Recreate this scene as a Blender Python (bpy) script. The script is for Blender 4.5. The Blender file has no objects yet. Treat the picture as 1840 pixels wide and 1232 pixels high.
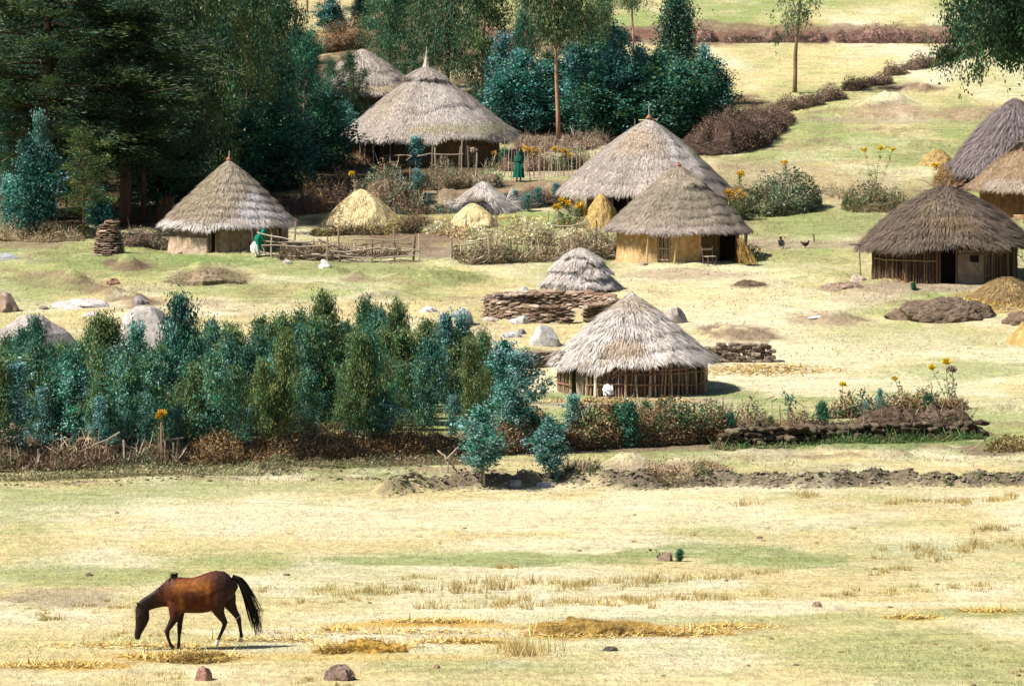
import bpy, math, random
import numpy as np
from mathutils import Vector, Matrix

random.seed(11)
rng = np.random.default_rng(11)
scene = bpy.context.scene
COL = scene.collection
PI = math.pi

# ------------------------------------------------------------------ camera, sky, sun, exposure
H = 12.1
FOC = 150.0
FPX = 1840 * FOC / 36.0
PITCH = math.radians(-4.3)
cam_d = bpy.data.cameras.new("camera"); cam = bpy.data.objects.new("camera", cam_d); COL.objects.link(cam)
cam.location = (0, 0, H); cam.rotation_euler = (math.radians(90) + PITCH, 0, 0)
cam_d.lens = FOC; cam_d.sensor_width = 36; cam_d.clip_start = 1.0; cam_d.clip_end = 8000
scene.camera = cam
SUN_EL = math.radians(50); SUN_AZ = math.atan2(-0.96, -0.28)      # from the left, a little behind the camera
sdir = Vector((math.sin(SUN_AZ) * math.cos(SUN_EL), math.cos(SUN_AZ) * math.cos(SUN_EL), math.sin(SUN_EL)))
world = bpy.data.worlds.new("World"); scene.world = world; world.use_nodes = True
wn = world.node_tree
bg = wn.nodes.get("Background") or wn.nodes.new("ShaderNodeBackground")
sky = wn.nodes.new("ShaderNodeTexSky"); sky.sky_type = 'NISHITA'; sky.sun_disc = False
sky.sun_elevation = SUN_EL; sky.sun_rotation = SUN_AZ
wn.links.new(sky.outputs[0], bg.inputs[0]); bg.inputs[1].default_value = 0.05
sun_d = bpy.data.lights.new("sun", 'SUN'); sun_d.energy = 5.0; sun_d.angle = math.radians(0.5); sun_d.color = (1, 0.94, 0.83)
sun = bpy.data.objects.new("sun", sun_d); COL.objects.link(sun)
sun.rotation_euler = sdir.to_track_quat('Z', 'Y').to_euler()
vs = scene.view_settings
vs.view_transform = 'Standard'; vs.look = 'None'; vs.gamma = 1; vs.use_curve_mapping = False; vs.exposure = 1.0
scene.cycles.max_bounces = 5; scene.cycles.diffuse_bounces = 1; scene.cycles.glossy_bounces = 2
scene.cycles.transmission_bounces = 2; scene.cycles.transparent_max_bounces = 4

# ------------------------------------------------------------------ helpers
def tag(o, label=None, cat=None, group=None, kind=None):
    if label: o["label"] = label
    if cat: o["category"] = cat
    if group: o["group"] = group
    if kind: o["kind"] = kind
    return o

def link(name, me, parent=None, loc=None, rot=None, scale=None):
    o = bpy.data.objects.new(name, me); COL.objects.link(o)
    if parent is not None: o.parent = parent
    if loc is not None: o.location = loc
    if rot is not None: o.rotation_euler = rot
    if scale is not None: o.scale = scale if hasattr(scale, '__len__') else (scale,) * 3
    return o

def empty(name, loc, rz=0, label=None, cat=None, group=None, scale=1):
    o = link(name, None, None, loc, (0, 0, rz), scale)
    o.empty_display_size = 0.3
    return tag(o, label, cat, group)

def mesh(name, v, faces, mat=None, col=None, smooth=False):
    """faces: list of int arrays (M,k)"""
    me = bpy.data.meshes.new(name)
    v = np.asarray(v, dtype=np.float32)
    me.vertices.add(len(v)); me.vertices.foreach_set("co", v.ravel())
    faces = [np.asarray(f, dtype=np.int32) for f in faces if len(f)]
    nl = sum(f.size for f in faces); npoly = sum(len(f) for f in faces)
    me.loops.add(nl); me.polygons.add(npoly)
    me.loops.foreach_set("vertex_index", np.concatenate([f.ravel() for f in faces]))
    tot = np.concatenate([np.full(len(f), f.shape[1], dtype=np.int32) for f in faces])
    st = np.zeros(npoly, dtype=np.int32); st[1:] = np.cumsum(tot)[:-1]
    me.polygons.foreach_set("loop_start", st)
    me.update(calc_edges=True)
    me.polygons.foreach_set("use_smooth", np.full(npoly, smooth, dtype=bool))
    if col is not None:
        a = me.color_attributes.new("col", 'FLOAT_COLOR', 'POINT')
        c = np.ones((len(v), 4), dtype=np.float32); c[:, :3] = np.clip(col, 0, 1)
        a.data.foreach_set("color", c.ravel())
    if mat: me.materials.append(mat)
    return me

class MB:
    def __init__(s): s.v = []; s.f = []; s.c = []; s.n = 0
    def add(s, v, faces, col):
        v = np.asarray(v, dtype=float).reshape(-1, 3)
        if not isinstance(faces, list): faces = [faces]
        for f in faces: s.f.append(np.asarray(f, dtype=np.int64) + s.n)
        c = np.asarray(col, dtype=float)
        if c.ndim == 1: c = np.tile(c, (len(v), 1))
        s.v.append(v); s.c.append(c); s.n += len(v)
    def me(s, name, mat, smooth=False):
        f3 = [f for f in s.f if f.shape[1] == 3]; f4 = [f for f in s.f if f.shape[1] == 4]
        fl = []
        if f3: fl.append(np.concatenate(f3))
        if f4: fl.append(np.concatenate(f4))
        return mesh(name, np.concatenate(s.v), fl, mat, np.concatenate(s.c), smooth)
    def build(s, name, mat, parent=None, smooth=False, loc=None, rot=None):
        return link(name, s.me(name, mat, smooth), parent, loc, rot)

def _h(ix, iy, seed):
    n = (ix.astype(np.int64) * 374761393 + iy.astype(np.int64) * 668265263 + seed * 982451653) & 0x7fffffff
    n = ((n ^ (n >> 13)) * 1274126177) & 0x7fffffff
    n = n ^ (n >> 16)
    return (n & 0xffff) / 65535.0
def vn(x, y, seed=0):
    x = np.asarray(x, float); y = np.asarray(y, float)
    ix = np.floor(x); iy = np.floor(y); fx = x - ix; fy = y - iy
    fx = fx * fx * (3 - 2 * fx); fy = fy * fy * (3 - 2 * fy)
    a = _h(ix, iy, seed); b = _h(ix + 1, iy, seed); c = _h(ix, iy + 1, seed); d = _h(ix + 1, iy + 1, seed)
    return a + (b - a) * fx + (c - a) * fy + (a - b - c + d) * fx * fy
def fbm(x, y, o=4, seed=0):
    s = 0; a = 0.5; t = 0
    for i in range(o):
        s = s + a * vn(x * 2 ** i, y * 2 ** i, seed + i * 17); t += a; a *= 0.5
    return s / t

def unit(a): return a / np.maximum(np.linalg.norm(a, axis=-1, keepdims=True), 1e-9)

def tube(mb, pts, rad, sides=6, col=(.2, .2, .2), cap=True):
    pts = np.asarray(pts, float); n = len(pts)
    rad = np.full(n, rad, float) if np.isscalar(rad) else np.asarray(rad, float)
    tg = unit(np.gradient(pts, axis=0))
    ref = np.array([0, 0, 1.0]) if abs(tg[0][2]) < 0.9 else np.array([1.0, 0, 0])
    s = unit(np.cross(tg, ref)); u = np.cross(s, tg)
    a = np.arange(sides) / sides * 2 * PI
    v = pts[:, None, :] + rad[:, None, None] * (np.cos(a)[None, :, None] * s[:, None, :] + np.sin(a)[None, :, None] * u[:, None, :])
    i = np.arange(n - 1)[:, None] * sides; j = np.arange(sides)[None, :]; k = (j + 1) % sides
    f = np.stack([i + j, i + k, i + sides + k, i + sides + j], -1).reshape(-1, 4)
    fl = [f]
    vv = v.reshape(-1, 3)
    if cap:
        vv = np.vstack([vv, pts[0], pts[-1]])
        j = np.arange(sides); k = (j + 1) % sides
        fl.append(np.stack([np.full(sides, n * sides), k, j], -1))
        fl.append(np.stack([np.full(sides, n * sides + 1), (n - 1) * sides + j, (n - 1) * sides + k], -1))
    c = np.asarray(col, float)
    if c.ndim == 2: c = np.vstack([np.repeat(c, sides, 0)] + ([c[:1], c[-1:]] if cap else []))
    mb.add(vv, fl, c)

def stick(mb, a, b, r0, r1, col, wob=0.03, sides=5, n=5):
    a = np.asarray(a, float); b = np.asarray(b, float)
    t = np.linspace(0, 1, n)[:, None]
    L = np.linalg.norm(b - a)
    p = a + (b - a) * t + np.cumsum(rng.normal(0, wob * L / n, (n, 3)), 0) * (t * (1 - t) * 4)
    tube(mb, p, np.linspace(r0, r1, n), sides, col)

def blades(mb, base, dirv, side, L, W, col):
    """thin tapering blades"""
    b = np.asarray(base); s = side * (np.asarray(W)[:, None] / 2); tip = b + dirv * np.asarray(L)[:, None]
    n = len(b)
    v = np.stack([b - s, b + s, tip], 1).reshape(-1, 3)
    f = np.arange(n * 3).reshape(-1, 3)
    mb.add(v, f, np.repeat(col, 3, 0))

def strips(mb, base, dirv, side, L, W, col, bend=None):
    b = np.asarray(base); s = side * (np.asarray(W)[:, None] / 2); m = b + dirv * np.asarray(L)[:, None] * .5
    tip = b + dirv * np.asarray(L)[:, None]
    if bend is not None: tip = tip + bend
    n = len(b)
    v = np.stack([b - s, b + s, m + s, m - s, tip], 1).reshape(-1, 3)
    i = np.arange(n)[:, None] * 5
    mb.add(v, [i + np.array([[0, 1, 2, 3]]), i + np.array([[3, 2, 4]])], np.repeat(col, 5, 0))

def leaves(mb, c, d, L, W, col):
    """diamond shaped leaves, lightly folded"""
    n = len(c)
    r = rng.normal(size=(n, 3)); s = unit(np.cross(d, r)); nn = np.cross(s, d)
    L = np.asarray(L)[:, None]; W = np.asarray(W)[:, None]
    v = np.stack([c, c + d * L * .45 + s * W * .5 + nn * W * .12, c + d * L, c + d * L * .45 - s * W * .5 + nn * W * .12], 1).reshape(-1, 3)
    f = np.arange(n * 4).reshape(-1, 4)
    mb.add(v, f, np.repeat(col, 4, 0))

def pick(pal, n, jit=.18):
    pal = np.asarray(pal, float)
    c = pal[rng.integers(0, len(pal), n)]
    return c * (1 + rng.normal(0, jit, (n, 1))).clip(.4, 1.8)

ICO = {}
def ico(sub):
    if sub not in ICO:
        import bmesh
        bm = bmesh.new(); bmesh.ops.create_icosphere(bm, subdivisions=sub, radius=1)
        v = np.array([x.co[:] for x in bm.verts]); f = np.array([[q.index for q in p.verts] for p in bm.faces]); bm.free()
        ICO[sub] = (v, f)
    return ICO[sub]
def blob(mb, c, size, col, sub=3, amp=.25, freq=1.6, seed=0, flat=None):
    v, f = ico(sub)
    d = 1 + amp * 2 * (fbm(v[:, 0] * freq + v[:, 2] * 1.3 + seed * 7.3, v[:, 1] * freq - v[:, 2] * .9 + seed * 3.1, 3, seed) - .5)
    w = v * d[:, None]
    if flat is not None: w[:, 2] = np.maximum(w[:, 2], flat)
    w = w * np.asarray(size)
    cc = np.asarray(col, float) * (0.8 + .45 * fbm(v[:, 0] * 3 + seed, v[:, 1] * 3 + v[:, 2] * 3, 3, seed + 5))[:, None]
    mb.add(w + np.asarray(c), f, cc)

def box(mb, c, s, col, jit=0, rz=0):
    x, y, z = s[0] / 2, s[1] / 2, s[2] / 2
    v = np.array([[-x, -y, -z], [x, -y, -z], [x, y, -z], [-x, y, -z], [-x, -y, z], [x, -y, z], [x, y, z], [-x, y, z]])
    if jit: v = v + rng.uniform(-jit, jit, v.shape)
    cs, sn = math.cos(rz), math.sin(rz)
    v = v @ np.array([[cs, sn, 0], [-sn, cs, 0], [0, 0, 1]]) + np.asarray(c)
    f = np.array([[0, 3, 2, 1], [4, 5, 6, 7], [0, 1, 5, 4], [1, 2, 6, 5], [2, 3, 7, 6], [3, 0, 4, 7]])
    mb.add(v, f, col)

# ------------------------------------------------------------------ materials
def nodes(m):
    m.use_nodes = True
    nt = m.node_tree; b = nt.nodes["Principled BSDF"]
    return nt, b, nt.nodes.new, nt.links.new
def mat_col(name, rough=.85, spec=.2, nscale=6.0, namt=.35, bump=.0, bscale=30.0, objrand=0.0, stretch=(1, 1, 1), transl=0.0):
    m = bpy.data.materials.new(name); nt, b, N, Lk = nodes(m)
    at = N("ShaderNodeAttribute"); at.attribute_name = "col"
    tc = N("ShaderNodeTexCoord"); mp = N("ShaderNodeMapping"); mp.inputs['Scale'].default_value = stretch
    Lk(tc.outputs['Object'], mp.inputs[0])
    no = N("ShaderNodeTexNoise"); no.inputs['Scale'].default_value = nscale; no.inputs['Detail'].default_value = 5
    Lk(mp.outputs[0], no.inputs['Vector'])
    mr = N("ShaderNodeMapRange"); mr.inputs[1].default_value = .3; mr.inputs[2].default_value = .7
    mr.inputs[3].default_value = 1 - namt; mr.inputs[4].default_value = 1 + namt
    Lk(no.outputs[0], mr.inputs[0])
    vm = N("ShaderNodeVectorMath"); vm.operation = 'SCALE'
    Lk(at.outputs['Color'], vm.inputs[0]); Lk(mr.outputs[0], vm.inputs['Scale'])
    src = vm.outputs[0]
    if objrand:
        oi = N("ShaderNodeObjectInfo"); hs = N("ShaderNodeHueSaturation")
        m1 = N("ShaderNodeMapRange"); m1.inputs[3].default_value = 1 - objrand; m1.inputs[4].default_value = 1 + objrand
        Lk(oi.outputs['Random'], m1.inputs[0]); Lk(m1.outputs[0], hs.inputs['Value'])
        mu = N("ShaderNodeMath"); mu.operation = 'MULTIPLY'; mu.inputs[1].default_value = 7.31
        fr = N("ShaderNodeMath"); fr.operation = 'FRACT'; Lk(oi.outputs['Random'], mu.inputs[0]); Lk(mu.outputs[0], fr.inputs[0])
        m2 = N("ShaderNodeMapRange"); m2.inputs[3].default_value = .5 - objrand * .09; m2.inputs[4].default_value = .5 + objrand * .09
        Lk(fr.outputs[0], m2.inputs[0]); Lk(m2.outputs[0], hs.inputs['Hue'])
        Lk(src, hs.inputs['Color']); src = hs.outputs[0]
    Lk(src, b.inputs['Base Color'])
    b.inputs['Roughness'].default_value = rough; b.inputs['Specular IOR Level'].default_value = spec
    if bump:
        n2 = N("ShaderNodeTexNoise"); n2.inputs['Scale'].default_value = bscale; n2.inputs['Detail'].default_value = 6
        Lk(mp.outputs[0], n2.inputs['Vector'])
        bp = N("ShaderNodeBump"); bp.inputs['Strength'].default_value = bump; bp.inputs['Distance'].default_value = .08
        Lk(n2.outputs[0], bp.inputs['Height']); Lk(bp.outputs[0], b.inputs['Normal'])
    if transl:
        tr = N("ShaderNodeBsdfTranslucent"); Lk(src, tr.inputs[0])
        mx = N("ShaderNodeMixShader"); mx.inputs[0].default_value = transl
        out = nt.nodes["Material Output"]
        Lk(b.outputs[0], mx.inputs[1]); Lk(tr.outputs[0], mx.inputs[2]); Lk(mx.outputs[0], out.inputs[0])
    return m
M_leaf = mat_col("foliage", .5, .35, 2.0, .2, objrand=.22, transl=.30)
M_bark = mat_col("bark", .9, .1, 8, .4, bump=.6, stretch=(4, 4, 1))
M_thatch = mat_col("thatch", .9, .1, 9, .35, bump=.5, bscale=40)
M_straw = mat_col("straw", .7, .2, 5, .2)
M_wood = mat_col("weathered_wood", .85, .15, 14, .4, bump=.4, stretch=(3, 3, 1), objrand=.3)
M_mud = mat_col("mud_plaster", .95, .08, 4, .3, bump=.7, bscale=14)
M_earth = mat_col("earth", .97, .05, 5, .45, bump=.8, bscale=12)
M_sod = mat_col("sod", .97, .05, 8, .4, bump=.8, bscale=20, objrand=.25)
M_slab = mat_col("dung_slab", .9, .12, 8, .3, bump=.5, objrand=.22)
M_rock = mat_col("rock", .88, .2, 5, .35, bump=.6, bscale=16)
M_brush = mat_col("brushwood", .9, .1, 5, .3)
M_cloth = mat_col("cloth", .85, .1, 12, .15)
M_skin = mat_col("skin", .55, .3, 8, .1)
M_grass = mat_col("grass_blades", .8, .1, 1.5, .2, transl=.15)
M_flower = mat_col("petals", .6, .2, 30, .2, transl=.2)
M_pot = mat_col("clay_pot", .7, .2, 10, .2)

# ------------------------------------------------------------------ terrain
PROF = [(1232, 76.5), (1165, 82.3), (1000, 102), (870, 120), (800, 132), (710, 160), (640, 170), (575, 181), (530, 189.5), (475, 202),
        (400, 217), (320, 233), (260, 246), (165, 265), (60, 287), (0, 300), (-150, 335)]
def ray_tan(py):
    return math.tan(PITCH + math.atan((616 - py) / FPX))
pY = np.array([p[1] for p in PROF]); pZ = np.array([H + p[1] * ray_tan(p[0]) for p in PROF])
pY = np.concatenate([[-400, 20, 60], pY, [400, 560, 900, 4000]]); pZ = np.concatenate([[1.5, 1.2, .75], pZ, [33, 55, 70, 80]])
_yy = np.linspace(-400, 4000, 22001); _zz = np.interp(_yy, pY, pZ)
_k = np.hanning(61); _k /= _k.sum(); _zz = np.convolve(np.pad(_zz, 30, mode='edge'), _k, 'valid')
def prof(y): return np.interp(y, _yy, _zz)

def dirpx(px, py):
    u = (px - 920) / FPX; v = (616 - py) / FPX
    return np.array([u, math.cos(PITCH) - v * math.sin(PITCH), math.sin(PITCH) + v * math.cos(PITCH)])
def W(px, py, Y):
    d = dirpx(px, py); t = Y / d[1]
    return np.array([d[0] * t, Y, H + d[2] * t])
def proj(x, y, z):
    dz = z - H; cp, sp = math.cos(PITCH), math.sin(PITCH)
    f = y * cp + dz * sp; u = -y * sp + dz * cp
    f = np.maximum(f, 1)
    return 920 + x / f * FPX, 616 - u / f * FPX
def S(Y): return FPX / Y
BUMPS = []      # x,y,rx,ry,rot,h,rough
BANKS = []      # pts(x,y), halfwidth, height, rough
FLATS = []
def base_h(x, y):
    z = prof(y) + .5 * (fbm(x / 23 + 5, y / 19, 2, 3) - .5) * np.clip((y - 60) / 60, 0, 1)
    return z
def segdist(x, y, pts):
    best = np.full(np.shape(x), 1e9)
    for (a, b) in zip(pts[:-1], pts[1:]):
        ax, ay = a[:2]; bx, by = b[:2]; L2 = (bx - ax) ** 2 + (by - ay) ** 2
        t = np.clip(((x - ax) * (bx - ax) + (y - ay) * (by - ay)) / L2, 0, 1)
        best = np.minimum(best, np.hypot(x - ax - t * (bx - ax), y - ay - t * (by - ay)))
    return best
def height(x, y):
    x = np.asarray(x, float); y = np.asarray(y, float)
    z = base_h(x, y)
    for (cx, cy, R, zf) in FLATS:
        w = np.clip(1.35 - np.hypot(x - cx, y - cy) / R, 0, .35) / .35; w = w * w * (3 - 2 * w)
        z = z * (1 - w) + zf * w
    rough = .05 * (fbm(x * .8, y * .8, 4, 9) - .5) + .03 * (fbm(x * 3, y * 3, 2, 19) - .5)
    for (cx, cy, rx, ry, ro, h, rg) in BUMPS:
        m = (np.abs(x - cx) < rx + ry + 1) & (np.abs(y - cy) < rx + ry + 1)
        if not m.any(): continue
        dx = (x - cx); dy = (y - cy); c, s = math.cos(ro), math.sin(ro)
        q = np.hypot((dx * c + dy * s) / rx, (-dx * s + dy * c) / ry) + .5 * (fbm(x * 1.1, y * 1.1, 3, 31) - .5)
        w = np.clip(1 - q, 0, 1); w = w * w * (3 - 2 * w)
        z = z + np.where(m, w * h * (1 + rg * 2 * (fbm(x * 2.5, y * 2.5, 3, 44) - .5)), 0)
    for (pts, hw, h, rg) in BANKS:
        q = segdist(x, y, pts) / hw + .7 * (fbm(x * .9, y * .9, 3, 37) - .5)
        w = np.clip(1.1 - q, 0, 1); w = w * w * (3 - 2 * w)
        z = z + w * h * (1 + rg * 1.3 * (fbm(x * 1.5, y * 1.5, 3, 51) - .5)) + np.clip(w * 3, 0, 1) * min(h, .3) * .9 * (fbm(x * 3.6, y * 3.6, 2, 53) - .5)
    rgh = np.clip((y - 176) / 12, 0, 1) * np.clip((275 - y) / 15, 0, 1)
    z = z + rgh * .34 * np.clip(fbm(x * .35 + 7, y * .55, 4, 67) - .5, 0, 1) * 2
    led = np.clip(1 - np.abs(y - 128) / 14, 0, 1) + .7 * np.clip(1 - np.abs(y - 232) / 30, 0, 1) + .5 * np.clip(1 - np.abs(y - 190) / 16, 0, 1)
    z = z + led * .16 * (fbm(x * .16 + 3, y * 1.3, 3, 63) - .5)
    return z + rough
def march(px, py, fn):
    d = dirpx(px, py)
    if fn is height:
        y0 = march(px, py, base_h); Y = np.linspace(max(66, y0 - 22), y0 + 6, 60)
    else: Y = np.linspace(66, 420, 900)
    t = Y / d[1]
    x = d[0] * t; z = H + d[2] * t
    g = fn(x, Y) - z
    k = np.argmax(g > 0)
    if k == 0: k = len(Y) - 1
    a = g[k - 1] / (g[k - 1] - g[k] + 1e-12); y = Y[k - 1] + a * (Y[k] - Y[k - 1])
    return y
def PB(px, py):
    y = march(px, py, base_h); w = W(px, py, y); return w
def P(px, py):
    y = march(px, py, height); w = W(px, py, y); return np.array([w[0], y, float(height(w[0], y))])
def gz(x, y): return float(height(x, y))
# ------------------------------------------------------------------ site plan: huts, mounds, banks
HUTS = {  # centre column, front foot row, wall half width, eave half width, eave row, apex row (all of the photograph)
    'stake': (1135, 713, 132, 141, 641, 524), 'ochre': (1218, 478, 111, 127, 412, 302), 'behind': (1166, 396, 112, 158, 345, 214),
    'far': (766, 300, 132, 159, 244, 120), 'hidden': (652, 215, 80, 105, 168, 88), 'left': (412, 458, 106, 120, 398, 287),
    'dark': (1697, 510, 130, 155, 437, 328), 'grey': (1822, 345, 85, 118, 300, 176), 'brown': (1858, 395, 98, 124, 336, 236),
    'tiny': (24, 838, 30, 42, 806, 760),
    'granary': (1043, 532, 48, 61, 516, 446)}
for k, (cx, bp, whw, ehw, ep, ap) in list(HUTS.items()):
    q = PB(cx, bp); s = S(q[1]); Rw = whw / s; Yc = q[1] + Rw; s = S(Yc)
    c = W(cx, bp, Yc); zf = q[2]
    HUTS[k] = dict(x=c[0], y=Yc, z=zf, Rw=whw / s, Re=ehw / s, ze=W(cx, ep, Yc)[2] - zf, za=W(cx, ap, Yc)[2] - zf)
    if k != 'granary': FLATS.append((c[0], Yc, whw / s * 1.15, zf))

def bump(px, py, rx, ry_m, h, rg=.5, rot=0):
    q = PB(px, py); BUMPS.append((q[0], q[1], rx / S(q[1]), ry_m, rot, h, rg))
def bank(pts, hw, h, rg=.4):
    BANKS.append(([tuple(PB(a, b)[:2]) for a, b in pts], hw, h, rg))
bump(370, 494, 78, 2.2, .55); bump(232, 480, 40, 1.4, .6); bump(120, 508, 62, 1.6, .55, rot=-.6); bump(200, 530, 40, 1.0, .5)
bump(240, 545, 45, 1.1, .5); bump(590, 492, 60, 2, .35); bump(780, 500, 110, 3, .5); bump(670, 535, 45, 1, .3)
bump(1318, 604, 85, 1.4, .45); bump(1500, 575, 70, 1.6, .35); bump(1250, 843, 75, .9, .45, .9); bump(1130, 835, 60, .9, .4, .9)
bump(1790, 805, 60, 1.1, .45); bump(1560, 820, 140, 1.2, .2); bump(1600, 188, 60, 1.3, .7); bump(1655, 165, 45, 1.2, .6); bump(1565, 196, 40, 1, .5)
bump(1290, 268, 110, 2.0, .8); bump(1500, 512, 45, 1.3, .35); bump(110, 425, 110, 2, .6); bump(470, 850, 130, .8, .25)
bump(1760, 210, 90, 1.6, .5); bump(640, 498, 30, .8, .4)
bank([(-60, 842), (120, 838), (300, 832), (480, 828), (700, 822), (850, 816), (960, 806)], 1.1, .62, .5)
bank([(700, 884), (800, 876), (900, 876), (1000, 868), (1140, 876), (1300, 868), (1440, 874), (1600, 868), (1700, 872), (1900, 866)], .62, .36, .6)
bank([(960, 806), (1100, 800), (1290, 792), (1500, 788), (1760, 782)], .7, .25, .5)
bank([(560, 378), (700, 372), (860, 372), (1000, 360)], 1.3, .8, .5)          # terrace edge below the far hut
bank([(880, 66), (1000, 70), (1200, 68), (1800, 72)], 1.0, .5, .5)
for (a, b, c, d, h) in [(560, 862, 860, 872, .1), (500, 850, 900, 848, .14), (0, 874, 420, 862, .1), (1330, 812, 1700, 806, .14), (1300, 828, 1620, 822, .12),
                        (1740, 744, 1900, 742, .3), (1680, 764, 1900, 768, .18), (1400, 205, 1700, 214, .25), (1450, 240, 1620, 236, .2), (1420, 258, 1500, 250, .2)]:
    bank([(a, b), (c, d)], .35, h, .8)

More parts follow.
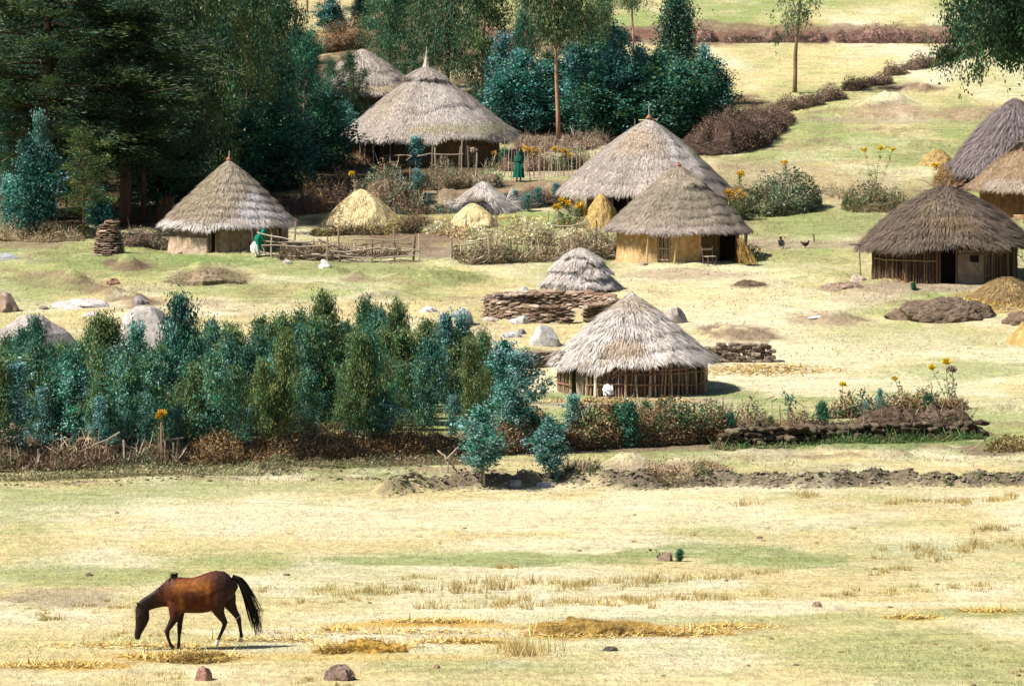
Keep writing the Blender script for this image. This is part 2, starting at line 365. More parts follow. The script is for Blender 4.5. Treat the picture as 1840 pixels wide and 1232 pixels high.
# ------------------------------------------------------------------ ground
STRAW = np.array([.53, .44, .24]); PALE = np.array([.62, .55, .39]); GREEN = np.array([.245, .285, .115]); EARTH = np.array([.17, .12, .085])
OCHRE = np.array([.44, .27, .06]); TURF_SHADE = np.array([.13, .20, .06]); DARK = np.array([.07, .05, .03]); DUST = np.array([.38, .30, .22]); REDE = np.array([.17, .095, .075]); BANKC = np.array([.15, .12, .09])
GROW = [(-200, .6), (0, .62), (45, .5), (62, .2), (85, .04), (150, .03), (178, .35), (200, .5), (250, .62), (330, .6), (420, .55), (480, .5), (520, .42), (560, .3),
        (600, .22), (660, .12), (720, .35), (800, .55), (845, .5), (875, .06), (930, .03), (975, .14), (1010, .28), (1050, .12), (1100, .0), (1150, .06), (1190, .20), (1240, .30)]
ZONES = [  # column, row, half width, half height, colour, strength
    (120, 1035, 190, 18, GREEN, .6), (130, 1078, 110, 22, DUST * .8, .6), (90, 905, 160, 26, GREEN, .6), (350, 880, 260, 14, GREEN, .5),
    (860, 1005, 330, 13, GREEN, .75), (1300, 990, 190, 14, GREEN, .7), (1390, 1004, 150, 16, GREEN, .8), (1560, 940, 220, 10, GREEN, .45), (1700, 985, 160, 22, GREEN, .4),
    (1680, 1170, 220, 55, GREEN, .55), (1450, 1112, 260, 12, GREEN, .5), (1760, 1100, 140, 12, GREEN, .6),
    (100, 1196, 130, 9, OCHRE, .8), (330, 1180, 110, 10, OCHRE, .85), (660, 1162, 110, 12, OCHRE, .75), (830, 1152, 90, 7, OCHRE, .6), (1040, 1135, 130, 16, OCHRE * .8, .95), (760, 1125, 200, 8, OCHRE * 1.2, .6), (560, 1180, 500, 9, OCHRE * 1.25, .4),
    (1220, 1138, 110, 8, OCHRE, .55), (1310, 1125, 90, 7, OCHRE, .45), (1640, 1110, 60, 5, OCHRE, .6), (1780, 1098, 60, 5, OCHRE, .5), (610, 1130, 40, 4, OCHRE, .7), (760, 1118, 120, 7, OCHRE * 1.1, .6),
    (700, 1136, 300, 8, PALE, .8), (900, 1220, 700, 12, STRAW, .5), (800, 925, 800, 30, PALE, .55), (1250, 515, 230, 50, PALE, .55), (1430, 600, 300, 60, PALE, .4), (700, 560, 260, 22, STRAW, .5), (1150, 1095, 330, 9, PALE, .7), (1500, 1085, 330, 6, PALE, .8), (600, 940, 420, 25, PALE, .5), (1200, 910, 500, 16, PALE, .5),
    (1350, 665, 110, 8, OCHRE * 1.1, .7), (1480, 667, 70, 4, OCHRE * 1.1, .7), (1440, 700, 120, 6, OCHRE * 1.1, .25), (1380, 640, 260, 55, PALE, .6), (1500, 690, 180, 22, PALE, .5), (960, 690, 90, 24, PALE, .8), (1740, 665, 130, 22, GREEN, .6),
    (1760, 760, 140, 30, GREEN, .6), (1010, 712, 70, 10, TURF_SHADE * 1.2, .6), (1300, 706, 60, 8, TURF_SHADE, .45),  # dark green patch right of the stake hut paints its cast shadow
    (1230, 495, 130, 10, DUST, .75), (1360, 560, 260, 40, PALE, .55), (1250, 530, 200, 26, STRAW, .5), (1560, 530, 60, 20, DUST, .5),
    (1690, 512, 160, 12, DUST * .8, .8), (1780, 545, 90, 20, OCHRE * .7, .6), (1600, 600, 200, 28, GREEN, .4), (1460, 440, 130, 9, DUST * .8, .7), (1470, 400, 110, 24, GREEN * .9, .7), (1440, 470, 80, 22, GREEN, .4),
    (1340, 462, 40, 12, TURF_SHADE, .7), (780, 455, 60, 14, DUST * .7, .95), (770, 420, 120, 26, EARTH * 1.3, .85), (930, 390, 110, 9, GREEN, .85), (940, 455, 80, 10, TURF_SHADE, .8), (680, 420, 120, 30, EARTH, .6), (850, 470, 80, 8, EARTH * 1.4, .5),
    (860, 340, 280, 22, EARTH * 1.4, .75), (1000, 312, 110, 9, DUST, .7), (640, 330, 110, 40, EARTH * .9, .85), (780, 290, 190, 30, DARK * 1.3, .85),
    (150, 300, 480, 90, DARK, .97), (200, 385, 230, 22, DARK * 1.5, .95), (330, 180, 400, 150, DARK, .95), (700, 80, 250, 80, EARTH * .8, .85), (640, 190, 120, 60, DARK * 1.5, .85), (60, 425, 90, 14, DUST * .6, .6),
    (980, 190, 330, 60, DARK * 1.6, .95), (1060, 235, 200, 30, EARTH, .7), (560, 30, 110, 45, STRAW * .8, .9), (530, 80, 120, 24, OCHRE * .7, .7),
    (250, 470, 160, 14, GREEN * .85, .75), (380, 495, 76, 16, EARTH * 1.2, .8), (232, 477, 42, 10, EARTH * 1.1, .85), (90, 500, 70, 15, EARTH * 1.3, .7), (120, 512, 60, 12, EARTH * 1.2, .7), (175, 520, 40, 9, EARTH * 1.2, .75), (235, 540, 50, 10, EARTH * 1.1, .75), (30, 440, 90, 8, EARTH * 1.3, .6),
    (150, 547, 60, 7, PALE * .9, .7), (60, 520, 110, 24, GREEN, .45), (600, 480, 190, 13, GREEN * .85, .6), (790, 497, 90, 14, GREEN * .8, .75), (640, 500, 25, 8, EARTH * 1.6, .6), (670, 533, 45, 10, DUST * .8, .7), (850, 540, 60, 10, DUST, .4),
    (1320, 600, 85, 15, EARTH * 1.25, .85), (1500, 573, 75, 14, EARTH * 1.5, .7), (1560, 560, 60, 12, TURF_SHADE, .4), (1350, 512, 30, 4, EARTH, .8), (1240, 842, 70, 14, EARTH * 1.5, .75), (1140, 838, 60, 12, EARTH * 1.7, .6), (1785, 803, 60, 14, EARTH, .75),
    (1120, 722, 160, 9, DUST * .9, .8), (980, 600, 120, 30, STRAW, .5), (880, 602, 60, 20, DUST * 1.2, .4),
    (450, 800, 520, 34, EARTH, .75), (480, 775, 470, 18, GREEN * 1.1, .5), (560, 780, 120, 12, STRAW, .6), (420, 690, 500, 70, TURF_SHADE * .8, .8), (1150, 790, 260, 22, EARTH * 1.2, .8), (1550, 790, 240, 14, TURF_SHADE, .7),
    (1600, 195, 80, 14, EARTH * 1.9, .7), (1640, 158, 50, 7, EARTH * 1.3, .8), (1550, 215, 150, 8, DUST * .8, .6), (1300, 265, 120, 12, EARTH * 1.9, .5), (1760, 205, 90, 16, EARTH * 1.7, .7), (1350, 60, 560, 20, REDE, .7),
    (1800, 130, 90, 40, GREEN, .4), (1130, 130, 120, 30, STRAW, .6), (1420, 330, 180, 40, EARTH * 2, .5), (1600, 335, 90, 20, EARTH * 1.8, .5),
    (1220, 400, 130, 30, EARTH, .5), (440, 465, 130, 8, TURF_SHADE * 1.2, .6)]
BANDC = [(0, EARTH * .9, .95, 1.25), (1, BANKC, .95, 1.15), (2, EARTH, .9, 1.2), (3, EARTH * 1.4, .6, 1.2), (4, REDE, .9, 1.2)]
def ground_color(x, y, z=None):
    if z is None: z = height(x, y)
    px, py = proj(x, y, z)
    n1 = fbm(x * .22, y * .12, 4, 71); n2 = fbm(x * .9, y * .5, 3, 72); n3 = fbm(x * 2.6, y * 1.5, 2, 73)
    g = np.interp(py, [a for a, b in GROW], [b for a, b in GROW])
    g = np.clip(g * 1.15 + (n1 - .5) * 1.6 + (n2 - .5) * .9 + (n3 - .5) * .5, 0, 1)[..., None]
    pale = np.clip((fbm(x * .3 + 9, y * .2, 3, 74) - .42) * 4, 0, 1)[..., None]
    c = (STRAW * (1 - pale) + PALE * pale) * (1 - g) + GREEN * g
    mid = np.clip((py - 180) / 20, 0, 1) * np.clip((640 - py) / 60, 0, 1) + np.clip((py - 780) / 20, 0, 1) * np.clip((880 - py) / 20, 0, 1) * .8
    br = np.clip((fbm(x * .45 + 31, y * .5, 4, 77) - .50) * 5, 0, 1) * np.clip((n3 - .25) * 3, 0, 1) * mid * .6
    c = c + (np.array([.22, .165, .10]) - c) * br[..., None]
    wx = (fbm(x * .35, y * .3, 3, 81) - .5); wy = (fbm(x * .3, y * .35, 3, 82) - .5)
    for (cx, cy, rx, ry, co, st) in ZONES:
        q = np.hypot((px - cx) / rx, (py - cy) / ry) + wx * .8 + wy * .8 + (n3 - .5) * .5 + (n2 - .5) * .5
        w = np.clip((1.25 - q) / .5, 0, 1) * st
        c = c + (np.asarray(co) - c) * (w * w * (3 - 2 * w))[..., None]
    for (i, co, st, k) in BANDC:
        q = segdist(x, y, BANKS[i][0]) / BANKS[i][1] + (fbm(x * .9, y * .9, 3, 37) - .5) * .7
        w = np.clip((k - q) / .3, 0, 1) * st * np.clip(.55 + (n2 - .35) * 3 + (n3 - .4) * 2, .25, 1)
        c = c + (np.asarray(co) - c) * w[..., None]
    for i in range(5, len(BANKS)):
        q = segdist(x, y, BANKS[i][0]) / BANKS[i][1] + (fbm(x * .9, y * .9, 3, 37) - .5) * .7
        w = np.clip((1.1 - q) / .4, 0, 1) * np.clip((n2 - .3) * 4, 0, 1) * .6
        c = c + (EARTH * 1.5 - c) * w[..., None]
    c = c * (.90 + .20 * n3[..., None]) * (.92 + .16 * n2[..., None])
    return c
xs = np.concatenate([[-3000, -1500, -800, -400, -200, -120, -80, -60, -52], np.arange(-46, 46.01, .22), [52, 60, 80, 120, 200, 400, 800, 1500, 3000]])
ys = np.concatenate([[-380, -200, -100, -40, 0, 25, 40, 50, 58], np.arange(64, 140, .2), np.arange(140, 322, .34), [326, 332, 340, 350, 365, 385, 410, 450, 500, 600, 800, 1200, 2000, 3900]])
X, Y = np.meshgrid(xs, ys); Z = height(X, Y)
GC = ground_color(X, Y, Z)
nx, ny = len(xs), len(ys)
i = (np.arange(ny - 1)[:, None] * nx + np.arange(nx - 1)[None, :]).ravel()
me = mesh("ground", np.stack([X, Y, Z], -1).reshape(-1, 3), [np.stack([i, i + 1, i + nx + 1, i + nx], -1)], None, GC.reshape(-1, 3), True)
M_ground = bpy.data.materials.new("ground"); nt, b, N, Lk = nodes(M_ground)
at = N("ShaderNodeAttribute"); at.attribute_name = "col"
geo = N("ShaderNodeNewGeometry")
def noise_n(sc, det, stretch):
    mp = N("ShaderNodeMapping"); mp.inputs['Scale'].default_value = stretch; Lk(geo.outputs['Position'], mp.inputs[0])
    n = N("ShaderNodeTexNoise"); n.inputs['Scale'].default_value = sc; n.inputs['Detail'].default_value = det; n.inputs['Roughness'].default_value = .65
    Lk(mp.outputs[0], n.inputs['Vector']); return n
def rng_n(src, a, b2, c, d):
    m = N("ShaderNodeMapRange"); m.inputs[1].default_value = a; m.inputs[2].default_value = b2; m.inputs[3].default_value = c; m.inputs[4].default_value = d
    Lk(src, m.inputs[0]); return m.outputs[0]
n1 = noise_n(5.0, 8, (1, .45, 1)); n2 = noise_n(1.1, 6, (1, .6, 1)); n3 = noise_n(16.0, 4, (.6, 1, 1))
v1 = N("ShaderNodeVectorMath"); v1.operation = 'SCALE'; Lk(at.outputs['Color'], v1.inputs[0]); Lk(rng_n(n1.outputs[0], .3, .7, .70, 1.22), v1.inputs['Scale'])
v2 = N("ShaderNodeVectorMath"); v2.operation = 'SCALE'; Lk(v1.outputs[0], v2.inputs[0]); Lk(rng_n(n3.outputs[0], .3, .7, .82, 1.16), v2.inputs['Scale'])
n4 = noise_n(1.5, 6, (.35, 1.1, 1)); n4.inputs['Distortion'].default_value = 1.2
v3 = N("ShaderNodeVectorMath"); v3.operation = 'SCALE'; Lk(v2.outputs[0], v3.inputs[0]); Lk(rng_n(n4.outputs[0], .34, .6, .80, 1.10), v3.inputs['Scale'])
v2 = v3
mx = N("ShaderNodeMix"); mx.data_type = 'RGBA'; mx.blend_type = 'MULTIPLY'
Lk(rng_n(n2.outputs[0], .45, .7, 0, .5), mx.inputs[0]); Lk(v2.outputs[0], mx.inputs[6]); mx.inputs[7].default_value = (.95, .93, .74, 1)
Lk(mx.outputs[2], b.inputs['Base Color']); b.inputs['Roughness'].default_value = .97; b.inputs['Specular IOR Level'].default_value = .05
bp = N("ShaderNodeBump"); bp.inputs['Strength'].default_value = .8; bp.inputs['Distance'].default_value = .12
ad = N("ShaderNodeMath"); ad.operation = 'ADD'; Lk(n1.outputs[0], ad.inputs[0]); Lk(n3.outputs[0], ad.inputs[1]); Lk(ad.outputs[0], bp.inputs['Height']); Lk(bp.outputs[0], b.inputs['Normal'])
me.materials.append(M_ground)
tag(link("ground", me), kind='structure')

# short grass, tufts and loose straw over the ground
def scatter(npt, y0, y1, x_of_y=.125, power=1.0):
    y = y0 + (y1 - y0) * rng.random(npt) ** power
    x = rng.uniform(-1, 1, npt) * (x_of_y * y + 1.5)
    return x, y
def grass_patch(mb, x, y, Lm, Wm, col, lean=.5, z=None):
    n = len(x); z = height(x, y) if z is None else z
    d = unit(np.stack([rng.normal(0, lean, n), rng.normal(0, lean, n), np.ones(n)], -1))
    a = rng.uniform(0, PI, n); s = np.stack([np.cos(a), np.sin(a) * .4, np.zeros(n)], -1)
    blades(mb, np.stack([x, y, z - .01], -1), d, s, Lm, Wm, col)
mb = MB()
x, y = scatter(110000, 74, 124)
k = fbm(x * .5, y * .3, 3, 91) > .40; x, y = x[k], y[k]
gcx = ground_color(x, y)
grass_patch(mb, x, y, rng.uniform(.03, .085, len(x)), rng.uniform(.012, .03, len(x)), gcx * rng.uniform(.8, 1.25, (len(x), 1)), .9)
x, y = scatter(90000, 120, 262)
k = (fbm(x * .35, y * .3, 3, 92) > .44); x, y = x[k], y[k]
gcx = ground_color(x, y)
grass_patch(mb, x, y, rng.uniform(.04, .10, len(x)), rng.uniform(.03, .06, len(x)), gcx * rng.uniform(.8, 1.2, (len(x), 1)), 1.2)
tag(mb.build("grass", M_grass), "short dry pasture grass over the whole field and hillside", "grass", kind='stuff')

mb = MB()      # clods and tussocks that roughen the banks
cv, cf = ico(1)
def clods(bi, n, hw, size, pal, green=.3, span=(0, 1)):
    pts = np.array(BANKS[bi][0]); seg = np.r_[0, np.cumsum(np.hypot(*np.diff(pts, axis=0).T))]
    s_ = rng.uniform(span[0], span[1], n) * seg[-1]; x = np.interp(s_, seg, pts[:, 0]); y = np.interp(s_, seg, pts[:, 1]) + rng.normal(0, hw, n)
    z = height(x, y)
    for j in range(n):
        r = rng.uniform(.4, 1.3) * size; dv = cv * (1 + rng.uniform(-.28, .28, (len(cv), 1))) * np.array([r * rng.uniform(.8, 1.6), r, r * rng.uniform(.35, .75)])
        c_ = np.asarray(pal[rng.integers(0, len(pal))]) if rng.random() > green else np.array([.10, .12, .045]) * rng.uniform(.7, 1.6)
        mb.add(dv + np.array([x[j], y[j], z[j] + r * .1]), cf, c_ * rng.uniform(.7, 1.3))
BKP = [(.25, .20, .155), (.19, .15, .115), (.30, .25, .20), (.14, .11, .085)]
clods(1, 3000, .42, .045, BKP, .3); clods(0, 1800, .75, .07, [(.13, .09, .065), (.17, .12, .09)], .4); clods(2, 400, .4, .07, [(.14, .1, .08)], .6)
for bi in range(5, 8): clods(bi, 90, .3, .05, BKP, .6)
tag(mb.build("earth_clods", M_earth), "loose earth clods and small tussocks on the low banks", "clods", kind='stuff')
mb = MB()      # taller dry tufts
x, y = scatter(26000, 168, 262)      # brown weedy tussocks on the hillside
k = (fbm(x * .45 + 31, y * .5, 4, 77) > .53) & (rng.random(len(x)) < .8); x, y = x[k], y[k]
grass_patch(mb, x + rng.normal(0, .1, len(x)), y, rng.uniform(.05, .15, len(x)), rng.uniform(.03, .07, len(x)), pick([(.24, .15, .08), (.13, .12, .05), (.30, .23, .12), (.10, .12, .04)], len(x), .2), .7)
x, y = scatter(9000, 120, 140)
k = (fbm(x * .5 + 31, y * .9, 3, 78) > .52); x, y = x[k], y[k]
grass_patch(mb, x, y, rng.uniform(.05, .14, len(x)), rng.uniform(.02, .05, len(x)), pick([(.22, .17, .09), (.14, .14, .05), (.32, .26, .13), (.11, .14, .04)], len(x), .2), .7)
TUFTROWS = [  # col0,row0,col1,row1,number,spread rows, height px, greenness
    (570, 1068, 800, 1058, 26, 7, 20, .5), (800, 1062, 1010, 1045, 22, 8, 24, .35), (1000, 1055, 1250, 1036, 26, 7, 20, .3), (1140, 1048, 1280, 1040, 14, 3, 17, .4), (1280, 1040, 1420, 1025, 8, 6, 16, .4),
    (620, 1045, 780, 1036, 7, 4, 12, .4), (500, 1085, 700, 1078, 10, 5, 12, .2), (740, 1098, 950, 1082, 14, 8, 20, .15), (870, 1090, 1180, 1078, 20, 8, 22, .1), (1120, 1082, 1400, 1068, 26, 7, 18, .15),
    (1480, 1070, 1680, 1062, 12, 6, 16, .2), (1540, 1002, 1780, 985, 16, 9, 20, .35), (1650, 1000, 1840, 975, 14, 12, 18, .5), (1600, 905, 1790, 900, 26, 4, 16, .3), (1780, 905, 1830, 890, 6, 5, 18, .3),
    (1640, 1056, 1780, 1052, 9, 7, 20, .4), (1560, 1028, 1640, 1020, 7, 4, 14, .6), (1720, 962, 1830, 945, 8, 5, 16, .9), (340, 1072, 520, 1060, 9, 7, 16, .5), (900, 1170, 980, 1178, 12, 10, 38, .1),
    (20, 1118, 120, 1112, 6, 4, 14, .9), (200, 1145, 330, 1138, 6, 6, 14, .3), (360, 1100, 480, 1090, 8, 8, 14, .5), (890, 1022, 930, 1018, 6, 3, 12, .3), (1740, 1130, 1840, 1232, 8, 20, 10, .4),
    (220, 1222, 340, 1212, 7, 8, 16, .3), (540, 1224, 700, 1232, 8, 8, 14, .4), (1330, 908, 1350, 906, 3, 2, 20, .1), (1440, 895, 1460, 892, 5, 3, 22, .1), (1500, 1180, 1840, 1200, 14, 30, 8, .3),
    (0, 1100, 230, 1095, 12, 10, 12, .4), (500, 970, 1600, 960, 12, 30, 8, .3)]
for (a, b_, c, d, n, sp, hp, gr) in TUFTROWS:
    for j in range(n):
        t = rng.random(); q = P(a + (c - a) * t + rng.normal(0, 4), b_ + (d - b_) * t + rng.normal(0, sp * .6)); s = S(q[1])
        m = int(rng.integers(20, 46)); R = hp / s * rng.uniform(.25, .7); hh = hp / s * rng.uniform(.55, 1.1)
        x = q[0] + rng.normal(0, R, m); y = q[1] + rng.normal(0, R * .8, m)
        base = np.array([.54, .41, .18]) * (1 - gr * .5) + np.array([.17, .19, .05]) * gr * (rng.random() * .9)
        grass_patch(mb, x, y, hh * rng.uniform(.4, 1.1, m), rng.uniform(.012, .028, m), base * rng.uniform(.7, 1.3, (m, 1)), .35)
tag(mb.build("dry_tufts", M_grass), "taller dry yellow grass tufts in loose rows across the pasture", "grass", kind='stuff')

def straw_scatter(mb, px, py, rxp, ry_m, n, pal, L=(.08, .3), Wd=(.012, .03), hz=.05):
    q = P(px, py); s = S(q[1]); rr = np.sqrt(rng.random(n)) * (.6 + .6 * rng.random(n)); a = rng.uniform(0, 2 * PI, n)
    x = q[0] + rr * np.cos(a) * rxp / s; y = q[1] + rr * np.sin(a) * ry_m
    z = height(x, y) + rng.random(n) * hz * np.clip(1.1 - rr, .1, 1)
    d = unit(np.stack([rng.normal(0, 1, n), rng.normal(0, 1, n), rng.normal(.12, .28, n)], -1)); u = unit(np.cross(d, np.array([0, 0, 1.0])))
    u[:, 2] += rng.normal(0, .3, n)
    blades(mb, np.stack([x, y, z], -1), d, u, rng.uniform(*L, n), rng.uniform(*Wd, n), pick(pal, n, .25))
SP = [(.60, .42, .12), (.48, .30, .07), (.66, .55, .26), (.30, .17, .04)]
mb = MB()
for z in [(100, 1196, 120, .5, 900), (330, 1182, 110, .55, 2200), (250, 1160, 200, .5, 900), (660, 1162, 100, .5, 1600), (830, 1153, 90, .35, 1000), (1040, 1138, 120, .7, 1600), (1220, 1138, 110, .4, 900), (1310, 1126, 90, .4, 600),
          (1640, 1110, 60, .3, 450), (1780, 1098, 60, .3, 300), (610, 1131, 36, .25, 400), (790, 1117, 110, .3, 900), (700, 1136, 260, .5, 900), (480, 1150, 120, .4, 500)]:
    straw_scatter(mb, *z, SP)
for z in [(1380, 665, 130, 1.6, 1200), (1780, 545, 80, 2, 1400), (1120, 722, 150, .6, 1200), (880, 395, 110, 1, 700), (1640, 508, 60, 1.2, 500), (1345, 470, 30, .6, 200)]:
    straw_scatter(mb, *z, SP + [(.3, .22, .14)], (.12, .4), (.03, .06))
tag(mb.build("loose_straw", M_straw), "loose golden straw strewn in streaks over the pasture and yards", "straw", kind='stuff')
# ------------------------------------------------------------------ thatch
GREY = [(.44, .385, .345), (.33, .28, .25), (.52, .465, .43), (.25, .20, .165)]
GREYL = [(.62, .56, .53), (.54, .48, .45), (.70, .64, .62), (.36, .30, .26)]
TAN = [(.35, .29, .23), (.27, .22, .17), (.42, .36, .30), (.19, .15, .11)]
DGREY = [(.13, .105, .092), (.08, .064, .056), (.18, .145, .12), (.23, .165, .11)]
DPUR = [(.24, .20, .20), (.15, .12, .12), (.33, .28, .29), (.11, .085, .08)]
BRN = [(.34, .24, .15), (.26, .18, .11), (.40, .30, .21), (.20, .13, .08)]
YEL = [(.74, .60, .32), (.66, .51, .24), (.78, .68, .44), (.50, .36, .15)]
YELO = [(.56, .38, .14), (.48, .31, .10), (.60, .45, .20), (.36, .22, .07)]
def roof_fn(R, zb, za, p, seed, nc, sag, step=.05, wav=.10):
    def fn(th, t):
        th = np.asarray(th, float); t = np.asarray(t, float)
        cx, sx = np.cos(th), np.sin(th)
        n = fbm(cx * 1.4 + seed * 3.7 + t * 1.5, sx * 1.4 + seed + t * .7, 3, seed) - .5
        n2 = fbm(cx * 6 + seed, sx * 6 + t * 5, 3, seed + 3) - .5
        if nc:
            ph = t * nc + n * 1.2; fr = ph - np.floor(ph)
            st = step * fr * np.clip(t * 3, 0, 1)
        else: st = 0
        n0 = fbm(cx * .9 + seed * 1.7, sx * .9 + t * .5 + seed, 2, seed + 90) - .5
        r = R * np.maximum(t, 1e-4) ** p * (1 + .08 * n + .10 * n0) + (st + .09 * n2) * np.clip(t * 4, 0, 1)
        z = za - (za - zb) * t + (.16 * n + .22 * n0) * t + st * .5
        e = np.clip((t - .75) * 4, 0, 1)
        z = z - e * e * wav * (1.4 * (fbm(cx * 2.2 + seed * 5, sx * 2.2, 3, seed + 9) - .5) * 2 + .5 * n2) - sag * np.sin(PI * t) * (za - zb) * .0
        return np.stack([r * cx, r * sx, z], -1)
    return fn
def thatch_mesh(name, R, zb, za, p=.92, pal=GREY, nc=6, n=11000, seed=1, mat=None, L=(.3, .65), Wd=(.025, .055), thick=.16, lift=.09, patches=None, fringe=1500, step=.05, wav=.10, strow=0, ragged=.3):
    n = int(n * 1.7); fringe = int(fringe * 1.8); Wd = (Wd[0] * .45, Wd[1] * .6)
    mb = MB(); fn = roof_fn(R, zb, za, p, seed, nc, 0, step, wav)
    nth, ntt = 120, 34
    th = np.arange(nth) / nth * 2 * PI; tt = np.linspace(0.004, 1, ntt)
    T, TH = np.meshgrid(tt, th, indexing='ij')
    v = fn(TH, T).reshape(-1, 3)
    pal = np.asarray(pal) * .98; palm = np.mean(pal, 0)
    cn = fbm(np.cos(TH) * 8 + seed, np.sin(TH) * 8 + T * 3, 4, seed + 21)
    c = palm * (.55 + .6 * cn[..., None])
    i = (np.arange(ntt - 1)[:, None] * nth); j = np.arange(nth)[None, :]; k = (j + 1) % nth
    f = np.stack([i + j, i + nth + j, i + nth + k, i + k], -1).reshape(-1, 4)
    mb.add(v, f, c.reshape(-1, 3))
    # underside
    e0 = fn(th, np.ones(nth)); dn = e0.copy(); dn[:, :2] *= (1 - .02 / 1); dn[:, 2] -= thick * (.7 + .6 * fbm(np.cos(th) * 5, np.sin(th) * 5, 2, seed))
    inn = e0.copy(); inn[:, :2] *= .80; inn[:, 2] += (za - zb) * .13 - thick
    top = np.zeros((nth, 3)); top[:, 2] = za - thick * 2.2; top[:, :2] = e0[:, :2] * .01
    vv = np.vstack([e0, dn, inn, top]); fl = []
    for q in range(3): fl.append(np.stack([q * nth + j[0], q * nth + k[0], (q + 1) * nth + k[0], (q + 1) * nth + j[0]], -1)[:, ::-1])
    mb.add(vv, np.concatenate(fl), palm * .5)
    # straw
    def put(m, t, th, L, Wd, lift_, colmul=1.0, extra=None):
        p0 = fn(th, t); p1 = fn(th, np.minimum(t + .05, 1.0)); p2 = fn(th + .02, t)
        dd = unit(p1 - p0 + np.array([0, 0, 1e-6])); bad = t > .97
        pa = fn(th, np.full_like(t, .90)); pb = fn(th, np.full_like(t, .97)); dd = np.where((t > .95)[:, None], unit(pb - pa), dd)
        ss = unit(p2 - p0); nn = unit(np.cross(ss, dd)); nn = np.where(nn[:, 2:3] < 0, -nn, nn)
        w = rng.normal(0, .16, m)[:, None]
        d = unit(dd + ss * w + nn * rng.uniform(-.02, lift_, m)[:, None] * 2 + (0 if extra is None else extra))
        b0 = p0 + nn * rng.uniform(-.01, .035, m)[:, None]
        cx, sx = np.cos(th), np.sin(th)
        st = fbm(cx * 9 + seed, sx * 9 + t * 2.0, 3, seed + 33); pt = fbm(cx * 2 + seed * 2 + t, sx * 2 + t * 1.5, 3, seed + 43)
        cc = (pick(pal, m, .06) * .55 + palm * .45) * (.66 + .40 * st + .38 * pt)[:, None] * colmul
        if patches is not None:
            for (a0, t0, ra, rt, pc, ps) in patches:
                q = np.hypot(((th - a0 + PI) % (2 * PI) - PI) / ra, (t - t0) / rt) + (pt - .5) * 1.5
                wq = np.clip((1.1 - q) / .4, 0, 1)[:, None] * ps
                cc = cc + (np.asarray(pc) * (.8 + .4 * rng.random((m, 1))) - cc) * wq
        if nc:   # butt ends of each course show browner
            n_ = fbm(cx * 1.4 + seed * 3.7 + t * 1.5, sx * 1.4 + seed + t * .7, 3, seed) - .5
            ph = t * nc + n_ * 1.2; fr = ph - np.floor(ph)
            cc = cc * (1.06 - .12 * fr)[:, None]
        strips(mb, b0, d, ss, L, Wd, cc)
    t = rng.random(n) ** (1 / (2 * p)) * .985; a = rng.uniform(0, 2 * PI, n)
    put(n, t, a, rng.uniform(*L, n) * np.clip(t * 3, .5, 1), rng.uniform(*Wd, n), lift)
    if fringe:
        m = fringe; a = rng.uniform(0, 2 * PI, m); t = rng.uniform(.93, 1.0, m)
        ln = rng.uniform(.12, .38, m) * (.5 + fbm(np.cos(a) * 7, np.sin(a) * 7, 2, seed + 61) * 1.1)
        put(m, t, a, ln, rng.uniform(*Wd, m), .0, 1.0, extra=np.array([0, 0, -1.0]) * rng.uniform(.0, .9, (m, 1)))
    if strow:
        m = strow; a = rng.uniform(0, 2 * PI, m); t = rng.uniform(.1, .98, m)
        put(m, t, a, rng.uniform(.4, .9, m), rng.uniform(.02, .035, m), .35, 1.25)
    return mb.me(name, mat or M_thatch, False)

def ring_wall(name, R, z0, z1, arcs, thick, mat, pal, seed=1, amp=.05, parent=None, batter=.0):
    """solid wall segments over the given arcs (angles), with uneven faces"""
    mb = MB()
    for (a0, a1) in arcs:
        n = max(3, int((a1 - a0) / .05)); m = 10
        th = np.linspace(a0, a1, n); zz = np.linspace(z0, z1, m)
        TH, ZZ = np.meshgrid(th, zz, indexing='ij')
        nz = fbm(TH * R * 1.3 + seed, ZZ * 1.5, 4, seed) - .5
        tz = (ZZ - z0) / (z1 - z0)
        Ro = R + amp * 2 * nz - batter * tz; Ri = Ro * 0 + R - thick
        vo = np.stack([Ro * np.cos(TH), Ro * np.sin(TH), ZZ], -1); vi = np.stack([Ri * np.cos(TH), Ri * np.sin(TH), ZZ], -1)
        co = np.asarray(pal[0]) * (1 - tz[..., None]) + np.asarray(pal[1]) * tz[..., None]
        pn = np.clip((fbm(TH * R * .9 + seed, ZZ * 1.1, 3, seed + 7) - .5) * 5, 0, 1)[..., None]
        co = co * (1 - pn * .6) + np.asarray(pal[2]) * pn * .6
        co = co * (.8 + .5 * fbm(TH * R * 4, ZZ * 4, 3, seed + 8)[..., None])
        i = (np.arange(n - 1)[:, None] * m); j = np.arange(m - 1)[None, :]
        f = np.stack([i + j, i + m + j, i + m + j + 1, i + j + 1], -1).reshape(-1, 4)
        mb.add(vo.reshape(-1, 3), f, co.reshape(-1, 3)); mb.add(vi.reshape(-1, 3), f[:, ::-1], co.reshape(-1, 3) * .7)
        for e, fl in ((0, False), (n - 1, True)):
            q = np.vstack([vo[e], vi[e]]); ff = np.array([[u, u + 1, m + u + 1, m + u] for u in range(m - 1)])
            mb.add(q, ff[:, ::-1] if fl else ff, np.asarray(pal[0]) * .8)
    return mb.build(name, mat, parent, False)

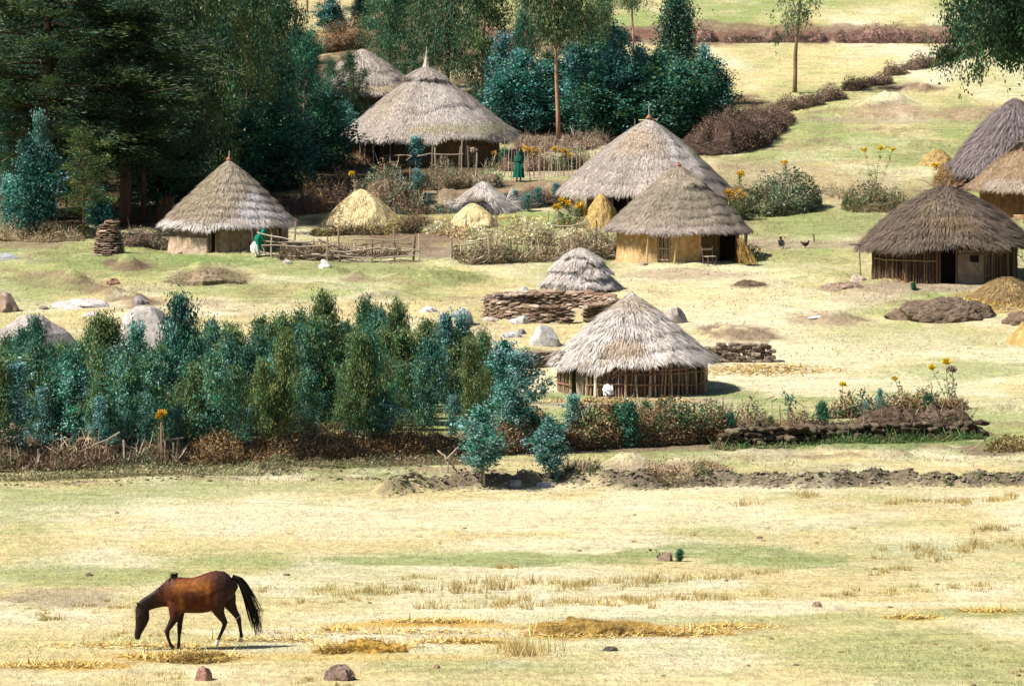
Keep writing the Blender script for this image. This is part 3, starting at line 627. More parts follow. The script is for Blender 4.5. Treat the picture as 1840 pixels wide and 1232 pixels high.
def pot(parent, z, r, stick_h, col=(.27, .12, .08), name='roof_pot'):
    mb = MB(); pr = np.array([[.62, 0], [1.0, .35], [.95, .8], [.55, 1.2], [.38, 1.4], [.46, 1.55], [.25, 1.6]]) * r
    n = 12; a = np.arange(n) / n * 2 * PI
    v = np.concatenate([np.stack([q[0] * np.cos(a), q[0] * np.sin(a), np.full(n, z + q[1])], -1) for q in pr])
    i = np.arange(len(pr) - 1)[:, None] * n; j = np.arange(n)[None, :]; k = (j + 1) % n
    mb.add(v, np.stack([i + j, i + k, i + n + k, i + n + j], -1).reshape(-1, 4), col)
    mb.build(name, M_pot, parent, True)
    if stick_h:
        mb = MB(); stick(mb, (0, 0, z), (rng.normal(0, .02), 0, z + stick_h), .03, .018, (.38, .34, .30)); mb.build('roof_stick', M_wood, parent)
def post_mesh(h, r, col=(.30, .22, .15), wob=.04, name='post'):
    mb = MB(); stick(mb, (0, 0, 0), (0, 0, h), r, r * .8, col, wob); return mb.me(name, M_wood)
A = lambda deg: math.radians(deg)     # -90 faces the camera, 180 is the left, 0 the right
def pole(parent, a, b, r, col, name='post', wob=.04):
    mb = MB(); stick(mb, a, b, r, r * .85, col, wob); return mb.build(name, M_wood, parent)
def hut(key, name, label, cat='hut', group='round thatched huts'):
    d = HUTS[key]; e = empty(name, (d['x'], d['y'], d['z']), 0, label, cat, group); return e, d
WOODC = (.30, .21, .14)

# 1 front hut: walls of upright stakes
e, d = hut('stake', 'thatched_hut', "nearest round hut, pale straw roof over a wall of upright brown stakes")
R0, ze, za = d['Rw'], d['ze'], d['za']
rf = link('roof', thatch_mesh('roof', d['Re'], ze, za, .98, GREYL, 5, 17000, 3, L=(.3, .7), wav=.16, fringe=2600, strow=500, patches=[(-1.75, .75, .35, .15, (.34, .24, .15), .7), (-1.57, .15, 3, .10, (.38, .30, .2), .6)]), e)
ring_wall('wall', R0 - .1, -.4, ze + .15, [(A(-131), A(212))], .1, M_mud, [(.16, .11, .075), (.10, .07, .05), (.20, .14, .10)], 3, .05, e)
ring_wall('door', R0 - .13, -.05, ze + .1, [(A(-144), A(-132.5))], .06, M_mud, [(.26, .20, .15), (.19, .14, .10), (.30, .24, .18)], 8, .03, e)
NST = 128; base = [post_mesh(ze + .14, .034, (1, 1, 1), .05, 'stake') for _ in range(5)]
for s_, m_ in enumerate(base):
    cl = np.array([(.34, .24, .16), (.24, .15, .10), (.40, .31, .22), (.18, .11, .08), (.30, .18, .10)][s_])
    c = np.ones((len(m_.vertices), 4), dtype=np.float32); c[:, :3] = cl; m_.color_attributes['col'].data.foreach_set('color', c.ravel())
for q in range(NST):
    a = 2 * PI * q / NST + rng.normal(0, .008)
    if A(215.5) < a % (2 * PI) < A(227.5): continue
    rr = R0 + rng.normal(0, .02)
    link('stake', base[q % 5], e, (rr * math.cos(a), rr * math.sin(a), -.12), (rng.normal(0, .035), rng.normal(0, .03), a), (rng.uniform(.7, 1.5), rng.uniform(.7, 1.5), rng.uniform(.93, 1.0)))
for hz in (.42, .86, ze - .28):
    for (a0, a1) in ((-129, -70), (-74, -20), (-24, 40), (38, 120), (118, 215)):
        a = np.linspace(A(a0), A(a1), 12); rr = R0 + .09 + rng.normal(0, .01, 12)
        mb = MB(); tube(mb, np.stack([rr * np.cos(a), rr * np.sin(a), hz + np.cumsum(rng.normal(0, .014, 12))], -1), .026, 5, (.30, .17, .11)); mb.build('binding_rail', M_wood, e)
for a in (-110, -96, -78, -62, -50, -35, -18):
    pole(e, ((R0 + .12) * math.cos(A(a)), (R0 + .12) * math.sin(A(a)), -.1), ((R0 + .02) * math.cos(A(a)), (R0 + .02) * math.sin(A(a)), ze - .08), .05, [(.42, .30, .19), (.34, .19, .10), (.28, .16, .09)][int(abs(a)) % 3])
pole(e, ((R0 + .2) * math.cos(A(-119)), (R0 + .2) * math.sin(A(-119)), -.1), ((R0 + .15) * math.cos(A(-119)), (R0 + .15) * math.sin(A(-119)), 1.0), .06, (.62, .54, .42))
mb = MB()
for q in range(46):      # broken straw and sticks hanging from the eave above the doorway
    a = A(rng.uniform(-128, -88)); r_ = R0 + rng.uniform(.0, .25); z_ = ze + rng.uniform(-.05, .15); stick(mb, (r_ * math.cos(a), r_ * math.sin(a), z_), (r_ * math.cos(a + rng.normal(0, .1)), r_ * math.sin(a) - .05, z_ - rng.uniform(.15, .6)), .012, .006, [(.44, .33, .2), (.3, .2, .12), (.6, .55, .48)][q % 3], .15, 4, 4)
mb.build('hanging_straw', M_straw, rf)
mb = MB()
for q in range(24):
    a = A(rng.choice([rng.uniform(-35, 15), rng.uniform(175, 205)])); r_ = R0 * .98; stick(mb, (r_ * math.cos(a), r_ * math.sin(a), ze + .3), ((r_ + rng.uniform(.3, .75)) * math.cos(a), (r_ + .5) * math.sin(a), ze - rng.uniform(-.05, .25)), .02, .012, [(.44, .38, .32), (.25, .2, .16)][q % 2], .08, 4, 4)
mb.build('rafter_ends', M_wood, e)

# 2 ochre hut
e, d = hut('ochre', 'thatched_hut', "hut with ochre mud wall, slatted door and red clay pot on its roof")
R0, ze, za = d['Rw'], d['ze'], d['za']
rf = link('roof', thatch_mesh('roof', d['Re'], ze, za, .79, TAN, 7, 16000, 5, Wd=(.025, .05), lift=.05, L=(.25, .5), wav=.13, fringe=2200, patches=[(-1.5, .45, .8, .25, (.24, .21, .16), .6), (-1.57, .12, 3, .14, (.40, .33, .26), .7), (-1.6, .95, 3, .07, (.36, .30, .29), .5)]), e)
link('roof_cap', thatch_mesh('roof_cap', d['Re'] * .37, za - (za - ze) * .27, za + .12, .80, TAN, 0, 2600, 15, L=(.2, .45), thick=.08, fringe=700), rf)
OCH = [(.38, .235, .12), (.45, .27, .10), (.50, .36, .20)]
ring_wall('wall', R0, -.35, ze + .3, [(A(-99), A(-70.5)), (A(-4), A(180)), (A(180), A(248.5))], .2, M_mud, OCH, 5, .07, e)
ring_wall('porch_wall', R0 - .95, -.35, ze + .5, [(A(-86), A(10))], .2, M_mud, [(.22, .14, .07), (.2, .12, .05), (.16, .1, .05)], 6, .05, e)  # darker than the ochre wall: porch shade put into the mud colour
ring_wall('wall_base', R0 + .1, -.4, .22, [(A(-96), A(-55))], .1, M_mud, [(.34, .26, .20), (.40, .30, .22), (.30, .22, .17)], 11, .05, e)
ring_wall('doorway_dark_fill', R0 - .25, -.2, ze + .1, [(A(246), A(263))], .05, M_mud, [(.03, .02, .015)] * 3, 2, .01, e)  # near-black sheet paints the unlit interior behind the door slats
mb = MB(); aa = A(249), A(260.5)
for z_ in (.12, ze - .2): tube(mb, [((R0 - .06) * math.cos(aa[0]), (R0 - .06) * math.sin(aa[0]), z_), ((R0 - .06) * math.cos(aa[1]), (R0 - .06) * math.sin(aa[1]), z_)], .03, 5, (.3, .21, .13))
dr = mb.build('door', M_wood, e)
for q in range(9):
    a = A(249.5 + q * 1.35); pole(dr, ((R0 - .04) * math.cos(a), (R0 - .04) * math.sin(a), .18), ((R0 - .04) * math.cos(a), (R0 - .04) * math.sin(a), ze - .15), .035, (.34, .24, .15), 'door_slat')
for z_ in (.3, .85):
    a, b_ = A(249), A(260.5); pole(dr, (R0 * math.cos(a), R0 * math.sin(a), z_), (R0 * math.cos(b_), R0 * math.sin(b_), z_ - .02), .035, (.44, .33, .22), 'door_rail')
for a, lean in ((242, .05), (266.5, .12), (-14, 0), (3, .05)):
    pole(e, ((R0 + .3) * math.cos(A(a)) - lean, (R0 + .3) * math.sin(A(a)), -.2), ((R0 + .35) * math.cos(A(a)) + lean, (R0 + .35) * math.sin(A(a)), ze + .1), .05, (.42, .31, .17))
pot(rf, za + .03, .15, .0)
# reed bundle leaning at the right wall
q0 = P(1345, 476); mb = MB()
top = np.array([d['x'] + R0 * .93, q0[1] - .2, d['z'] + ze - .15])
for q in range(260):
    j = rng.normal(0, .09, 3); bb = q0 + np.array([rng.normal(0, .22), rng.normal(0, .16), 0])
    L_ = rng.uniform(.2, 1); t0 = rng.uniform(0, .5); a = bb + (top + j - bb) * t0; b_ = bb + (top + j - bb) * min(1, t0 + L_ * .6); stick(mb, a, b_, .018, .008, [(.52, .33, .10), (.44, .27, .08), (.58, .42, .18), (.3, .18, .07)][q % 4], .06, 3, 3)
tag(mb.build('reed_bundle', M_straw), "golden bundle of reeds leaning on the right side of the ochre hut", "reed bundle")

# 3 big hut behind
e, d = hut('behind', 'thatched_hut', "broad hut directly behind the ochre one, clay pot and upright stick on its roof")
R0, ze, za = d['Rw'], d['ze'], d['za']
rf = link('roof', thatch_mesh('roof', d['Re'], ze, za, .81, GREY, 6, 19000, 7, wav=.16, L=(.3, .6), Wd=(.03, .06), lift=.05, fringe=2600, patches=[(-1.9, .25, .8, .2, (.40, .30, .21), .7), (-.9, .45, .4, .3, (.54, .49, .48), .8), (-1.5, .38, .35, .1, (.30, .24, .18), .6)]), e)
ring_wall('wall', R0, -.6, ze + .3, [(A(-80), A(180)), (A(180), A(232))], .2, M_mud, [(.16, .11, .07), (.20, .14, .09), (.12, .09, .06)], 6, .05, e)
ring_wall('doorway_dark_fill', R0 - .35, -.4, ze + .2, [(A(230), A(282))], .05, M_mud, [(.03, .02, .015)] * 3, 2, .01, e)  # shade inside the open front painted as a near-black sheet
for a in (236, 250, 276): pole(e, ((R0 + .3) * math.cos(A(a)), (R0 + .3) * math.sin(A(a)), -.3), ((R0 + .3) * math.cos(A(a)), (R0 + .3) * math.sin(A(a)), ze + .2), .06, (.2, .15, .1))
pot(rf, za - .04, .17, .95); pole(rf, (-.55, 0, za - .06), (.45, .1, za - .02), .03, (.5, .42, .3), 'pot_bar')
pole(rf, (-.75, -.2, za - .5), (-.75, -.2, za + .02), .025, (.2, .2, .14), 'roof_stick')

# 4 far hut with the spire
e, d = hut('far', 'thatched_hut', "large hut with a thin straw spire, in front of the huge drooping eucalyptus")
R0, ze, za = d['Rw'], d['ze'], d['za']
rf = link('roof', thatch_mesh('roof', d['Re'], ze, za - .1, .86, GREY, 2, 20000, 9, wav=.30, step=.07, L=(.3, .6), Wd=(.03, .06), lift=.05, fringe=2600, patches=[(-1.0, .85, .8, .06, (.34, .31, .17), .6), (-2.4, .5, .4, .3, (.38, .31, .22), .5), (-1.1, .5, .6, .25, (.50, .45, .43), .6)]), e)
link('roof_cap', thatch_mesh('roof_cap', d['Re'] * .24, za - (za - ze) * .16, za + .02, .78, GREY, 0, 2600, 19, L=(.2, .45), thick=.1, fringe=700), rf)
mb = MB(); tube(mb, [(0, 0, za - .2), (0, 0, za + .25), (.02, 0, za + .6), (.03, 0, za + 1.15)], [.26, .13, .06, .012], 8, (.46, .40, .34)); mb.build('straw_spire', M_thatch, rf)
ring_wall('wall', R0, -.8, ze + .35, [(A(-90), A(90)), (A(90), A(225)), (A(232), A(270))], .2, M_mud, [(.17, .11, .06), (.14, .09, .05), (.10, .07, .04)], 7, .05, e)
ring_wall('doorway_dark_fill', R0 - .4, -.4, ze + .2, [(A(222), A(236))], .05, M_mud, [(.02, .015, .01)] * 3, 2, .01, e)  # interior darkness painted on a sheet behind the door gap
for a in (223, 216, 245, 262, 300): pole(e, ((R0 + .4) * math.cos(A(a)), (R0 + .4) * math.sin(A(a)), -.3), ((R0 + .4) * math.cos(A(a)), (R0 + .4) * math.sin(A(a)), ze + .15), .055, (.36, .30, .24))

# 5 hidden hut behind it
e, d = hut('hidden', 'thatched_hut', "hut roof half hidden by trees, up the slope behind the roof with the spire")
rf = link('roof', thatch_mesh('roof', d['Re'], d['ze'], d['za'], .80, GREY, 4, 9000, 12, Wd=(.03, .07), L=(.3, .6), patches=[(-1, .85, 1.5, .12, (.36, .28, .18), .8)]), e)
ring_wall('wall', d['Rw'], -.6, d['ze'] + .3, [(0, 2 * PI)], .2, M_mud, [(.14, .10, .07)] * 3, 8, .05, e)

# 6 left hut
e, d = hut('left', 'thatched_hut', "hut with cracked grey-brown mud wall, left of the stick fence, below the dark wood")
R0, ze, za = d['Rw'], d['ze'], d['za']
rf = link('roof', thatch_mesh('roof', d['Re'], ze, za, .90, TAN, 8, 16000, 6, wav=.16, lift=.07, fringe=2600, step=.06, L=(.3, .6),
     patches=[(-.9, .75, .65, .3, (.56, .52, .53), .85), (-2.2, .97, .9, .07, (.62, .57, .55), .9), (-2.1, .5, .7, .4, (.30, .25, .16), .6)]), e)
MUDL = [(.28, .19, .14), (.18, .12, .08), (.34, .23, .15)]
ring_wall('wall', R0, -.3, ze + .3, [(A(-98), A(-30)), (A(-25), A(180)), (A(180), A(256))], .22, M_mud, MUDL, 9, .10, e)
ring_wall('plaster_skirt', R0 + .09, -.3, ze * .55, [(A(184), A(254))], .12, M_mud, [(.40, .32, .26), (.44, .33, .25), (.36, .24, .16)], 12, .08, e)
ring_wall('doorway_dark_fill', R0 - .25, -.2, ze + .1, [(A(252), A(264))], .05, M_mud, [(.03, .02, .015)] * 3, 2, .01, e)  # near-black sheet stands in for the dark inside the doorway
for a in (253, 262, 274, 283): pole(e, ((R0 + .08) * math.cos(A(a)), (R0 + .08) * math.sin(A(a)), -.2), ((R0 + .03) * math.cos(A(a)), (R0 + .03) * math.sin(A(a)), ze * .8 + .1), .06, (.24, .16, .11))
for a in (293, 300, 306, 313, 322): pole(e, ((R0 + .35) * math.cos(A(a)), (R0 + .35) * math.sin(A(a)), -.2), ((R0 + .3) * math.cos(A(a)), (R0 + .3) * math.sin(A(a)), ze + .2), .04, (.46, .38, .30))
pot(rf, za - .06, .13, .5, (.30, .12, .08))

# 7 dark hut at the right
e, d = hut('dark', 'thatched_hut', "low dark hut with shaggy brown-black thatch above the long dark dung mound")
R0, ze, za = d['Rw'], d['ze'], d['za']
rf = link('roof', thatch_mesh('roof', d['Re'], ze, za - .15, .67, DGREY, 6, 17000, 14, wav=.28, lift=.16, fringe=3000, L=(.35, .8), Wd=(.03, .06), strow=900,
     patches=[(-1.3, .55, .7, .14, (.27, .18, .09), .4), (-2.0, .35, .3, .2, (.27, .22, .14), .4), (-.95, .5, .3, .2, (.28, .22, .20), .5)]), e)
mb = MB()
for q in range(60):
    j = rng.normal(0, .14, 2); stick(mb, (j[0], j[1], za - .3), (j[0] * 3.2, j[1] * 3.2, za + .06 + rng.uniform(-.35, .15)), .02, .01, [(.24, .15, .09), (.3, .2, .12), (.15, .1, .07)][q % 3], .1, 3, 3)
mb.build('roof_tuft', M_straw, rf)
DW = [(.09, .062, .042), (.06, .04, .028), (.11, .07, .045)]
ring_wall('wall', R0, -.3, ze + .4, [(A(-80), A(-25)), (A(-18), A(170)), (A(170), A(261))], .2, M_mud, DW, 14, .06, e)
ring_wall('mud_panel', R0 + .04, -.2, ze * .92, [(A(-90) + .05, A(-60))], .08, M_mud, [(.25, .18, .14), (.20, .145, .11), (.28, .20, .16)], 15, .07, e)
ring_wall('doorway_dark_fill', R0 - .5, -.2, ze + .2, [(A(258), A(284))], .05, M_mud, [(.015, .01, .01)] * 3, 2, .01, e)  # black sheet paints the gloom within the entrance
for q in range(64):
    a = A(196 + q * 2.3)
    if A(261) < a < A(273) or A(276) < a < A(296): continue
    pole(e, ((R0 + .07) * math.cos(a), (R0 + .07) * math.sin(a), -.25), ((R0 + .05) * math.cos(a), (R0 + .05) * math.sin(a), ze + .3), rng.uniform(.03, .06), [(.15, .095, .055), (.10, .065, .045), (.08, .052, .04), (.2, .13, .07)][q % 4], 'stake')
for (a0, a1, z_) in ((196, 258, ze * .62), (274, 300, .35), (274, 300, ze * .8)):
    a = np.linspace(A(a0), A(a1), 9); mb = MB(); tube(mb, np.stack([(R0 + .14) * np.cos(a), (R0 + .14) * np.sin(a), z_ + rng.normal(0, .015, 9)], -1), .028, 5, (.26, .17, .1)); mb.build('binding_rail', M_wood, e)
mb = MB()   # small dark window in the mud panel
a = A(-72.5); box(mb, ((R0 + .1) * math.cos(a), (R0 + .1) * math.sin(a), ze * .70), (.42, .06, .36), (.012, .01, .01), .02, a + PI / 2); mb.build('window', M_wood, e)
pole(e, (-d['Re'] * .98, -.6, -.3), (-d['Re'] * 1.0, -.6, ze), .035, (.2, .15, .1))
pole(e, (-d['Re'] * .7, -.6, ze + .1), (-d['Re'] * 1.12, -.6, ze - .02), .04, (.14, .1, .08), 'rafter_end')

# 8, 9 upper right
e, d = hut('grey', 'thatched_hut', "ragged purple-grey thatched hut right under the overhanging leafy tree")
rf = link('roof', thatch_mesh('roof', d['Re'], d['ze'], d['za'], .78, DPUR, 4, 13000, 17, wav=.5, lift=.18, fringe=2600, L=(.4, 1.0), Wd=(.03, .06), strow=700), e)
ring_wall('wall', d['Rw'], -.4, d['ze'] + .5, [(0, 2 * PI)], .2, M_mud, [(.10, .07, .05), (.05, .04, .03), (.12, .08, .06)], 18, .05, e)
for a in range(190, 300, 8): pole(e, ((d['Rw'] + .5) * math.cos(A(a)), (d['Rw'] + .5) * math.sin(A(a)), -.2), ((d['Rw'] + .4) * math.cos(A(a)), (d['Rw'] + .4) * math.sin(A(a)), d['ze'] + .5), .05, (.25, .18, .13))
e, d = hut('brown', 'thatched_hut', "brown-thatched hut cut by the right edge, between the dark and the ragged grey huts")
rf = link('roof', thatch_mesh('roof', d['Re'], d['ze'], d['za'], .95, BRN, 3, 13000, 18, L=(.25, .5), lift=.04, Wd=(.025, .05), patches=[(-1.9, .9, .6, .1, (.44, .38, .33), .6)]), e)
ring_wall('wall', d['Rw'], -.4, d['ze'] + .3, [(0, 2 * PI)], .2, M_mud, [(.22, .11, .05), (.16, .08, .04), (.2, .1, .05)], 19, .05, e)
mb = MB(); box(mb, (-.3, -d['Rw'] - .25, .14), (2.2, .3, .25), (.42, .27, .15), .03); mb.build('wall_bench', M_mud, e)

# 10-12 roofs behind and before the grove
e, d = hut('tiny', 'thatched_shelter', "little brown thatched shelter with a twig on top, in the hedge at the left edge", 'shelter', None)
rf = link('roof', thatch_mesh('roof', d['Re'], d['ze'], d['za'], .80, [(.30, .22, .17), (.22, .15, .10), (.38, .28, .18), (.16, .10, .07)], 3, 6000, 31, wav=.08, lift=.06, L=(.15, .35), Wd=(.015, .03), patches=[(-.7, .4, .4, .4, (.36, .18, .06), .7), (-2.3, .2, .5, .2, (.5, .42, .33), .8)]), e)
ring_wall('wall', d['Rw'], -.2, d['ze'] + .1, [(0, 2 * PI)], .08, M_mud, [(.10, .07, .05)] * 3, 32, .03, e)
mb = MB(); stick(mb, (0, 0, d['za'] - .1), (-.12, 0, d['za'] + .28), .03, .015, (.5, .46, .32)); mb.build('roof_stick', M_wood, rf)

# granary
e, d = hut('granary', 'granary', "small dome-roofed grain store on short stilts behind the ring of stacked dung cakes", 'granary', None)
rf = link('roof', thatch_mesh('roof', d['Re'], d['ze'], d['za'], .56, GREYL, 3, 12000, 35, wav=.12, step=.16, lift=.12, fringe=2000, L=(.25, .5), Wd=(.025, .05), patches=[(-1.4, .42, .8, .06, (.2, .15, .12), .7)]), e)
ring_wall('basket_wall', d['Rw'] * .85, .22, d['ze'] + .4, [(0, 2 * PI)], .08, M_mud, [(.44, .36, .2), (.4, .32, .18), (.3, .22, .14)], 36, .03, e)
for q in range(12):
    a = A(q * 30 + 8); pole(e, (d['Re'] * .86 * math.cos(a), d['Re'] * .86 * math.sin(a), -.3), (d['Re'] * .88 * math.cos(a), d['Re'] * .88 * math.sin(a), d['ze'] + .3), .04, (.26, .2, .15), 'stilt')
mb = MB()
for q in range(10):
    a = rng.uniform(0, 2 * PI); rr = d['Rw'] * .8
    stick(mb, (-rr, -rr + q * rr * .22, .2), (rr, -rr + q * rr * .22, .2), .04, .03, (.24, .18, .13))
mb.build('platform', M_wood, e)

# haystacks
def stack(name, label, cat, cx, bp, hw, ap, pal, p, n, seed, group=None, **k):
    q = P(cx, bp); s = S(q[1]); R = hw / s; Yc = q[1] + R * .9; c = W(cx, bp, Yc); z0 = gz(c[0], Yc)
    za = W(cx, ap, Yc)[2] - z0; me_ = thatch_mesh(name, R, k.pop('zb', -.12), za, p, pal, k.pop('nc', 0), n, seed, M_straw, thick=k.pop('thick', .3), **k)
    o = link(name, me_, None, (c[0], Yc, z0)); return tag(o, label, cat, group)
hk = dict(L=(.2, .45), Wd=(.02, .05), lift=.07, fringe=900, wav=.1)
o = stack('haystack', "large pale yellow haystack behind the stick fence, with poles laid over it", 'haystack', 650, 408, 72, 340, YEL, .72, 9000, 41, 'haystacks in the yard', **hk)
o = stack('haystack', "low pale yellow haystack in mid-yard, in front of the grey thatch bundle", 'haystack', 850, 408, 42, 366, YEL, .62, 6000, 42, 'haystacks in the yard', **hk)
o = stack('haystack', "pointed golden haystack under the eave of the broad hut behind the ochre one", 'haystack', 1080, 408, 38, 347, YELO, .76, 5000, 43, 'haystacks in the yard', **hk)
o = stack('haystack', "golden haystack cut by the right edge, beside the long dark dung mound", 'haystack', 1862, 622, 60, 560, YELO, .85, 6000, 44, None, **hk)
o = stack('haystack', "small orange heap of straw left of the ragged grey hut", 'haystack', 1684, 300, 34, 268, [(.50, .32, .12), (.56, .42, .2), (.40, .25, .08)], .6, 3500, 45, None, L=(.15, .4), Wd=(.02, .05), lift=.2, fringe=300, wav=.1)
o = stack('thatch_bundle', "grey bundle of roofing grass tied at the top, standing behind the low haystack", 'thatch bundle', 868, 384, 49, 326, GREYL, .82, 7000, 46, None, zb=.1, L=(.5, 1.0), Wd=(.02, .04), lift=.15, fringe=1500, wav=.35, thick=.08)
o = stack('haystack', "low golden-brown litter heap before the wall of the dark hut at the right edge", 'straw heap', 1810, 545, 75, 498, [(.36, .25, .10), (.28, .19, .09), (.45, .33, .15), (.2, .13, .07)], .6, 6000, 47, None, L=(.15, .5), Wd=(.02, .05), lift=.25, fringe=300, wav=.1)
# ------------------------------------------------------------------ trees and shrubs
def gen_tree(h, tr, clear, nbr, brl, shape, el, droop, nleaf, L, Wl, pal, seed=0, lean=(0, 0), sig=.16, bundle='droop', leader=.15, bark=(.20, .15, .11), stems=1, pt=1.0, clus=7, hi=None):
    """returns trunk mesh, crown mesh; shape(t) gives the branch reach at crown height t in 0..1"""
    global rng
    keep = rng; rng = np.random.default_rng(1000 + seed)
    mt = MB(); mc = MB(); cc = []; cs = []; cd = []
    for sidx in range(stems):
        off = np.array([rng.normal(0, .12), rng.normal(0, .12), 0]) * (stems > 1) * h * .35
        hs = h * (1 if sidx == 0 else rng.uniform(.55, .95))
        n = 9; t = np.linspace(0, 1, n)[:, None]
        path = np.hstack([t * 0, t * 0, t * hs]) + np.array([lean[0], lean[1], 0]) * h * t ** 1.6 + np.cumsum(rng.normal(0, .010 * h, (n, 3)), 0) * np.array([1, 1, 0]) * t
        path = path + off * (.35 + .65 * t); path[0, 2] = -.25
        tube(mt, path, tr * (1 - .86 * t[:, 0]) * (hs / h), 6, np.asarray(bark) * (1 + .2 * rng.normal(0, 1, (n, 1))))
        nb = max(3, int(nbr / stems))
        for b_ in range(nb):
            u = clear + (1 - clear) * ((b_ + rng.random()) / nb) ** pt
            p0 = np.array([np.interp(u, t[:, 0], path[:, k_]) for k_ in range(3)])
            az = b_ * 2.399 + rng.uniform(-.5, .5); uc = (u - clear) / (1 - clear)
            Lb = brl * shape(uc) * (.35 + 1.05 * rng.random() ** 1.2) * (1 if stems == 1 else .7)
            e_ = el * (1 - .2 * uc) + rng.normal(0, .15); s_ = np.linspace(0, 1, 6)[:, None]
            d0 = np.array([math.cos(az) * math.cos(e_), math.sin(az) * math.cos(e_), math.sin(e_)])
            br = p0 + d0 * Lb * s_ + np.array([0, 0, -droop * Lb]) * s_ ** 2 + np.cumsum(rng.normal(0, .03 * Lb, (6, 3)), 0) * s_
            if Lb > .25: tube(mt, br, np.linspace(tr * .32 * (1 - .6 * u) + .004, .005, 6), 4, np.asarray(bark) * .9, False)
            for c_ in range(clus):
                q = rng.uniform(.25, 1.03); pc = np.array([np.interp(q, s_[:, 0], br[:, k_]) for k_ in range(3)])
                cc.append(pc + rng.normal(0, sig * .5, 3)); cs.append(sig * rng.uniform(.6, 1.3)); cd.append(d0)
        for c_ in range(int(3 + leader * 30)):
            q = rng.uniform(1 - leader, 1.0); cc.append(np.array([np.interp(q, t[:, 0], path[:, k_]) for k_ in range(3)]) + rng.normal(0, sig * .3, 3)); cs.append(sig * .45); cd.append(np.array([0, 0, 1.0]))
    cc = np.array(cc); cs = np.array(cs); cd = np.array(cd)
    k = rng.integers(0, len(cc), nleaf)
    g = rng.normal(size=(nleaf, 3)) * cs[k][:, None] * .7
    if bundle == 'flat': g[:, 2] *= .35
    if bundle == 'droop': g[:, 2] = g[:, 2] * 1.5 - np.abs(rng.normal(0, .35, nleaf)) * cs[k]
    c = cc[k] + g
    if bundle == 'droop': d = unit(np.stack([rng.normal(0, .38, nleaf), rng.normal(0, .38, nleaf), -np.ones(nleaf) + rng.normal(0, .35, nleaf)], -1))
    elif bundle == 'up': d = unit(cd[k] * .5 + rng.normal(0, .75, (nleaf, 3)) + np.array([0, 0, .35]))
    elif bundle == 'flat': d = unit(cd[k] * 1.0 + rng.normal(0, .5, (nleaf, 3)) * np.array([1, 1, .35]) + np.array([0, 0, -.1]))
    else: d = unit(rng.normal(size=(nleaf, 3)))
    clc = pick(pal, len(cc), .10)
    if hi is not None:
        w = (rng.random(len(cc)) < .33)[:, None]; clc = np.where(w, np.asarray(hi) * rng.uniform(.8, 1.2, (len(cc), 1)), clc)  # some leaf clusters painted lighter to stand for sunlit highlights
    col = clc[k] * (1 + rng.normal(0, .24, (nleaf, 1))).clip(.35, 2.0)
    leaves(mc, c, d, rng.uniform(.65, 1.25, nleaf) * L, rng.uniform(.7, 1.2, nleaf) * Wl, col)
    rng = keep
    return mt.me('trunk', M_bark, True), mc.me('crown', M_leaf, False)
TEAL = [(0.029, 0.189, 0.117), (0.02, 0.129, 0.082), (0.054, 0.265, 0.185), (0.018, 0.106, 0.062)]
BLUE = [(0.0978, 0.2702, 0.253), (0.0517, 0.1782, 0.1552), (0.1725, 0.368, 0.3565), (0.0345, 0.1265, 0.0978)]
GRN = [(0.0672, 0.161, 0.063), (0.042, 0.1148, 0.0532), (0.112, 0.21, 0.07), (0.028, 0.084, 0.0462)]
OLV = [(0.1035, 0.161, 0.046), (0.069, 0.1265, 0.046), (0.138, 0.184, 0.0575), (0.046, 0.092, 0.0345)]
DRK = [(0.0216, 0.0576, 0.0264), (0.0336, 0.078, 0.0312), (0.0144, 0.042, 0.0264), (0.048, 0.084, 0.036)]
DTL = [(0.016, 0.082, 0.053), (0.024, 0.116, 0.074), (0.011, 0.059, 0.04), (0.036, 0.149, 0.095)]
cone_ = lambda u: (1 - u) ** .75 * .92 + .06
colm = lambda u: min(1, .5 + 1.3 * u) * (1 - u) ** .85 * 1.05 + .05
oval = lambda u: math.sin(PI * min(1, .12 + .86 * u)) ** .7
crownf = lambda u: (math.sin(PI * min(1, .2 + .75 * u)) ** .6)
V = {}
for q in range(5):
    V['sap', q] = gen_tree(4.4, .035, [.16, .05, .22, .04, .12][q], 36, 1.5, colm, .80, .42, 6600, .17, .042, [GRN + TEAL[:2] + OLV[:1], TEAL[:2] + GRN, OLV + GRN, GRN + OLV[:2] + TEAL[:1], DTL + TEAL[:2] + GRN[:1]][q], 10 + q, (rng.normal(0, .03), 0), .19, 'droop', .30, (.24, .18, .13), hi=[(.13, .20, .08), (.14, .29, .24), (.17, .21, .07), (.13, .19, .07), (.10, .24, .19)][q])
for q in range(3):
    V['juv', q] = gen_tree(2.6, .025, .03, 30, 1.0, cone_, .85, .02, 3400, .095, .06, [BLUE + TEAL, TEAL + BLUE[:1], BLUE][q], 30 + q, (0, 0), .14, 'up', .2, (.3, .24, .2), hi=(.22, .39, .39))
V['clump', 0] = gen_tree(2.6, .03, .14, 50, .95, oval, .9, .0, 5200, .10, .06, BLUE + TEAL, 36, (0, 0), .15, 'up', .2, (.36, .3, .25), stems=5, hi=(.24, .42, .42))
V['clump', 1] = gen_tree(3.0, .04, .05, 80, 1.0, oval, .8, .0, 7000, .12, .075, TEAL + DTL, 37, (0, 0), .18, 'up', .2, (.2, .15, .1), stems=4, hi=(.10, .26, .27))
for q in range(4):
    V['euc', q] = gen_tree(12, .20, .08, 44, 3.3, oval, .7, .30, 16000, .21, .085, [DTL + GRN, GRN + DTL + OLV[:1], DTL + TEAL[1:], DRK + GRN][q], 50 + q, (rng.normal(0, .03), 0), .40, 'droop', .15, (.26, .18, .13), clus=6, hi=[(.07, .16, .08), (.12, .17, .06), (.06, .17, .13), (.06, .11, .04)][q])
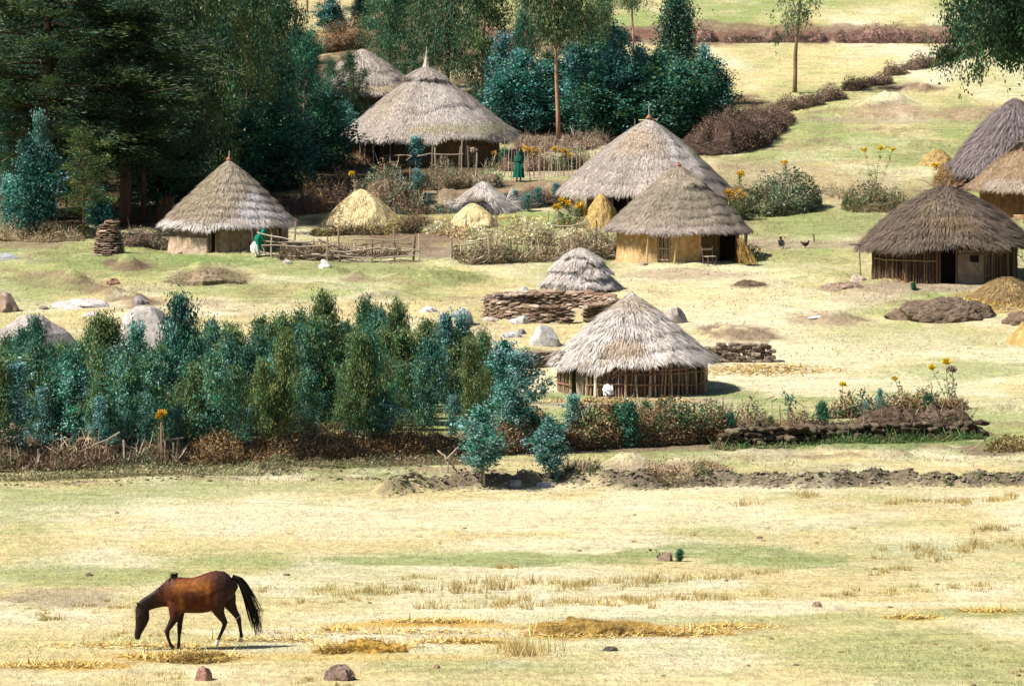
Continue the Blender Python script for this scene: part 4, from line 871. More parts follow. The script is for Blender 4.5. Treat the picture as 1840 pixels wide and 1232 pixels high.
V['weep', 0] = gen_tree(14, .26, .22, 90, 3.2, crownf, .6, .75, 17000, .26, .07, DRK + DTL[:2] + GRN[:2], 60, (0, 0), .48, 'droop', .1, (.2, .15, .11), clus=9, hi=(.06, .10, .055))
V['tall', 0] = gen_tree(11.5, .15, .50, 50, 2.9, crownf, .55, .75, 15000, .22, .07, GRN + OLV + DTL[:1], 63, (-.09, 0), .36, 'droop', .1, (.40, .23, .14), clus=8, hi=(.10, .15, .06))
V['tall', 1] = gen_tree(9.0, .13, .52, 36, 2.3, crownf, .55, .7, 9000, .20, .07, GRN + OLV, 64, (.03, 0), .32, 'droop', .1, (.34, .20, .13), clus=7, hi=(.12, .17, .07))
V['lone', 0] = gen_tree(8.5, .16, .45, 34, 1.7, crownf, .5, .8, 2600, .20, .075, GRN + OLV + TEAL[:1], 66, (-.035, 0), .26, 'droop', .1, (.24, .16, .10), clus=4, hi=(.12, .2, .1))
V['spire', 0] = gen_tree(8.5, .15, .05, 70, 1.35, cone_, .8, .35, 10500, .18, .07, DRK + DTL, 68, (0, 0), .28, 'droop', .15, (.2, .15, .11), clus=8, hi=(.05, .08, .035))
for q in range(2):
    V['jun', q] = gen_tree(14, .32, .24, 90, 5.0, crownf, .12, .10, 44000, .30, .055, DRK, 70 + q, (0, 0), .5, 'flat', .1, (.09, .055, .04), clus=10, hi=(.055, .085, .022))
V['sjun', 0] = gen_tree(5, .10, .25, 46, 1.6, oval, .2, .1, 8500, .16, .04, OLV + DRK, 73, (0, 0), .25, 'flat', .12, (.12, .08, .05), clus=8, hi=(.13, .16, .04))
for q in range(2):
    V['bush', q] = gen_tree(3.6, .05, .02, 54, 1.7, oval, .7, .05, 8500, .14, .085, [TEAL + DTL, DTL + GRN + TEAL[:1]][q], 75 + q, (0, 0), .25, 'up', .2, (.2, .15, .1), stems=3, clus=8, hi=[(.12, .28, .30), (.06, .17, .13)][q])
V['bigdk', 0] = gen_tree(12, .3, .62, 90, 4.6, crownf, .25, .06, 60000, .19, .11, DRK + GRN[1:2] + DTL[:1], 78, (0, 0), .36, 'droop', .1, (.12, .08, .05), clus=9, hi=(.055, .14, .05))
V['green', 0] = gen_tree(2.2, .03, .02, 60, .75, oval, .8, .0, 5200, .11, .065, [(.03, .11, .05), (.05, .16, .07), (.02, .08, .04)], 80, (0, 0), .15, 'up', .2, (.2, .15, .1), stems=4, hi=(.10, .28, .17))
HT = {'sap': 4.4, 'juv': 2.6, 'clump': 2.8, 'euc': 12, 'weep': 14, 'tall': 11.5, 'lone': 8.5, 'spire': 8.5, 'jun': 14, 'sjun': 5, 'bush': 3.6, 'bigdk': 12, 'green': 2.2}
HT2 = {('tall', 1): 9.0, ('clump', 0): 2.6, ('clump', 1): 3.0}
def tree(kind, px, bp, hpx, wf=1.0, label=None, name='tree', cat='tree', group=None, rz=None, dy=0, q=None):
    if not isinstance(kind, tuple):
        n = len([k for k in V if k[0] == kind]); kind = (kind, rng.integers(0, n))
    q = P(px, bp) if q is None else q
    s = S(q[1]); h = hpx / s; k = h / HT2.get(kind, HT[kind[0]])
    e = empty(name, tuple(q), rng.uniform(0, 2 * PI) if rz is None else rz, label, cat, group)
    e.scale = (k * wf, k * wf, k)
    t, c = V[kind]; link('trunk', t, e); link('crown', c, e)
    return e
# --- the grove across the middle
top = lambda x: np.interp(x, [0, 25, 60, 100, 150, 200, 245, 290, 315, 345, 380, 430, 470, 520, 570, 610, 660, 700, 740, 790, 830, 870, 905, 945],
                          [615, 600, 575, 620, 590, 572, 610, 600, 537, 575, 572, 585, 560, 552, 535, 580, 545, 560, 578, 575, 582, 612, 650, 690])
gcount = 0
def glab(x, row, tint):
    sec_ = ["in front of the big grey rock mass", "near the pale peaked boulder", "right of the tallest teal one", "in the middle of the grove", "behind the bright twin bush", "at the right end of the grove"][int(np.searchsorted([120, 310, 450, 640, 780], x))]
    return ["mixed green", "teal", "olive green", "bright green", "dark teal"][tint] + " eucalyptus sapling in the " + ["back", "middle", "front"][row] + " row " + sec_
special = {}
for row, (bp0, bp1, k, off) in enumerate([(742, 738, 27, 0), (764, 756, 25, 14), (786, 772, 21, 5)]):
    for j in range(k):
        x = -14 + off + j * (955 / k) + rng.normal(0, 7)
        if row == 2 and x > 800: continue
        bp_ = bp0 + (bp1 - bp0) * x / 940 + rng.normal(0, 5)
        tp = top(x) + [0, 22, 48][row] * rng.uniform(.4, 1.5) + rng.uniform(0, 20)
        kd = ('sap', int(rng.integers(0, 5)))
        if row == 2 and rng.random() < .25: kd = ('sap', 1)
        tree(kd, x, bp_, bp_ - tp, rng.uniform(1.15, 1.6), glab(x, row, kd[1]), 'eucalyptus_sapling', 'sapling', 'eucalyptus saplings of the grove')
for (x, bp_, tp, kd, w, lb) in [
        (315, 765, 533, ('sap', 4), 1.25, "tallest dark teal eucalyptus of the grove, just right of the pale peaked boulder"),
        (62, 760, 572, ('sap', 4), .9, "narrow dark teal eucalyptus standing before the big grey rock mass"),
        (95, 768, 618, ('sap', 4), .7, "narrow shorter teal eucalyptus at the right edge of the big grey rock mass"),
        (205, 765, 568, ('sap', 2), 1.5, "broad olive green eucalyptus between the two grey boulders behind the grove"),
        (572, 750, 531, ('sap', 2), 1.0, "thin-topped olive eucalyptus rising highest in the middle of the grove"),
        (655, 752, 536, ('sap', 3), .9, "thin-topped eucalyptus right of the highest olive one in the grove"),
        (705, 752, 545, ('sap', 2), .9, "sparse reddish-green topped eucalyptus near the grey rock behind the grove"),
        (244, 768, 590, ('juv', 0), .8, "pale blue topped sapling left of the tallest teal eucalyptus"),
        (800, 745, 572, ('juv', 2), .7, "pale blue spire of a sapling behind the right part of the grove"),
        (828, 745, 570, ('juv', 0), .65, "second pale blue spire sapling, nearer to the split grey rock"),
        (905, 765, 620, ('juv', 1), 1.2, "teal sapling closing the right end of the grove"),
        (935, 790, 640, ('juv', 0), 1.35, "pale blue-green sapling at the right end of the grove beside the stake hut"),
        (872, 756, 598, ('sap', 0), 1.1, "green eucalyptus sapling second from the right end of the grove")]:
    tree(kd, x, bp_, bp_ - tp, w, lb, 'eucalyptus_sapling', 'sapling', 'eucalyptus saplings of the grove')
for (x, bp_, tp, w, lb) in [
        (28, 800, 655, 1.2, "teal shrub at the left edge, above the little brown shelter"), (75, 800, 700, 1.1, "blue-teal shrub right of the little brown shelter"),
        (132, 800, 672, 1.25, "bright teal shrub with fanned shoots at the foot of the left grove"), (180, 802, 716, 1.2, "pale blue shrub behind the wattle hedge, left of the orange flower"),
        (222, 802, 742, 1.0, "small pale blue shrub just left of the orange flower"), (262, 805, 712, .9, "narrow teal shrub directly behind the orange flower"),
        (322, 798, 730, 1.2, "low teal shrub right of the orange flower"), (400, 790, 715, 1.2, "teal shrub under the saplings in the middle left of the grove"),
        (450, 786, 735, 1.2, "low dark teal shrub by the gap in the grove"), (540, 776, 700, 1.1, "blue-green shrub inside the grove left of the bare thin trunks")]:
    tree(('juv', int(rng.integers(0, 3))), x, bp_, bp_ - tp, w, lb, 'eucalyptus_shrub', 'shrub', 'young blue eucalyptus shrubs')
for (x, bp_, tp, w, kd, lb) in [
        (690, 792, 706, 1.4, ('clump', 0), "bright blue-teal twin bush in front of the grove, above the rusty hedge"),
        (868, 862, 735, 1.55, ('clump', 0), "large pale teal bush on several thin stems standing on the strip below the hedge"),
        (815, 788, 715, 1.0, ('juv', 0), "narrow teal shrub behind the large pale teal bush"), (908, 800, 690, 1.3, ('juv', 1), "blue-green shrub right behind the large pale teal bush"),
        (988, 858, 752, 1.5, ('clump', 0), "round teal bush on one thin stem, right of the large pale teal bush"),
        (1028, 790, 716, 1.5, ('juv', 0), "pale blue-green shrub in the hedge below the left corner of the stake hut"),
        (960, 800, 742, 1.5, ('clump', 1), "low dark green shrub in the hedge behind the round teal bush")]:
    tree(kd, x, bp_, bp_ - tp, w, lb, 'eucalyptus_bush', 'shrub', 'young blue eucalyptus shrubs')
for (x, bp_, tp, w, lb) in [(1130, 803, 722, 1.2, "glossy dark green bush in the hedge below the stake hut"), (1105, 800, 728, 1.0, "dark green creeper bush left in the green part of the hedge"),
                            (1190, 765, 720, 1.3, "bright green bush on top of the hedge under the stake hut's right half"), (1160, 775, 722, 1.1, "green bush on the hedge top just left of the bright green one"),
                            (1312, 790, 738, 1.2, "grey-green broad-leaved bush where the hedge meets the sod wall"), (1478, 768, 722, 1.3, "dark green round bush rooted on the sod wall"),
                            (1668, 742, 708, 1.5, "dense green round bush on top of the sod wall near its right end"), (1385, 775, 748, 1.3, "low green bush on the left part of the sod wall")]:
    tree(('green', 0), x, bp_, bp_ - tp, w, lb, 'hedge_bush', 'bush')
for (x, bp_, tp, w, lb) in [(1582, 752, 700, .8, "pointed blue sapling growing out of the sod wall"), (1555, 755, 722, 1.1, "low blue-teal shrub on the sod wall left of the pointed blue sapling")]:
    tree(('juv', 0), x, bp_, bp_ - tp, w, lb, 'eucalyptus_shrub', 'shrub')
for j in range(19):      # saplings whose foliage reaches the hedge
    x = -8 + j * 31 + rng.normal(0, 5)
    if 560 < x: continue
    tree(('sap', int([1, 3, 4][rng.integers(0, 3)])), x, 797 - x * .018 + rng.normal(0, 3), rng.uniform(95, 165), rng.uniform(1.4, 1.9), "short leafy eucalyptus sapling right behind the " + ("wattle hedge" if x < 330 else "bracken hedge") + (", left of the orange flower" if x < 280 else ""), 'eucalyptus_sapling', 'sapling', 'short saplings behind the bottom hedge')
# --- the dark wood on the left
for j, (x, bp_, tp) in enumerate([(10, 300, -100), (70, 280, -120), (130, 290, -60), (180, 300, -100), (60, 340, 60), (150, 335, 120), (255, 330, 60), (300, 310, 30), (395, 300, 60), (455, 280, 60), (515, 262, 100), (20, 345, 200), (230, 350, 180), (520, 180, 60), (440, 120, -60)]):
    tree(('euc', [3, 0, 3, 2][j % 4]), x, bp_, bp_ - tp, 1.15, "shaded eucalyptus deep inside the dark wood, behind the front trees", 'eucalyptus_tree', 'tree', 'shaded trees deep in the dark wood')
for (x, bp_, tp, kd, w, lb) in [
        (226, 402, -20, ('jun', 0), 1.3, "great dark juniper with layered crown, its trunk left of the cracked mud hut"),
        (85, 395, -120, ('jun', 1), 1.3, "great dark juniper filling the top left corner"),
        (258, 398, 20, ('jun', 1), .7, "dark juniper with a straight bare trunk nearest the cracked mud hut"),
        (150, 425, 232, ('sjun', 0), .8, "small olive juniper beside the dung cake tower"),
        (330, 372, -90, ('euc', 3), 1.0, "black-green eucalyptus directly behind the cracked mud hut's left side"),
        (375, 350, -130, ('euc', 1), .9, "tall green eucalyptus rising behind the cracked mud hut"),
        (440, 335, -60, ('euc', 1), .9, "tall grey-green eucalyptus above the apex of the cracked mud hut"),
        (500, 325, -10, ('euc', 0), .9, "tall eucalyptus right of the grey-green one, above the thorn hedge"),
        (545, 312, 60, ('euc', 2), 1.0, "teal-green eucalyptus at the right end of the dark wood"),
        (575, 305, 170, ('bush', 1), 1.7, "dark teal rounded tree whose foliage reaches the ground beside the spire hut's fence"),
        (505, 335, 190, ('bush', 1), 1.8, "dark teal bushy tree left of the rounded one behind the thorn hedge"),
        (430, 345, 215, ('bush', 1), 1.6, "low dark bushy tree behind the roof of the cracked mud hut"),
        (300, 375, 205, ('bush', 1), 1.6, "low dark bushy tree left of the cracked mud hut's roof"),
        (25, 380, 130, ('euc', 2), .9, "mid-green eucalyptus at the left edge beneath the juniper"),
        (120, 375, 150, ('euc', 1), .8, "dark green eucalyptus behind the small olive juniper"),
        (180, 360, 80, ('euc', 3), .9, "shaded eucalyptus between the two juniper trunks"),
        (350, 250, -120, ('euc', 0), 1.0, "eucalyptus in the upper left wood, behind the front row"),
        (300, 240, -110, ('euc', 2), 1.0, "bluish eucalyptus in the upper left wood beside the juniper crown"),
        (420, 225, -120, ('euc', 1), 1.0, "olive eucalyptus in the upper middle of the wood"),
        (470, 170, -60, ('euc', 0), .9, "eucalyptus at the upper right corner of the wood, left of the bare trunks"),
        (240, 250, -60, ('euc', 3), 1.1, "black-green eucalyptus in the deep upper part of the wood"),
        (590, 232, 110, ('euc', 1), .9, "grey-olive tree directly left of the half hidden hut roof"),
        (632, 238, 98, ('euc', 1), 1.0, "grey-olive tree standing in front of the half hidden hut roof"),
        (610, 262, 190, ('bush', 0), 1.5, "blue-green bush at the left foot of the spire hut's roof"),
        (560, 220, 95, ('euc', 0), .9, "green tree behind the grey-olive one in the right part of the wood")]:
    tree(kd, x, bp_, bp_ - tp, w, lb, 'juniper_tree' if 'jun' in kd[0] else 'eucalyptus_tree', 'tree', None)
for (x, bp_, tp, w, kd, lb) in [(55, 418, 262, 1.15, ('bush', 0), "large blue-teal bush at the left edge below the juniper"), (70, 412, 218, .5, ('juv', 0), "pale blue shoot rising from the large blue-teal bush at the left edge"),
                            (182, 412, 338, 1.3, ('bush', 0), "round blue-teal bush right behind the dung cake tower"), (15, 420, 320, 1.0, ('juv', 1), "teal bush cut by the left edge beside the large blue-teal bush"),
                            (140, 250, 185, 1.3, ('juv', 1), "teal shoot between the juniper trunks"), (350, 270, 205, 1.2, ('juv', 1), "teal sapling glinting in the dark wood")]:
    tree(kd, x, bp_, bp_ - tp, w, lb, 'eucalyptus_bush', 'shrub', None)
# --- trees behind the huts
for (x, bp_, tp, kd, w, lb) in [
        (515, 58, -190, ('tall', 0), .9, "bare pale trunk at the top edge, left of a darker one"), (532, 52, -200, ('tall', 0), .8, "darker bare trunk at the top edge beside the pale one"), (552, 22, -200, ('tall', 1), .7, "thin bare trunk at the top edge, third from the wood"),
        (700, 175, -40, ('euc', 0), 1.0, "green eucalyptus between the half hidden roof and the spire"), (742, 160, -60, ('euc', 1), .9, "eucalyptus right behind the straw spire"),
        (800, 190, -210, ('weep', 0), 1.05, "huge dark drooping eucalyptus behind the spire hut's right slope"), (865, 205, -90, ('euc', 3), 1.0, "dark eucalyptus at the right side of the huge drooping one"),
        (1004, 250, -130, ('tall', 0), 1.0, "tall eucalyptus with a curved orange-brown trunk right of the spire hut"),
        (1030, 150, -90, ('euc', 0), .8, "mid-green eucalyptus crown hanging right of the curved trunk at the top edge"), (955, 120, -80, ('euc', 2), .7, "bluish eucalyptus at the top edge left of the curved trunk"), (770, 110, -120, ('euc', 3), 1.0, "dark eucalyptus at the top edge directly above the spire"), (690, 120, -60, ('euc', 1), .9, "green eucalyptus at the top edge above the half hidden roof"),
        (1060, 190, 20, ('euc', 1), .95, "drooping green eucalyptus behind the curved orange trunk"), (1085, 175, -10, ('tall', 1), 1.0, "slim eucalyptus with hanging crown between the curved trunk and the short one"),
        (1138, 98, -70, ('tall', 1), 1.0, "eucalyptus with a thin red-brown trunk on the stubble field"),
        (1205, 205, -6, ('spire', 0), 2.0, "dark pointed eucalyptus standing above the pot-topped broad hut"), (1232, 190, 10, ('spire', 0), 1.5, "lighter pointed eucalyptus overlapping the dark pointed one"),
        (930, 215, 25, ('euc', 2), .6, "pale teal eucalyptus with two shoots right of the huge drooping one"),
        (1428, 166, -95, ('lone', 0), .9, "lone sparse eucalyptus on the stubble field beside the diagonal hedge")]:
    tree(kd, x, bp_, bp_ - tp, w, lb, 'eucalyptus_tree', 'tree', None, rz=0.0 if x == 1004 else None)
for (x, bp_, tp, w, kd, lb) in [
        (600, 58, 2, 2.0, ('bush', 0), "blue-green bush at the top edge right of the bare trunks"), (650, 40, -12, 1.8, ('bush', 0), "dark teal bush at the top edge behind the thorny brown hedge"), (712, 28, -22, 1.8, ('bush', 0), "teal bush at the top edge left of the huge drooping tree"),
        (498, 75, 40, 1.2, ('juv', 0), "small blue sapling under the bare trunks"), (530, 80, 48, 1.0, ('juv', 0), "pale blue sapling right of the small one under the bare trunks")]:
    tree(kd, x, bp_, bp_ - tp, w, lb, 'eucalyptus_bush', 'shrub', None)
TB = [(905, 225, 70, .8, ('juv', 0)), (925, 232, 105, 1.2, ('bush', 0)), (962, 238, 150, 1.3, ('bush', 0)), (978, 218, 120, 1.2, ('bush', 1)), (1048, 242, 135, 1.3, ('bush', 0)), (1075, 250, 140, 1.3, ('bush', 1)), (1112, 240, 60, 1.0, ('juv', 1)), (1108, 246, 110, 1.2, ('bush', 0)),
      (1150, 235, 92, .9, ('juv', 0)), (1165, 248, 130, 1.3, ('bush', 1)), (1205, 245, 120, 1.3, ('bush', 1)), (1245, 230, 115, 1.2, ('bush', 1)), (1265, 215, 88, .8, ('juv', 1)), (1292, 212, 112, 1.05, ('bush', 0)), (1085, 210, 85, 1.4, ('bush', 1)), (1020, 205, 90, 1.4, ('bush', 0)), (1140, 215, 110, 1.5, ('bush', 1)), (1190, 225, 100, 1.5, ('bush', 1)), (900, 190, 100, 1.3, ('bush', 1)), (980, 190, 100, 1.3, ('bush', 1))]
TL = {0: "slim teal sapling right beside the huge drooping eucalyptus", 2: "bright blue-teal bush directly left of the curved orange trunk", 6: "slim blue spire rising above the teal thicket", 8: "pale blue spire in the thicket left of the dark pointed eucalyptus", 12: "slim teal shoot near the right end of the thicket", 13: "rightmost teal bush of the thicket, above the brown brush heap"}
for q, (x, bp_, tp, w, kd) in enumerate(TB):
    tree(kd, x, bp_, bp_ - tp, w * (1.25 if kd[0] == 'bush' else 1), TL.get(q, "dark teal bush in the thicket " + ("left of" if x < 1000 else "between the curved trunk and" if x < 1100 else "close behind" if x < 1200 else "right of") + (" the curved trunk" if x < 1000 else " the pot-topped roof")), 'eucalyptus_bush', 'shrub', 'teal thicket behind the huts')
tree(('bigdk', 0), 1848, 402, 402 + 95, .80, "dark green leafy tree hanging over the ragged grey hut at the right edge", 'broadleaf_tree', 'tree', rz=1.0)
tree(('bigdk', 0), 1868, 330, 330 + 70, .85, "second dark leafy tree behind the ragged grey hut in the right corner", 'broadleaf_tree', 'tree', rz=2.0)
# ------------------------------------------------------------------ hedges, brush and dry walls
def brush(name, label, cat, pts, width, core, twig, leaf, ntw=60, nlf=120, group=None, Ltw=(.25, .7), lf=(.10, .06), up=.6, corek=.58, seed=1, tw=.03, q_override=None):
    P3 = [P(a, b_) for a, b_, h_ in pts]; hs = [h_ / S(q[1]) for q, (a, b_, h_) in zip(P3, pts)]
    xy = np.array([q[:2] for q in P3]); seg = np.r_[0, np.cumsum(np.hypot(*np.diff(xy, axis=0).T))]
    Lt = seg[-1]; n = max(8, int(Lt / .22)); s = np.linspace(0, Lt, n)
    cx = np.interp(s, seg, xy[:, 0]); cy = np.interp(s, seg, xy[:, 1]); hh = np.interp(s, seg, hs)
    org = np.array([cx.mean(), cy.mean(), 0.0]); org[2] = gz(org[0], org[1])
    tx = np.gradient(cx); ty = np.gradient(cy); l_ = np.hypot(tx, ty); nx_, ny_ = -ty / l_, tx / l_
    endf = np.clip(np.minimum(s, Lt - s) / (.35 * min(Lt * .5, max(width, .5)) + .1), 0, 1) ** .5
    ntw *= .6; nlf *= 2.1; tw *= .75; corek *= .85
    hn = hh * np.clip((fbm(s * .9 + seed * 9, s * 0 + seed, 3, seed) - .5) * 2.6 + .85, .3, 1.35) * (.25 + .75 * endf)
    m = 9; a = np.linspace(0, PI, m)
    off = np.cos(a)[None, :] * width / 2 * (.7 + .6 * fbm(s[:, None] * 1.3, a[None, :] * 1.5 + seed, 3, seed + 2)) * (.4 + .6 * endf[:, None])
    X_ = cx[:, None] + nx_[:, None] * off; Y_ = cy[:, None] + ny_[:, None] * off
    G_ = height(X_, Y_)
    top_ = corek * hn[:, None] * np.sin(a)[None, :] ** .7 * (.8 + .5 * fbm(s[:, None] * 3, a[None, :] * 3 + seed, 3, seed + 4))
    v = np.stack([X_, Y_, G_ - .1 + top_], -1) - org
    i = np.arange(n - 1)[:, None] * m; j = np.arange(m - 1)[None, :]
    f = np.stack([i + j, i + j + 1, i + m + j + 1, i + m + j], -1).reshape(-1, 4)
    cc = np.asarray(core) * (.6 + .8 * fbm(X_ * 3, Y_ * 3 + top_ * 4, 3, seed)[..., None])
    e = empty(name, tuple(org), 0, label, cat, group)
    mb = MB(); mb.add(v.reshape(-1, 3), f, cc.reshape(-1, 3)); mb.build('core', M_earth, e)
    def pts_on(N_):
        si = rng.random(N_) * (n - 1); ai = rng.uniform(0, PI, N_); i0 = si.astype(int); fr = si - i0
        def L1(A_): return A_[i0] * (1 - fr) + A_[np.minimum(i0 + 1, n - 1)] * fr
        w_ = L1(endf) * .6 + .4; o_ = np.cos(ai) * width / 2 * w_; X2 = L1(cx) + L1(nx_) * o_; Y2 = L1(cy) + L1(ny_) * o_
        hz = L1(hn) * np.sin(ai) ** .7; Z2 = height(X2, Y2) + hz * rng.uniform(.15, .95, N_)
        out = np.stack([L1(nx_) * np.cos(ai), L1(ny_) * np.cos(ai), np.sin(ai) * .8 + .1], -1)
        return np.stack([X2, Y2, Z2], -1) - org, out, hz
    if ntw:
        N_ = int(ntw * Lt); b_, o, hz = pts_on(N_)
        d = unit(o * (1 - up) + rng.normal(0, .55, (N_, 3)) + np.array([0, 0, up])); sd = unit(np.cross(d, rng.normal(size=(N_, 3))))
        mb = MB(); strips(mb, b_ - d * .1, d, sd, rng.uniform(*Ltw, N_), rng.uniform(.6, 1.3, N_) * tw, pick(twig, N_, .25), rng.normal(0, .05, (N_, 3))); mb.build('twigs', M_brush, e)
    if nlf:
        N_ = int(nlf * Lt); b_, o, hz = pts_on(N_); cl = fbm(b_[:, 0] * 1.6 + seed, b_[:, 2] * 2, 2, seed + 11)
        pal = np.asarray(leaf); idx = np.clip(((cl - .5) * 3.2 + .5 + rng.normal(0, .18, N_)) * len(pal), 0, len(pal) - 1).astype(int)
        d = unit(o * .6 + rng.normal(0, .8, (N_, 3))); mb = MB()
        leaves(mb, b_ + o * rng.uniform(-.05, .16, (N_, 1)), d, rng.uniform(.6, 1.4, N_) * lf[0], rng.uniform(.6, 1.4, N_) * lf[1], pal[idx] * (1 + rng.normal(0, .22, (N_, 1))).clip(.4, 1.7)); mb.build('leaves', M_leaf, e)
    return e
TW1 = [(.26, .18, .12), (.36, .28, .2), (.17, .11, .07), (.12, .08, .05)]
TWP = [(.44, .37, .29), (.34, .26, .19), (.26, .18, .12)]
RUST = [(.26, .15, .06), (.18, .10, .045), (.36, .23, .11), (.11, .07, .04)]
PUR = [(.18, .125, .095), (.125, .085, .065), (.24, .175, .14), (.08, .055, .042)]
LFB = [(.11, .07, .035), (.22, .13, .06), (.32, .20, .09), (.09, .12, .04), (.14, .17, .06)]
MIX = [(.36, .26, .13), (.24, .155, .07), (.10, .16, .06), (.11, .15, .05), (.05, .12, .06), (.13, .20, .10), (.46, .36, .20), (.22, .12, .05)]
PALEL = [(.60, .56, .36), (.42, .44, .20), (.66, .60, .46), (.25, .30, .12), (.50, .40, .22)]
EC = (.12, .08, .055)
brush('wattle_hedge', "dark wattle hedge with upright crooked stakes along the bottom left, before the teal shrubs", 'hedge', [(-30, 846, 46), (60, 842, 36), (150, 838, 46), (235, 836, 54), (330, 832, 52)], .8, EC, TW1 + TWP, LFB + [(.12, .2, .1)], 330, 320, seed=3, lf=(.07, .05), tw=.026)
brush('rough_turf', "rough brown-green turf edge running below the wattle hedge at the bottom left", 'turf', [(-20, 864, 12), (120, 860, 14), (260, 852, 13), (400, 848, 11), (540, 842, 8)], .9, (.16, .14, .075), TW1, [(.16, .16, .07), (.22, .17, .10), (.11, .12, .05), (.28, .24, .13)], 120, 320, seed=66, lf=(.07, .035), Ltw=(.08, .22))
brush('rough_turf', "rough brown turf strip below the bracken hedge, left of the large teal bush", 'turf', [(480, 846, 10), (600, 838, 12), (720, 834, 12), (830, 832, 12)], .8, (.17, .14, .08), TW1, [(.18, .16, .08), (.22, .17, .10), (.13, .13, .06)], 110, 260, seed=67, lf=(.07, .035), Ltw=(.08, .22))
brush('bracken_hedge', "long low rust-brown bracken hedge on the bank below the middle of the grove", 'hedge', [(330, 828, 42), (480, 820, 42), (560, 812, 44), (640, 812, 30), (760, 808, 42), (850, 808, 40)], .8, EC, TW1, RUST + [(.10, .13, .05), (.3, .2, .08)], 150, 420, seed=4, lf=(.08, .05), tw=.022)
brush('dry_hedge', "thin brown stretch of hedge between the large teal bush and the round one", 'hedge', [(846, 812, 34), (900, 808, 44), (965, 803, 46)], .7, EC, TW1, RUST + MIX, 150, 420, seed=5, lf=(.08, .05), tw=.022)
brush('leafy_hedge', "tall tangled hedge of orange-brown dead leaves and green creeper below the stake hut", 'hedge', [(965, 800, 50), (1060, 797, 58), (1160, 792, 58), (1250, 786, 52), (1310, 780, 42)], 1.0, EC, TW1, MIX, 170, 900, seed=6, lf=(.10, .065), tw=.022)
brush('dry_hedge', "tangle of dry grey-brown stems on the left half of the sod wall", 'hedge', [(1290, 780, 52), (1370, 776, 54), (1450, 770, 46)], .7, EC, TW1 + TWP, MIX[:4], 200, 160, seed=7, up=.5, tw=.022)
brush('dry_plants', "rusty dead plants on the right half of the top of the sod wall", 'plants', [(1480, 752, 28), (1560, 748, 40), (1640, 742, 40), (1735, 735, 34)], .5, EC, TW1, RUST + [(.1, .17, .09)], 120, 260, seed=8)
DK = (.10, .065, .05)
brush('brush_heap', "big dark brown heap of thorn brush right of the teal thicket", 'brush heap', [(1222, 262, 32), (1275, 266, 48), (1330, 252, 48), (1370, 232, 38), (1392, 212, 22)], 2.6, (.06, .04, .032), [(.13, .08, .065), (.19, .12, .10), (.08, .05, .04)], [(.12, .075, .06), (.17, .11, .085), (.08, .05, .04), (.22, .14, .11)], 420, 520, seed=9, up=.2, lf=(.10, .05), Ltw=(.2, .5), corek=.72)
for (pp, hw, lb, sd) in [([(1398, 200, 22), (1440, 194, 24), (1470, 186, 22)], 1.0, "lowest clump of the diagonal brown hedge, at the foot of the lone eucalyptus", 10), ([(1470, 184, 24), (1515, 176, 26)], 1.0, "second clump from the foot of the diagonal brown hedge", 11),
                         ([(1520, 164, 24), (1562, 154, 34), (1598, 148, 22)], 1.0, "middle clump of the diagonal brown hedge with green tips", 12), ([(1592, 136, 30), (1625, 130, 32)], 1.0, "clump of the diagonal brown hedge just above its middle", 13), ([(1628, 126, 30), (1668, 118, 32), (1690, 112, 24)], 1.0, "large clump high on the diagonal brown hedge", 14), ([(1690, 106, 14), (1760, 96, 14)], 1.0, "uppermost low clump of the diagonal hedge, near the overhanging tree", 15)]:
    brush('field_hedge', lb, 'hedge', pp, hw, (.15, .10, .07), PUR + TW1, PUR + [(.24, .16, .08), (.12, .12, .05)], 170, 280, 'clumps of the diagonal field hedge', seed=sd, Ltw=(.2, .5), corek=.68)
for (pp, lb, sd) in [([(895, 68, 16), (950, 70, 26), (1010, 70, 22)], "stretch of purple-brown brush wall seen between the drooping tree and the curved trunk", 20), ([(1020, 70, 14), (1100, 70, 14), (1150, 72, 16)], "low stretch of brush wall behind the drooping crowns", 21),
                     ([(1240, 74, 24), (1290, 74, 24)], "short stretch of purple-brown brush wall right of the pointed eucalyptus", 22), ([(1300, 76, 18), (1350, 75, 30), (1400, 74, 30), (1485, 74, 16)], "stretch of purple-brown brush wall behind the lone eucalyptus", 23),
                     ([(1500, 76, 22), (1560, 76, 28), (1640, 76, 28), (1710, 74, 20)], "longest stretch of purple-brown brush wall, on the upper right hillside", 24), ([(1712, 74, 18), (1760, 74, 28), (1800, 74, 24)], "stretch of brush wall meeting the overhanging tree at the right", 25)]:
    brush('brush_wall', lb, 'brush wall', pp, 1.0, (.20, .12, .10), PUR, PUR, 110, 240, 'brush walls across the upper hillside', seed=sd, Ltw=(.12, .35), corek=.75, lf=(.09, .05), up=.2)
brush('thorn_hedge', "orange-brown thorny hedge at the top, under the blue-green bushes", 'hedge', [(520, 100, 26), (575, 92, 40), (640, 84, 50), (668, 82, 40)], 1.6, (.16, .10, .06), TWP + RUST, RUST + [(.4, .3, .18)], 150, 300, seed=26)
brush('thorn_hedge', "orange-brown patch of scrub left of the bare trunks' foot", 'hedge', [(474, 88, 34), (500, 92, 40), (520, 100, 26)], 1.2, (.2, .14, .08), TWP + RUST, RUST + [(.4, .3, .18)], 150, 300, seed=27)
brush('thorn_hedge', "dark brown thorn hedge between the cracked mud hut and the spire hut", 'hedge', [(500, 385, 46), (540, 372, 52), (590, 352, 54), (625, 335, 44)], 1.4, DK, RUST + PUR, RUST[:2] + PUR, 200, 320, seed=28)
brush('thorn_hedge', "brown scrub below the fence at the left end of the spire hut", 'hedge', [(590, 300, 34), (640, 296, 22), (665, 296, 12)], 1.0, (.16, .09, .06), RUST + TWP, RUST, 130, 260, seed=29)
